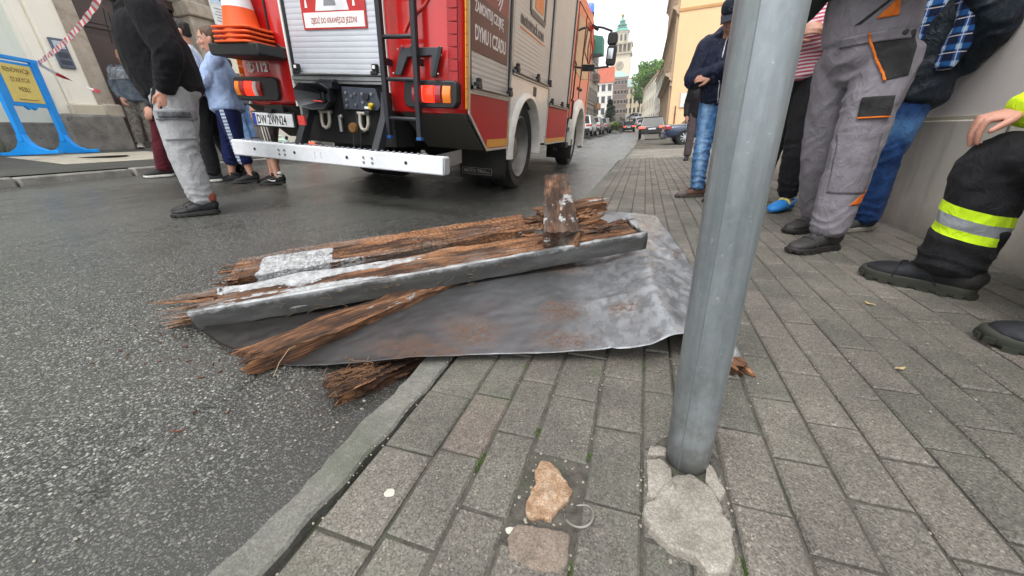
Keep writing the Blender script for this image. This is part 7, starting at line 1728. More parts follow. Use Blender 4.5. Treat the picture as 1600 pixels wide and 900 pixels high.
m = MB(); m.bb((XW + .07, 3.74, g0 + .35), (XW - .2, 3.97, g0 + 6.6)); m.build('pilaster', CREAM, t, bevel=.05, M=T)
m = MB(); m.bb((XW + .15, 3.95, g0 + .55), (XW - .2, 4.29, g0 + 6.6)); m.build('pilaster', CREAM, t, bevel=.03, M=T)
m = MB(); m.bb((XW + .19, 3.90, g0 + .40), (XW - .2, 4.32, g0 + .70)); m.build('pilaster_base', plaster('pilaster base', '#bdb5a3', .3), t, bevel=.02, M=T)
m = MB()
m.bb((XW + .12, DY0 - .28, g0 + .5), (XW - .35, DY0, g0 + 2.55)); m.bb((XW + .14, DY1, g0 + .5), (XW - .35, DY1 + .52, g0 + 2.55)); each(m, 'door_jamb', STONE, t, bevel=.03, M=T)
m = MB(); m.bb((XW + .20, DY0 - .24, g0 + .5), (XW - .3, DY0 + .03, g0 + .72)); m.bb((XW + .20, DY1 - .03, g0 + .5), (XW - .3, DY1 + .56, g0 + .72)); m.bb((XW + .21, DY0 - .24, g0 + 2.45), (XW - .3, DY0 + .04, g0 + 2.7)); m.bb((XW + .21, DY1 - .04, g0 + 2.45), (XW - .3, DY1 + .58, g0 + 2.7)); each(m, 'jamb_block', STONE, t, bevel=.03, M=T)
cy, cr0, cr1 = (DY0 + DY1) / 2, (DY1 - DY0) / 2, (DY1 - DY0) / 2 + .52
rows = []
for i in range(21):
    a = math.pi * i / 20; c, s_ = math.cos(a), math.sin(a)
    rows.append([(XW + x, cy + r_ * c, g0 + 2.6 + r_ * s_) for r_, x in ((cr0, -.35), (cr0, .06), (cr0 + .12, .08), (cr0 + .16, .14), (cr1, .14), (cr1, -.3))])
MB().grid(rows).build('stone_arch', STONE, t, ang=40, M=T)
m = MB(); m.bb((XW - .34, DY0, g0 - .2), (XW - .42, DY1, g0 + 3.6)); dr = m.build('door', WOODD, t, M=T)
m = MB()
for a, b in ((DY0 + .06, cy - .06), (cy + .06, DY1 - .06)):
    for z0, z1 in ((.40, .95), (1.05, 1.9), (2.0, 2.5)):
        for k, (d, e) in enumerate(((.0, .02), (.07, .035), (.12, .02))):
            m.bb((XW - .34, a + .06 + d, g0 + z0 + d), (XW - .34 + e, b - .06 - d, g0 + z1 - d))
    m.bb((XW - .34, a, g0 + .02), (XW - .30, b, g0 + .30))
m.build('door_panels', plain('door panel brown', '#3f2c26', .4, var=.15, vs=6), dr, bevel=.008, M=T)
m = MB(); m.bb((XW - .345, DY0, g0 + 2.56), (XW - .2, DY1, g0 + 2.72)); m.bb((XW - .345, cy - .05, g0), (XW - .27, cy + .05, g0 + 2.56)); m.build('transom', WOODD, dr, bevel=.01, M=T)
m = MB(); m.cyl((XW - .3, cy - .22, g0 + 1.15), (XW - .25, cy - .22, g0 + 1.15), .03, n=12); m.build('door_knob', plain('old brass', '#8d7748', .4, .8), dr, M=T)
m = MB()
for k in range(2): m.bb((XW + .30 - .30 * k, DY0 - .02, g0 - .25), (XW - .35, DY1 + .02, g0 - .02 + .13 * k))
m.build('doorstep', PLIN, t, bevel=.02, M=T)
m = MB(); m.prism([(XW + .1, g0 + 6.6), (XW + .5, g0 + 6.8), (XW - 3, g0 + 9), (XW - 6, g0 + 6.6)], 'y', -6, 10.4); m.build('roof', ROOF, t, M=T)
# weeds at the plinth
wd = MB(); rw = random.Random(5)
for i in range(46):
    x, y = XW + .14 + rw.uniform(0, .25), 2.72 + rw.gauss(0, .16); a = rw.uniform(0, 6.28); h_ = rw.uniform(.1, .34); b = (math.cos(a) * .12, math.sin(a) * .12)
    wd.add([(x - .012, y, GZ(y) - .02), (x + .012, y + .01, GZ(y) - .02), (x + b[0] * .6 + .02, y + b[1] * .6, GZ(y) + h_ * .7), (x + b[0], y + b[1], GZ(y) + h_), (x + b[0] * .6 - .02, y + b[1] * .6 + .02, GZ(y) + h_ * .72)], [(0, 1, 2, 4), (4, 2, 3)])
tag(wd.build('weed', plain('weed green', '#4f6b2c', .8, var=.4, vs=30), smooth=False), 'green weed growing at the foot of the cream house behind the blue sign', 'weed')
# entry phone, house number plate
t = thing('entry_phone', 'grey door entry phone panel on the cream wall beside the arch', 'entry phone', (XW + .165, 4.10, g0 + 1.43)); t.scale = (.75,) * 3
MB().box((0, 0, 0), (.05, .24, .56)).build('panel', plain('entry phone grey', '#5a6372', .35, .5), t, bevel=.008)
m = MB(); m.box((.027, 0, .16), (.006, .17, .14)); m.build('name_panel', plain('entry phone pale', '#b4bcc8', .3), t)
m = MB(); m.box((.027, 0, -.03), (.006, .17, .10)); m.box((.027, 0, -.17), (.006, .17, .08)); each(m, 'button_row', plain('entry phone dark', '#343a45', .4), t)
sy = 6.97; t = thing('house_number_sign', 'tall white house number plate reading 34 right of the stone arch', 'house number', (XW + .22, sy, g0 + 2.78)); t.scale = (.8,) * 3
MB().box((0, 0, 0), (.03, .46, 1.0)).build('plate', plain('enamel white', '#dfe0dc', .3, dirt=.1), t, bevel=.006)
MB().box((.017, 0, .20), (.004, .38, .42)).build('number_field', plain('pale blue field', '#b9cbdc', .35), t)
text('34', .28, plain('number navy', '#27405f', .4), t, frame((.020, -.165, .08), (0, 1, 0), (0, 0, 1)), bold=.006)
m = MB()
for k in range(5): m.box((.017, 0, -.12 - k * .07), (.004, .32 - .05 * (k % 2), .022))
m.build('small_print', plain('print grey', '#8a949e', .5), t)

# ---- blue sign stand with its notice, barrier tape tied to it
BLU = plain('bright blue paint', (.0, .27, .78), .45, var=.08, vs=8)
bx, by = -8.50, 3.24; bz = PZ(bx, by)
t = thing('sign_stand', 'bright blue wooden sign stand with a yellow notice on the far pavement', 'sign stand', (bx, by, bz), R(27)); t.scale = (.90,) * 3
# the board faces local +x between two uprights on flared feet; it leans a little
def lean(y, z): return y + .06 * z
m = MB(); W2 = .33
for s in (-1, 1):
    m.prism([(lean(s * W2 - .05, .20), .20), (lean(s * W2 + .05, .20), .20), (lean(s * W2 + .05, 1.42), 1.42), (lean(s * W2 - .05, 1.42), 1.42)], 'x', -.03, .03)
each(m, 'upright', BLU, t, bevel=.006)
m = MB()
for s in (-1, 1):
    y0 = s * W2 + .01; m.prism([(-.05, .30), (.05, .30), (.07, .20), (.13, .12), (.26, .055), (.42, .055), (.42, .0), (-.42, .0), (-.42, .055), (-.26, .055), (-.13, .12), (-.07, .20)], 'y', y0 - .036, y0 + .036)
each(m, 'foot', BLU, t, bevel=.006)
m = MB(); m.prism([(lean(-W2 + .04, 1.36), 1.36), (lean(W2 - .04, 1.36), 1.36), (lean(W2 - .04, .72), .72), (lean(.10, .72), .72), (lean(.05, .67), .67), (lean(.0, .70), .70), (lean(-.05, .67), .67), (lean(-.10, .72), .72), (lean(-W2 + .04, .72), .72)], 'x', -.018, .018); bd = m.build('board', BLU, t, bevel=.004)
m = MB(); m.bb((-.028, lean(-.40, 1.38), 1.385), (.028, lean(.40, 1.38), 1.44)); m.build('top_rail', BLU, t, bevel=.006)
m = MB(); m.prism([(lean(-.235, .78), .78), (lean(.235, .78), .78), (lean(.235, 1.32), 1.32), (lean(-.235, 1.32), 1.32)], 'x', .019, .023); nb = m.build('notice', plain('yellow paper', '#d6c471', .7, var=.08), t)
SLN = V((0, .06, 1))
for i, tx in enumerate(('RENOWACJA', 'STARYCH', 'MEBLI')):
    z = 1.205 - i * .135; text(tx, .095, plain('notice brown', '#6d5a2c', .6), nb, frame((.0245, lean(0, z), z), (0, 1, 0), tuple(SLN)), align='CENTER', xs=.66, bold=.0)
m = MB(); m.bar((.025, lean(-.14, .82), .82), (.025, lean(.14, .82), .82), .006, .012, up=(1, 0, 0)); m.build('notice_line', plain('notice brown', '#6d5a2c', .6), nb)
def mat_tape():
    m = NT('barrier tape'); at_ = m.n.new('ShaderNodeAttribute'); at_.attribute_name = 'band'
    return m.set(Base_Color=m.mix(m.math('GREATER_THAN', at_.outputs['Fac'], .5), (.62, .60, .60), (.58, .03, .05)), Roughness=.4)
TAPE = mat_tape()
def tape(name, pts, w_, n=90, twist=0.0, per=.12):
    C = curve(pts, n); m = MB(); rows = []; L = np.concatenate([[0], np.cumsum(np.linalg.norm(np.diff(C, axis=0), axis=1))]); tn = []
    for i in range(n):
        d = V(C[min(i + 1, n - 1)] - C[max(i - 1, 0)]).normalized(); a = twist * i / n + .25 * math.sin(i * .35); u = V((0, 0, 1)); sd = d.cross(u).normalized(); u = sd.cross(d); q = (u * math.cos(a) + sd * math.sin(a)) * w_ / 2
        rows.append([tuple(V(C[i]) - q), tuple(V(C[i])), tuple(V(C[i]) + q)])
        if i: tn += [float(int(L[i] / per) % 2)] * 2
    m.grid(rows); o = m.build(name, TAPE); a = o.data.attributes.new('band', 'FLOAT', 'FACE'); a.data.foreach_set('value', tn); return o
tp0 = (bx - .13, by + .38, bz + 1.25)
tape_end = at(158, -8, 2.9)
tag(tape('barrier_tape', [tp0, tuple(np.array(tp0) * .5 + tape_end * .5 + np.array([0, 0, -.05])), tuple(tape_end), tuple(tape_end + (tape_end - np.array(tp0)) * .6 + np.array([0, 0, .3]))], .055, 260, .6, .075), 'red and white barrier tape stretched up from the blue sign stand', 'barrier tape')
tag(tape('tape_end', [tp0, (tp0[0] + .08, tp0[1] + .10, tp0[2] - .12), (tp0[0] + .05, tp0[1] + .3, tp0[2] - .22), (tp0[0] + .1, tp0[1] + .52, tp0[2] - .34)], .05, 40, 3.0, .2), 'loose tail of barrier tape hanging from the corner of the blue sign stand', 'barrier tape')
# dark object beside the stand at the left edge
t = thing('planter_box', 'black box standing by the plinth left of the blue sign', 'box', (-8.95, 2.30, PZ(-8.95, 2.3)))
m = MB(); m.prism([(-.16, 0), (.16, 0), (.20, .36), (-.20, .36)], 'x', -.12, .12); m.build('box_body', BLK, t, bevel=.01); MB().bb((-.13, -.21, .355), (.13, .21, .385)).build('box_rim', BLK, t, bevel=.006)

# ---- left row beyond the engine
GREYB = plaster('grey facade', '#8f8b86', .45); 
yb = 10.5
rows_ = [('town_house', 'grey five storey town house just beyond the fire engine cab', 10.5, 23, 13, GREYB, plaster('grey facade trim', '#75716c', .4)),
         ('town_house', 'pale brown town house with balconies beyond the grey one', 23.1, 36, 13, plaster('pale brown facade', '#a89c8c', .4), None)]
rows_ += [('town_house', 'dull ochre town house third beyond the fire engine', 36.1, 56, 13.5, plaster('dull ochre facade', '#a3947c', .4), None), ('town_house', 'grey beige town house last in the left row before the shrubs', 56.1, 77, 12.5, plaster('grey beige facade', '#9d968a', .4), plaster('grey beige trim', '#857e72', .4))]
for nm, lb, y0, y1, h, mt_, tm_ in rows_:
    gz_ = PZ(XW, (y0 + y1) / 2) - .05
    town_block(nm, lb, XW + .1, y0, y1, h, 0, mt_, floors=4, gz=gz_, trimm=tm_)
# balconies and an awning on those fronts
def balcony(y, z, w_, d, mt_, label, slats=True, depth=.9):
    x = XW + .1; gz_ = PZ(XW, y); t = thing('balcony', label, 'balcony', (x, y, gz_ + z)); 
    MB().bb((0, -w_ / 2, 0), (depth, w_ / 2, .14)).build('slab', plaster('balcony slab', '#8a857d', .3), t)
    m = MB()
    for k in range(5): m.bb((depth - .04, -w_ / 2, .2 + k * .17), (depth, w_ / 2, .32 + k * .17)); m.bb((0, -w_ / 2, .2 + k * .17), (depth - .05, -w_ / 2 + .04, .32 + k * .17)); m.bb((0, w_ / 2 - .04, .2 + k * .17), (depth - .05, w_ / 2, .32 + k * .17))
    m.build('slats', mt_, t)
    m = MB()
    for yy in (-w_ / 2 + .05, w_ / 2 - .05): m.bb((depth - .09, yy - .03, .1), (depth - .05, yy + .03, 1.1))
    each(m, 'post', mt_, t)
balcony(73.5, 2.7, 3.0, 0, plain('orange stained wood', '#b5742e', .6, var=.2), 'orange slatted balcony low on the last house of the left row')
balcony(71.0, 7.0, 3.0, 0, plain('brown stained wood', '#7c5a48', .6, var=.2), 'brown slatted balcony high on the last house of the left row')
t = thing('awning', 'green awning high on the last house of the left row', 'awning', (XW + .1, 69, PZ(XW, 69) + 10.6))
m = MB(); m.prism([(0, .0), (0, 2.6), (1.6, 2.2), (1.6, -.1)], 'y', -1.4, 1.4); m.build('canvas', plain('awning green', '#2f6d5b', .7), t); m = MB(); m.bb((.0, -1.4, -.12), (1.05, 1.4, -.02)); m.build('frame', BLKM, t)

# ---- orange corner house on the right, its side facing us
OX, OY = 1.60, 33.0
ORG = plaster('apricot plaster', '#f3c79a', .10, .03); ORGT = plaster('sand trim', '#b9a58c', .4)
t, T = town_block('apricot_house', 'apricot corner house with a plain side wall and sandy corniced front', OX, OY, 54, 17.5, 0, ORG, floors=4, face=-1, depth=14, gz=0.0, step=2.4, trimm=ORGT)
m = MB(); m.bb((OX - .03, OY - .05, 8.15), (OX + 14, OY, 8.32)); m.build('side_moulding', plaster('side moulding', '#c59866', .2), t, M=T)
for z, d in ((3.9, .55), (8.0, .45), (12.5, .45), (16.5, .9)):
    m = MB(); m.prism([(OX, z), (OX - d * .4, z + .12), (OX - d * .55, z + .3), (OX - d, z + .42), (OX - d, z + .55), (OX, z + .62)], 'y', OY + .15, 54); m.build('cornice', ORGT, t, M=T)
m = MB()
for i in range(9): m.bb((OX - .16, OY + .3 + i * 2.45, 0), (OX, OY + .85 + i * 2.45, 16.4))
each(m, 'pilaster', ORGT, t, M=T)
t = thing('wall_sign', 'white blank sign board on the apricot side wall', 'sign', (at(1072, 156, 33)[0] + .35, OY - .05, at(1072, 156, 33)[2]))
MB().box((0, 0, 0), (1.5, .05, .95)).build('board', plain('sign white', '#e3e0da', .5), t, bevel=.01)
MB().box((0, .005, 0), (1.58, .04, 1.03)).build('frame', plain('sign frame', '#b9b3a8', .5), t)
t = thing('downpipe', 'thin dark pipe on the apricot side wall above the blue car', 'downpipe', (at(1053, 190, 33)[0], OY - .07, 0)); m = MB(); m.cyl((0, 0, .0), (.0, 0, 2.2), .04, n=10); m.build('pipe', plain('pipe brown', '#5b4a3d', .6), t)
m = MB()
for z in (.5, 1.6): m.bb((-.06, -.045, z), (.06, .05, z + .05))
each(m, 'bracket', BLKM, t)

# ---- houses further up, each with walls, roof and windows
def box_house(name, label, c, w_, d, h, rz, mt_, roofm, roof='gable', floors=3, cols=4, cat='building', rh=3, trimm=None, wn=(.9, 1.5), dark=None, arch=False):
    """free standing house: its front faces local -y"""
    t = thing(name, label, cat, c, rz); 
    MB().bb((-w_ / 2, 0, -4), (w_ / 2, d, h)).build('wall', mt_, t)
    m = MB(); e = .35
    if roof == 'gable': m.prism([(-e, h - .05), (d / 2, h + rh), (d + e, h - .05)], 'x', -w_ / 2 - e, w_ / 2 + e)
    elif roof == 'side': m.prism([(-w_ / 2 - e, h - .05), (0, h + rh), (w_ / 2 + e, h - .05)], 'y', -e, d + e)
    else:
        v = [(-w_ / 2 - e, -e, h), (w_ / 2 + e, -e, h), (w_ / 2 + e, d + e, h), (-w_ / 2 - e, d + e, h), (-w_ / 2 + rh * .9, rh, h + rh), (w_ / 2 - rh * .9, rh, h + rh), (w_ / 2 - rh * .9, d - rh, h + rh), (-w_ / 2 + rh * .9, d - rh, h + rh)]
        m.add(v, [(3, 2, 1, 0), (4, 5, 6, 7), (0, 1, 5, 4), (1, 2, 6, 5), (2, 3, 7, 6), (3, 0, 4, 7)])
    m.build('roof', roofm, t, smooth=False)
    m = MB(); m.bb((-w_ / 2 - .15, -.18, h - .4), (w_ / 2 + .15, -.005, h - .02)); m.build('cornice', trimm or mt_, t)
    fh = h / floors
    for f in range(floors):
        for i in range(cols):
            x = -w_ / 2 + w_ * (i + .5) / cols; z = fh * f + fh * .30
            m = MB(); a, b = wn; m.bb((x - a / 2 - .12, -.07, z - .12), (x + a / 2 + .12, -.004, z)); m.bb((x - a / 2 - .12, -.06, z + b), (x + a / 2 + .12, -.004, z + b + .14)); w__ = m.build('window', trimm or WFR, t)
            MB().bb((x - a / 2, -.02, z), (x + a / 2, -.003, z + b)).build('pane', dark or GLS, w__)
    return t
SLATE = plain('grey slate roof', '#5f6a70', .7, var=.15, vs=.5); GREENR = plain('pale green copper roof', '#8fa9a4', .6, var=.12, vs=.3)
def placed(name, label, x0, x1, yt, yb, Y, d, rz, mt_, roofm, roof, floors, cols, rise_px, trimm=None, wn=(.9, 1.5)):
    """a house whose front stands at distance Y between two sight lines, from sill height yb to eaves yt"""
    p, q = at(x0, yb, Y), at(x1, yb, Y); tz = at((x0 + x1) / 2, yt, Y)[2]; rz_ = at((x0 + x1) / 2, yt - rise_px, Y)[2]
    return box_house(name, label, ((p[0] + q[0]) / 2, Y, p[2]), abs(q[0] - p[0]) / max(.2, math.cos(rz)), d, tz - p[2], rz, mt_, roofm, roof, floors, cols, rh=max(.6, rz_ - tz), trimm=trimm, wn=wn)
placed('white_house', 'white house with a red roof behind the parked cars on the left', 918, 955, 130, 186, 105, 8, R(6), plaster('white render', '#d8d4cf', .15), ROOF, 'gable', 3, 4, 28)
placed('timber_house', 'brown grey house with a bluish roof in front of the tower', 952, 977, 121, 182, 118, 7, R(10), plain('brown grey facade', '#7d726c', .8, var=.15, vs=.6), GREENR, 'hip', 4, 5, 10, plaster('dull trim', '#b3a9a0', .3), (.5, .9))
placed('sandstone_hall', 'wide sandstone building with a grey green roof closing the street', 962, 1006, 136, 182, 150, 9, R(-3), plaster('pale sandstone', '#b0a186', .3), plain('grey green roof', '#8b9a95', .7, var=.12, vs=.3), 'hip', 3, 7, 14, plaster('stone trim', '#9a8c73', .3), (.75, 1.5))
placed('distant_house', 'distant house with red roofs left of the big green tree', 982, 1002, 128, 150, 190, 8, 0, plaster('distant render', '#b9aea0', .2), plain('dull red tiles', '#9a7468', .8, var=.2, vs=.3), 'gable', 2, 4, 9, None, (.8, 1.2))
def side_house(name, label, x0, x1, yt0, yb0, Y0, Y1, mt_, roofm, floors, cols, rise_px, wn):
    """a house along the right kerb: its street front runs from (x1, Y0) to (x0, Y1)"""
    p, q = at(x1, yb0, Y0), at(x0, yb0, Y1); L_ = math.hypot(q[0] - p[0], q[1] - p[1]); rz = math.atan2(p[1] - q[1], p[0] - q[0]); tz = at(x1, yt0, Y0)[2]; r2 = at(x1, yt0 - rise_px, Y0)[2]
    return box_house(name, label, ((p[0] + q[0]) / 2, (p[1] + q[1]) / 2, min(p[2], q[2]) - .3), L_, 8, tz - p[2] + .3, rz, mt_, roofm, 'gable', floors, cols, rh=r2 - tz, wn=wn, trimm=plaster('cream trim', '#c9bfa8', .2))
side_house('cream_house', 'cream house with a pinkish roof on the right beyond the dark car', 1001, 1021, 112, 196, 78, 112, plaster('cream render', '#d9d2bf', .2), plain('pinkish roof tiles', '#b98577', .8, var=.15, vs=.5), 3, 9, 14, (1.0, 1.6))
side_house('white_side_house', 'white house with a pink roof beside the apricot house', 1020, 1031, 98, 200, 56, 76, plaster('bright white render', '#e2dfda', .1), plain('pink roof tiles', '#c08078', .8, var=.15, vs=.5), 3, 6, 20, (1.0, 1.6))

# ---- town hall tower
def tower():
    Y = 240; b = at(968, 140, Y); tp = at(966, 22, Y); cx = (at(960, 110, Y)[0] + at(975, 110, Y)[0]) / 2 + .4
    zf = lambda py: at(967, py, Y)[2]
    t = thing('town_hall_tower', 'tall pale town hall tower with a green copper spire', 'tower', (cx, Y, 8)); T = Matrix.Translation((-cx, -Y, -8))
    wl = plaster('tower render', '#cfc4ad', .25); st = plaster('tower stone', '#a99c86', .3); cop = plain('green copper', '#5f9c8c', .6, var=.25, vs=.4)
    w_ = 5.2; zg, zt, zb = zf(88), zf(63), zf(72)
    MB().bb((cx - w_, Y - w_, 5), (cx + w_, Y + w_, zg)).build('shaft', wl, t, M=T)
    m = MB(); m.bb((cx - w_ - .9, Y - w_ - .9, zg), (cx + w_ + .9, Y + w_ + .9, zg + .9)); m.bb((cx - w_ - .9, Y - w_ - .9, zg + 4.5), (cx + w_ + .9, Y + w_ + .9, zg + 5.3)); each(m, 'gallery_slab', st, t, M=T)
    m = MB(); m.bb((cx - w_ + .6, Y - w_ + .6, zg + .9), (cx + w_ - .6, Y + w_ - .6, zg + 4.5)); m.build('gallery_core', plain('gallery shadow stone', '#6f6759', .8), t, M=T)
    m = MB()
    for i in range(6):
        x = cx - w_ - .3 + i * (2 * w_ + .6) / 5
        m.bb((x - .4, Y - w_ - .7, zg + .9), (x + .4, Y - w_ + .1, zg + 4.5))
    each(m, 'gallery_column', st, t, M=T)
    z1 = zg + 5.3; r1 = w_ * .72
    m = MB(); m.lathe([(r1, z1), (r1, z1 + 5), (r1 + .5, z1 + 5.1), (r1 + .5, z1 + 5.7)], 8, (cx, Y, 0)); m.build('octagon', wl, t, ang=10, M=T)
    m = MB()
    for i in range(3):
        x = cx - 2.2 + 2.2 * i; m.bb((x - .55, Y - r1 - .15, z1 + 1.2), (x + .55, Y - r1 + .6, z1 + 4))
    each(m, 'tower_window', GLS, t, M=T)
    z2 = z1 + 5.7; k = (zf(24) - z2) / 40
    pr = [(r1 + .7, 0), (r1 + .1, 3), (3.3, 5.5), (2.6, 8), (2.5, 9), (2.9, 9.2), (2.9, 10), (2.1, 10.1), (2.1, 15), (2.9, 15.2), (2.7, 16.5), (1.7, 18.5), (1.4, 20), (1.9, 20.2), (1.3, 20.6), (1.3, 25), (1.9, 25.2), (1.5, 26.6), (.7, 28.5), (.45, 33), (.3, 37), (.12, 40), (0, 40)]
    m = MB(); m.lathe([(a, z2 + h * k) for a, h in pr], 12, (cx, Y, 0)); m.build('spire', cop, t, ang=30, M=T)
    m = MB(); m.ball((cx, Y, z2 + 38 * k), .9, n=10); m.build('spire_ball', plain('gilded ball', '#a08a4a', .4, .6), t, M=T)
    zc = zf(105)
    m = MB(); m.lathe([(0, -.3), (2.0, -.3), (2.2, 0)], 24, (cx, Y - w_, zc), 'y'); ck = m.build('clock_face', plain('clock stone', '#9d937f', .6), t, M=T)
    m = MB(); m.bar((cx, Y - w_ - .35, zc), (cx + .5, Y - w_ - .35, zc + 1.3), .25, .1, up=(0, 1, 0)); m.bar((cx, Y - w_ - .36, zc), (cx - .9, Y - w_ - .36, zc + .3), .25, .1, up=(0, 1, 0)); each(m, 'clock_hand', plain('clock hand', '#3f3a30', .5), ck, M=T)
tower()

# ---- trees and shrubs
def mat_leaf(name, a, b):
    m = NT(name); r_ = m.n.new('ShaderNodeAttribute'); r_.attribute_name = 'shade'
    return m.set(Base_Color=m.mix(r_.outputs['Fac'], hexc(a), hexc(b)), Roughness=.6, Subsurface_Weight=.0)
def leafy(name, label, cat, c, rx, rz_, h0, leafm, n=2600, clumps=26, leaf=.4, seed=1, trunk=True, group=None, conif=False, trunk_r=.25):
    rg = random.Random(seed); t = thing(name, label, cat, c, 0, group)
    if trunk:
        m = MB(); m.tube([(0, 0, -.5), (.05, 0, h0 * .5), (.1, .05, h0 + rz_ * .6)], [trunk_r, trunk_r * .8, trunk_r * .3], 8)
        for k in range(6):
            a = rg.uniform(0, 6.28); m.tube([(.05, 0, h0 * .9 + k * rz_ * .1), (rx * .35 * math.cos(a), rx * .35 * math.sin(a), h0 + rz_ * (.5 + .12 * k)), (rx * .7 * math.cos(a), rx * .7 * math.sin(a), h0 + rz_ * (.7 + .12 * k))], [trunk_r * .5, trunk_r * .3, .03], 6)
        m.build('trunk', plain('bark', '#4a4036', .9, var=.3, vs=12), t)
    m = MB(); sh = []
    cl = []
    for i in range(clumps):
        if conif: f = rg.random() ** .8; r_ = rx * (1 - f) * math.sqrt(rg.random()); a = rg.uniform(0, 6.28); cl.append((r_ * math.cos(a), r_ * math.sin(a), h0 + rz_ * 2 * f, .22 * rx + .2 * rx * (1 - f)))
        else:
            while True:
                p = V((rg.uniform(-1, 1), rg.uniform(-1, 1), rg.uniform(-1, 1)))
                if .35 < p.length < 1: break
            cl.append((p.x * rx * .8, p.y * rx * .8, h0 + rz_ + p.z * rz_ * .8, rg.uniform(.22, .42) * min(rx, rz_ * 1.3)))
    for i in range(n):
        x, y, z, r_ = rg.choice(cl); p = V((rg.gauss(0, 1), rg.gauss(0, 1), rg.gauss(0, .8))); p = p.normalized() * r_ * rg.random() ** .35
        q = V((x, y, z)) + p; a = V((rg.uniform(-1, 1), rg.uniform(-1, 1), rg.uniform(-.6, .6))).normalized(); b = a.cross(V((rg.uniform(-1, 1), rg.uniform(-1, 1), 1))).normalized(); s_ = leaf * rg.uniform(.6, 1.2)
        m.add([q - a * s_, q + b * s_ * .45, q + a * s_, q - b * s_ * .45], [(0, 1, 2, 3)]); sh.append(rg.random())
    o = m.build('crown', leafm, t, smooth=False); at_ = o.data.attributes.new('shade', 'FLOAT', 'FACE'); at_.data.foreach_set('value', sh)
    return t
LEAF1 = mat_leaf('lime foliage', '#4d7a2a', '#7fa846'); LEAF2 = mat_leaf('dark conifer foliage', '#26382a', '#4a5f48'); LEAF3 = mat_leaf('shrub foliage', '#5f7a35', '#93a052')
c = at(1016, 120, 100); leafy('broadleaf_tree', 'big bright green tree above the cream house at the end of the street', 'tree', (c[0], 118, at(1016, 160, 118)[2]), 4.6, 5.0, 1.5, LEAF1, 6000, 46, .42, 3)
c = at(1000, 145, 128); leafy('broadleaf_tree', 'smaller green tree left of and below the big one at the street end', 'tree', (c[0], 128, at(1000, 172, 128)[2]), 2.0, 3.4, 1, LEAF1, 2200, 24, .36, 4)
c = at(952, 200, 62); leafy('conifer', 'grey green conifer by the fence beyond the parked cars', 'tree', (c[0], 62, at(952, 200, 62)[2] - .2), 1.5, 1.75, .4, LEAF2, 2400, 44, .17, 5, conif=True, trunk_r=.10)
c = at(954, 204, 52); leafy('shrub', 'yellow green shrub by the kerb in front of the conifer', 'shrub', (c[0], 52, at(954, 205, 52)[2]), 1.15, .62, -.1, LEAF3, 1600, 22, .12, 6, trunk=True, trunk_r=.05)
leafy('shrub', 'second yellow green shrub farther back along the fence', 'shrub', (c[0] + .5, 57, at(958, 203, 57)[2]), 1.0, .6, -.1, LEAF3, 1300, 20, .12, 8, trunk=True, trunk_r=.05)
t = thing('fence', 'thin dark post and rail fence beside the shrubs', 'fence', (c[0] + 1.3, 53, at(962, 204, 53)[2])); m = MB()
for k in range(6): m.bb((-.04, -4 + k * 2.2, -.3), (.04, -3.92 + k * 2.2, 1.5))
each(m, 'fence_post', BLKM, t); m = MB(); m.bb((-.02, -4, 1.2), (.02, 7, 1.26)); m.bb((-.02, -4, .5), (.02, 7, .56)); each(m, 'rail', BLKM, t)
t = thing('lamp_post', 'thin street lamp far up the left side of the street', 'street lamp', (at(984, 185, 75)[0], 75, 1.2))
MB().tube([(0, 0, 0), (0, 0, 5.2), (.2, 0, 5.6), (.8, 0, 5.75)], [.07, .05, .04, .03], 8).build('pole', BLKM, t); MB().box((.95, 0, 5.72), (.5, .2, .1)).build('lamp_head', plain('lamp head', '#777b7e', .4), t, bevel=.03)

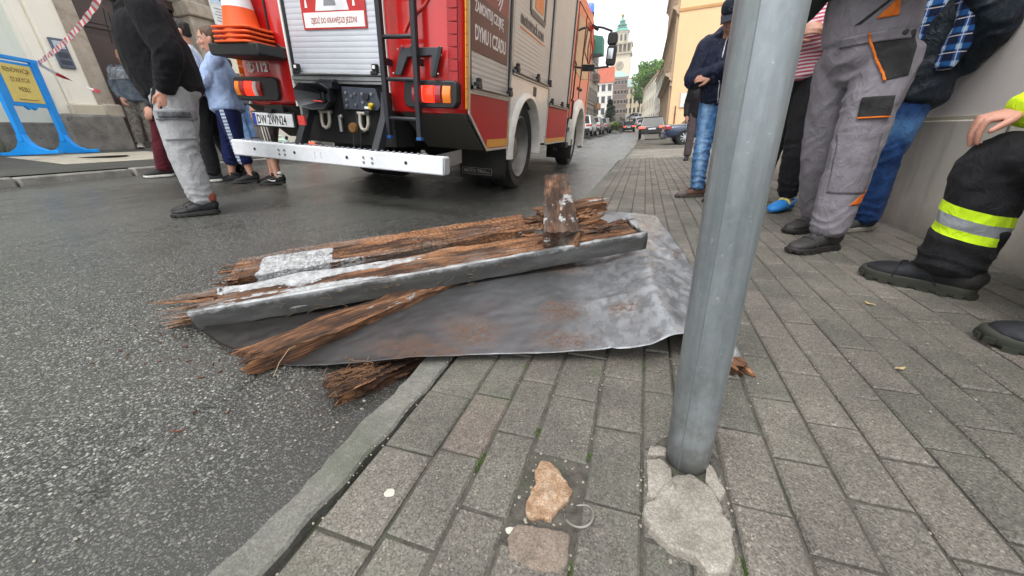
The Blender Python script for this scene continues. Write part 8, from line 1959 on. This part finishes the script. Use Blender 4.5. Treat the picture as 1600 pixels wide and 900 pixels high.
# ================================================================== CARS
TAILR = glow('car tail light lit', (1, .05, .03), 2.0); TAILD = plain('car tail light', (.38, .01, .012), .2, coat=.5); CGL = plain('car glass', (.012, .015, .018), .12, spec=.25)
def car(label, loc, rz, paint, kind='suv', L=4.6, W=1.85, Hh=1.65, lit=False, plate='', group=None, estate=False):
    """front is local +y; the body is a loft of cross sections"""
    t = thing('parked_car' if not lit else 'car', label, 'car', loc, rz, group); hw = W / 2; k = Hh / 1.65
    zb, zs, zr = .32, .98 * k, Hh
    # side profile of the lower body and the greenhouse
    rows = []
    st_ = [(-L / 2 + .0, .52, .80, .86), (-L / 2 + .04, .40, .98, .95), (-L / 2 + .22, .34, 1.02, 1.0), (-L / 2 + .9, .30, 1.02, 1.0), (0, .28, 1.0, 1.0), (L / 2 - 1.3, .30, .99, 1.0), (L / 2 - .6, .32, .92, .98), (L / 2 - .15, .36, .80, .92), (L / 2, .46, .62, .80)]
    for y, z0, z1, f in st_:
        w_ = hw * f; z1 *= k; zm = (z0 + z1) / 2
        rows.append([(-w_ * .86, y, z0), (-w_ * .98, y, z0 + .10), (-w_, y, zm), (-w_ * .985, y, z1 - .12), (-w_ * .90, y, z1 - .01), (-w_ * .4, y, z1 + .02), (w_ * .4, y, z1 + .02), (w_ * .90, y, z1 - .01), (w_ * .985, y, z1 - .12), (w_, y, zm), (w_ * .98, y, z0 + .10), (w_ * .86, y, z0), (0, y, z0 - .02)])
    m = MB().grid([r + [r[0]] for r in rows]); n = 13; e = (len(rows) - 1) * (n + 1)
    m.f += [tuple(range(n))[::-1], tuple(e + j for j in range(n))]; m.m += [0, 0]
    body_ = m.build('body', paint, t, ang=40, subsurf=1)
    g = {'suv': (-L / 2 + .06, -L / 2 + .45, .55, 1.25), 'sedan': (-L / 2 + .75, -L / 2 + 1.45, .35, 1.15), 'hatch': (-L / 2 + .08, -L / 2 + .65, .45, 1.15)}[kind]
    sec = lambda y, w_, z: [(-w_, y, z), (w_, y, z)]
    m = MB(); wb, wt = hw * .95, hw * .74
    y0, y1, y2, y3 = g
    bot = [(-wb, y0, zs - .03), (wb, y0, zs - .03), (wb, y3, zs - .06), (-wb, y3, zs - .06)]; topp = [(-wt, y1, zr - .03), (wt, y1, zr - .03), (wt, y2, zr - .02), (-wt, y2, zr - .02)]
    m.add(bot + topp, [(0, 1, 5, 4), (1, 2, 6, 5), (2, 3, 7, 6), (3, 0, 4, 7), (4, 5, 6, 7)]); m.build('cabin', paint, t, bevel=.05, seg=3)
    # glass set just proud of the cabin
    def quad(a, b, c_, d, ins, off, nm):
        a, b, c_, d = map(V, (a, b, c_, d)); ce = (a + b + c_ + d) / 4; nrm = (b - a).cross(d - a).normalized()
        if nrm.dot(ce - V((0, (y0 + y3) / 2, zs))) < 0: nrm = -nrm
        P = [p.lerp(ce, ins) + nrm * off for p in (a, b, c_, d)]; o = MB().add(P, [(0, 1, 2, 3)]).build(nm, CGL, t, smooth=False, thick=.012); return o
    B, T_ = bot, topp
    quad(B[0], B[1], T_[1], T_[0], .13, .010, 'rear_window'); quad(B[3], B[2], T_[2], T_[3], .10, .010, 'windscreen')
    for (i, j) in ((1, 2), (3, 0)):
        md_b = V(B[i]).lerp(V(B[j]), .5); md_t = V(T_[i]).lerp(V(T_[j]), .5)
        quad(B[i], md_b, md_t, T_[i], .12, .010, 'side_window'); quad(md_b, B[j], T_[j], md_t, .12, .010, 'side_window')
    m = MB(); m.bb((-wt + .03, y1, zr - .02), (wt - .03, y2, zr + .015)); m.build('roof', paint, t, bevel=.02)
    for s in (-1, 1):
        m = MB(); m.prism([(-L / 2 - .012, .80 * k), (-L / 2 + .20, .78 * k), (-L / 2 + .26, .93 * k), (-L / 2 + .02, .95 * k)], 'x', s * hw * .52, s * (hw * 1.0)); m.build('tail_light', TAILR if lit else TAILD, t, bevel=.02)
        m = MB(); m.prism([(L / 2 - .02, .60 * k), (L / 2 - .35, .66 * k), (L / 2 - .38, .78 * k), (L / 2 - .10, .72 * k)], 'x', s * hw * .55, s * hw * .95); m.build('headlight', plain('headlight clear', '#c4c8cc', .15, coat=.5), t, bevel=.02)
        m = MB(); m.box((s * (hw + .10), y3 - .35, zs + .05), (.20, .10, .14)); m.build('wing_mirror', paint, t, bevel=.03)
        for y in (-L / 2 + .85, L / 2 - .88):
            m = MB(); m.lathe([(.21, -.09 * s), (.31, -.105 * s), (.33, -.07 * s), (.335, 0), (.33, .07 * s), (.31, .105 * s), (.21, .09 * s)], 28, (s * (hw - .10), y, .335), 'x'); wh = m.build('wheel', RUB, t, ang=40)
            m = MB(); m.lathe([(.22, .095 * s), (.205, .07 * s), (.20, .03 * s), (.0, .03 * s)], 28, (s * (hw - .10), y, .335), 'x'); m.build('rim', plain('rim dark', '#4b4d50', .4, .6), wh)
            m = MB()
            for q in range(9):
                a = q * 2 * math.pi / 9; m.bar((s * (hw - .005), y + .03 * math.cos(a), .335 + .03 * math.sin(a)), (s * (hw - .015), y + .205 * math.cos(a), .335 + .205 * math.sin(a)), .035, .03, up=(1, 0, 0))
            m.lathe([(.0, .11 * s), (.05, .105 * s), (.06, .08 * s)], 14, (s * (hw - .10), y, .335), 'x'); m.build('spokes', plain('alloy silver', '#c3c5c7', .35, .5), wh)
            m = MB(); m.lathe([(.36, -.02 * s), (.375, .012 * s), (.355, .016 * s)], 28, (s * (hw - .012), y, .335), 'x'); m.build('wheel_arch', BLK, t)
    m = MB(); m.prism([(-L / 2 - .03, .36), (-L / 2 + .12, .32), (-L / 2 + .16, .56), (-L / 2 - .02, .60)], 'x', -hw * .84, hw * .84); m.build('rear_bumper', BLK if kind != 'sedan' else paint, t, bevel=.03)
    m = MB(); m.bb((-.26, -L / 2 - .022, .70 * k), (.26, -L / 2 - .0, .81 * k)); m.build('number_plate', plain('plate white', '#dfe1e2', .35), t)
    m = MB(); m.bb((-hw * .5, -L / 2 - .02, .84 * k), (hw * .5, -L / 2 + .03, .865 * k)); m.build('chrome_strip', STEEL, t)
    m = MB(); m.cyl((-.4, -L / 2 - .02, .34), (-.4, -L / 2 + .2, .34), .035, n=10); m.build('exhaust', STEEL, t)
    return t
DGREY = plain('dark grey car paint', '#1d1f22', .3, coat=.3, var=.05, vs=2); DBLUE = plain('dark blue car paint', '#2b3a52', .22, coat=.7, var=.05, vs=2); SILV = plain('silver car paint', '#a9acb0', .28, .4, coat=.5, var=.05, vs=2); WHITEP = plain('white car paint', '#cfd0d0', .3, coat=.5, var=.05, vs=2)
car('dark grey estate car with lit tail lights standing on the right of the street', (.40, 33.2, rise(31.0)), R(1), DGREY, 'suv', 4.5, 1.86, 1.50, True)
car('dark blue saloon parked across the side street before the apricot wall', (3.22, 19.9, -.09), R(-86), DBLUE, 'sedan', 4.9, 1.86, 1.46)
c = at(982, 200, 62); car('small black car driving away in the middle of the street', (c[0], 62, road_z(c[0] + .8, 59)), R(4), plain('black car paint', '#1f2022', .25, coat=.6), 'hatch', 4.2, 1.75, 1.45, True)
for y, x, p, lb in ((32.0, -4.75, WHITEP, 'white car parked nearest the fire engine cab on the left'), (38.2, -4.75, SILV, 'silver car parked second on the left between the white and the last one'), (45.5, -4.75, plain('pale grey car paint', '#8f9296', .28, .4, coat=.5), 'pale grey car parked last in the row on the left')):
    car(lb, (x, y, road_z(x + .2, y) + .06), R(0), p, 'hatch', 4.3, 1.78, 1.52, False, group='cars parked along the left kerb')
for i, (px_, y, p, lb) in enumerate(((1003, 78, WHITEP, 'white car parked far up on the right behind the dark estate'), (1000, 96, SILV, 'farthest silver car parked on the right near the cream house'), (996, 120, WHITEP, 'distant white car crossing in front of the sandstone building'), (990, 128, plain('blue grey car paint', '#6f7f92', .3, coat=.5), 'distant blue grey car in front of the sandstone building'))):
    c = at(px_, 190, y); car(lb, (c[0], y, road_z(XK + 3, y) if y > 110 else road_z(-1, y)), R(0 if i < 2 else 70), p, 'hatch', 4.3, 1.78, 1.5)
for (px_, y, lb, col) in ((991, 88, 'distant pedestrian in dark clothes walking on the street', '#2e2f35'),):
    c = at(px_, 190, y); simple(lb, (c[0], y, road_z(c[0], y)), R(0), 1.72, cloth('dark coat', col), cloth('dark cloth', '#26272b'), BLKLEA, SOLEB, DK_HAIR, voxel=.02, names=('coat', 'trousers', 'shoe'))

# ---- rescue tools lying on the ground behind the step of the fire engine
def chainsaw(label, loc, rz, col):
    t = thing('chainsaw', label, 'chainsaw', loc, rz, 'chainsaws beside the fire engine')
    m = MB(); m.prism([(-.18, 0), (.14, 0), (.16, .10), (.08, .19), (-.10, .19), (-.20, .12)], 'y', -.09, .09); m.build('motor_housing', ORR, t, bevel=.025)
    m = MB(); m.prism([(.1, .03), (.30, .04), (.30, .11), (.1, .13)], 'y', -.05, .07); m.build('sprocket_cover', plain('saw grey', '#b3b3ae', .5), t, bevel=.015)
    m = MB(); m.prism([(.28, .05), (.68, .06), (.71, .075), (.68, .095), (.28, .11)], 'y', .02, .03); m.build('guide_bar', STEEL, t)
    m = MB(); m.tube([(-.02, -.11, .06), (-.02, -.12, .2), (-.0, -.06, .27), (0, .06, .27), (-.02, .12, .2), (-.02, .11, .06)], .014, 8); m.tube([(-.16, 0, .15), (-.28, 0, .16), (-.34, 0, .09), (-.28, 0, .02), (-.18, 0, .03)], .016, 8); m.build('handles', BLK, t)
def can(label, loc):
    t = thing('fuel_can', label, 'fuel can', loc, R(30)); m = MB(); m.prism([(-.12, 0), (.12, 0), (.12, .20), (.06, .25), (-.12, .25)], 'y', -.07, .07); m.build('can_body', plain('pale green plastic', '#b5cfc0', .5), t, bevel=.02); m = MB(); m.cyl((.08, 0, .22), (.11, 0, .29), .025, n=12); m.build('cap', BLK, t); m = MB(); m.tube([(-.09, 0, .24), (-.09, 0, .30), (.03, 0, .30), (.05, 0, .25)], .014, 8); m.build('handle', plain('pale green plastic', '#b5cfc0', .5), t)
def gz2(px_, py_):
    r_ = ray(px_, py_); o = np.array([0, 0, EYE]); s_ = (-.08 - SLOPE * .645 - EYE) / (r_[2] + SLOPE * r_[0]); return o + r_ * s_

kz = lambda x, y: PZ(x, y)
chainsaw('orange chainsaw on the far pavement seen under the middle of the fire engine', (-6.55, 6.15, kz(-6.55, 6.15)), R(200), ORR)
chainsaw('orange chainsaw on the far pavement seen past the number plate', (-6.9, 5.35, kz(-6.9, 5.35)), R(150), ORR)
can('pale green fuel can between the two chainsaws on the far pavement', (-6.75, 5.75, kz(-6.75, 5.75)))

# ---- light haze over the far end of the street
hz = MB(); hz.bb((-60, -20, -3), (60, 262, 75)); o = hz.build('haze', None, smooth=False)
m = NT('thin air'); m.n.remove(m.b); vp = m.n.new('ShaderNodeVolumePrincipled'); vp.inputs['Color'].default_value = (.95, .97, 1, 1); vp.inputs['Density'].default_value = .0007; vp.inputs['Anisotropy'].default_value = .2
m.t.links.new(vp.outputs[0], m.n['Material Output'].inputs['Volume']); o.data.materials.clear(); o.data.materials.append(m.mat); o['kind'] = 'stuff'; o['label'] = 'thin pale haze over the street'
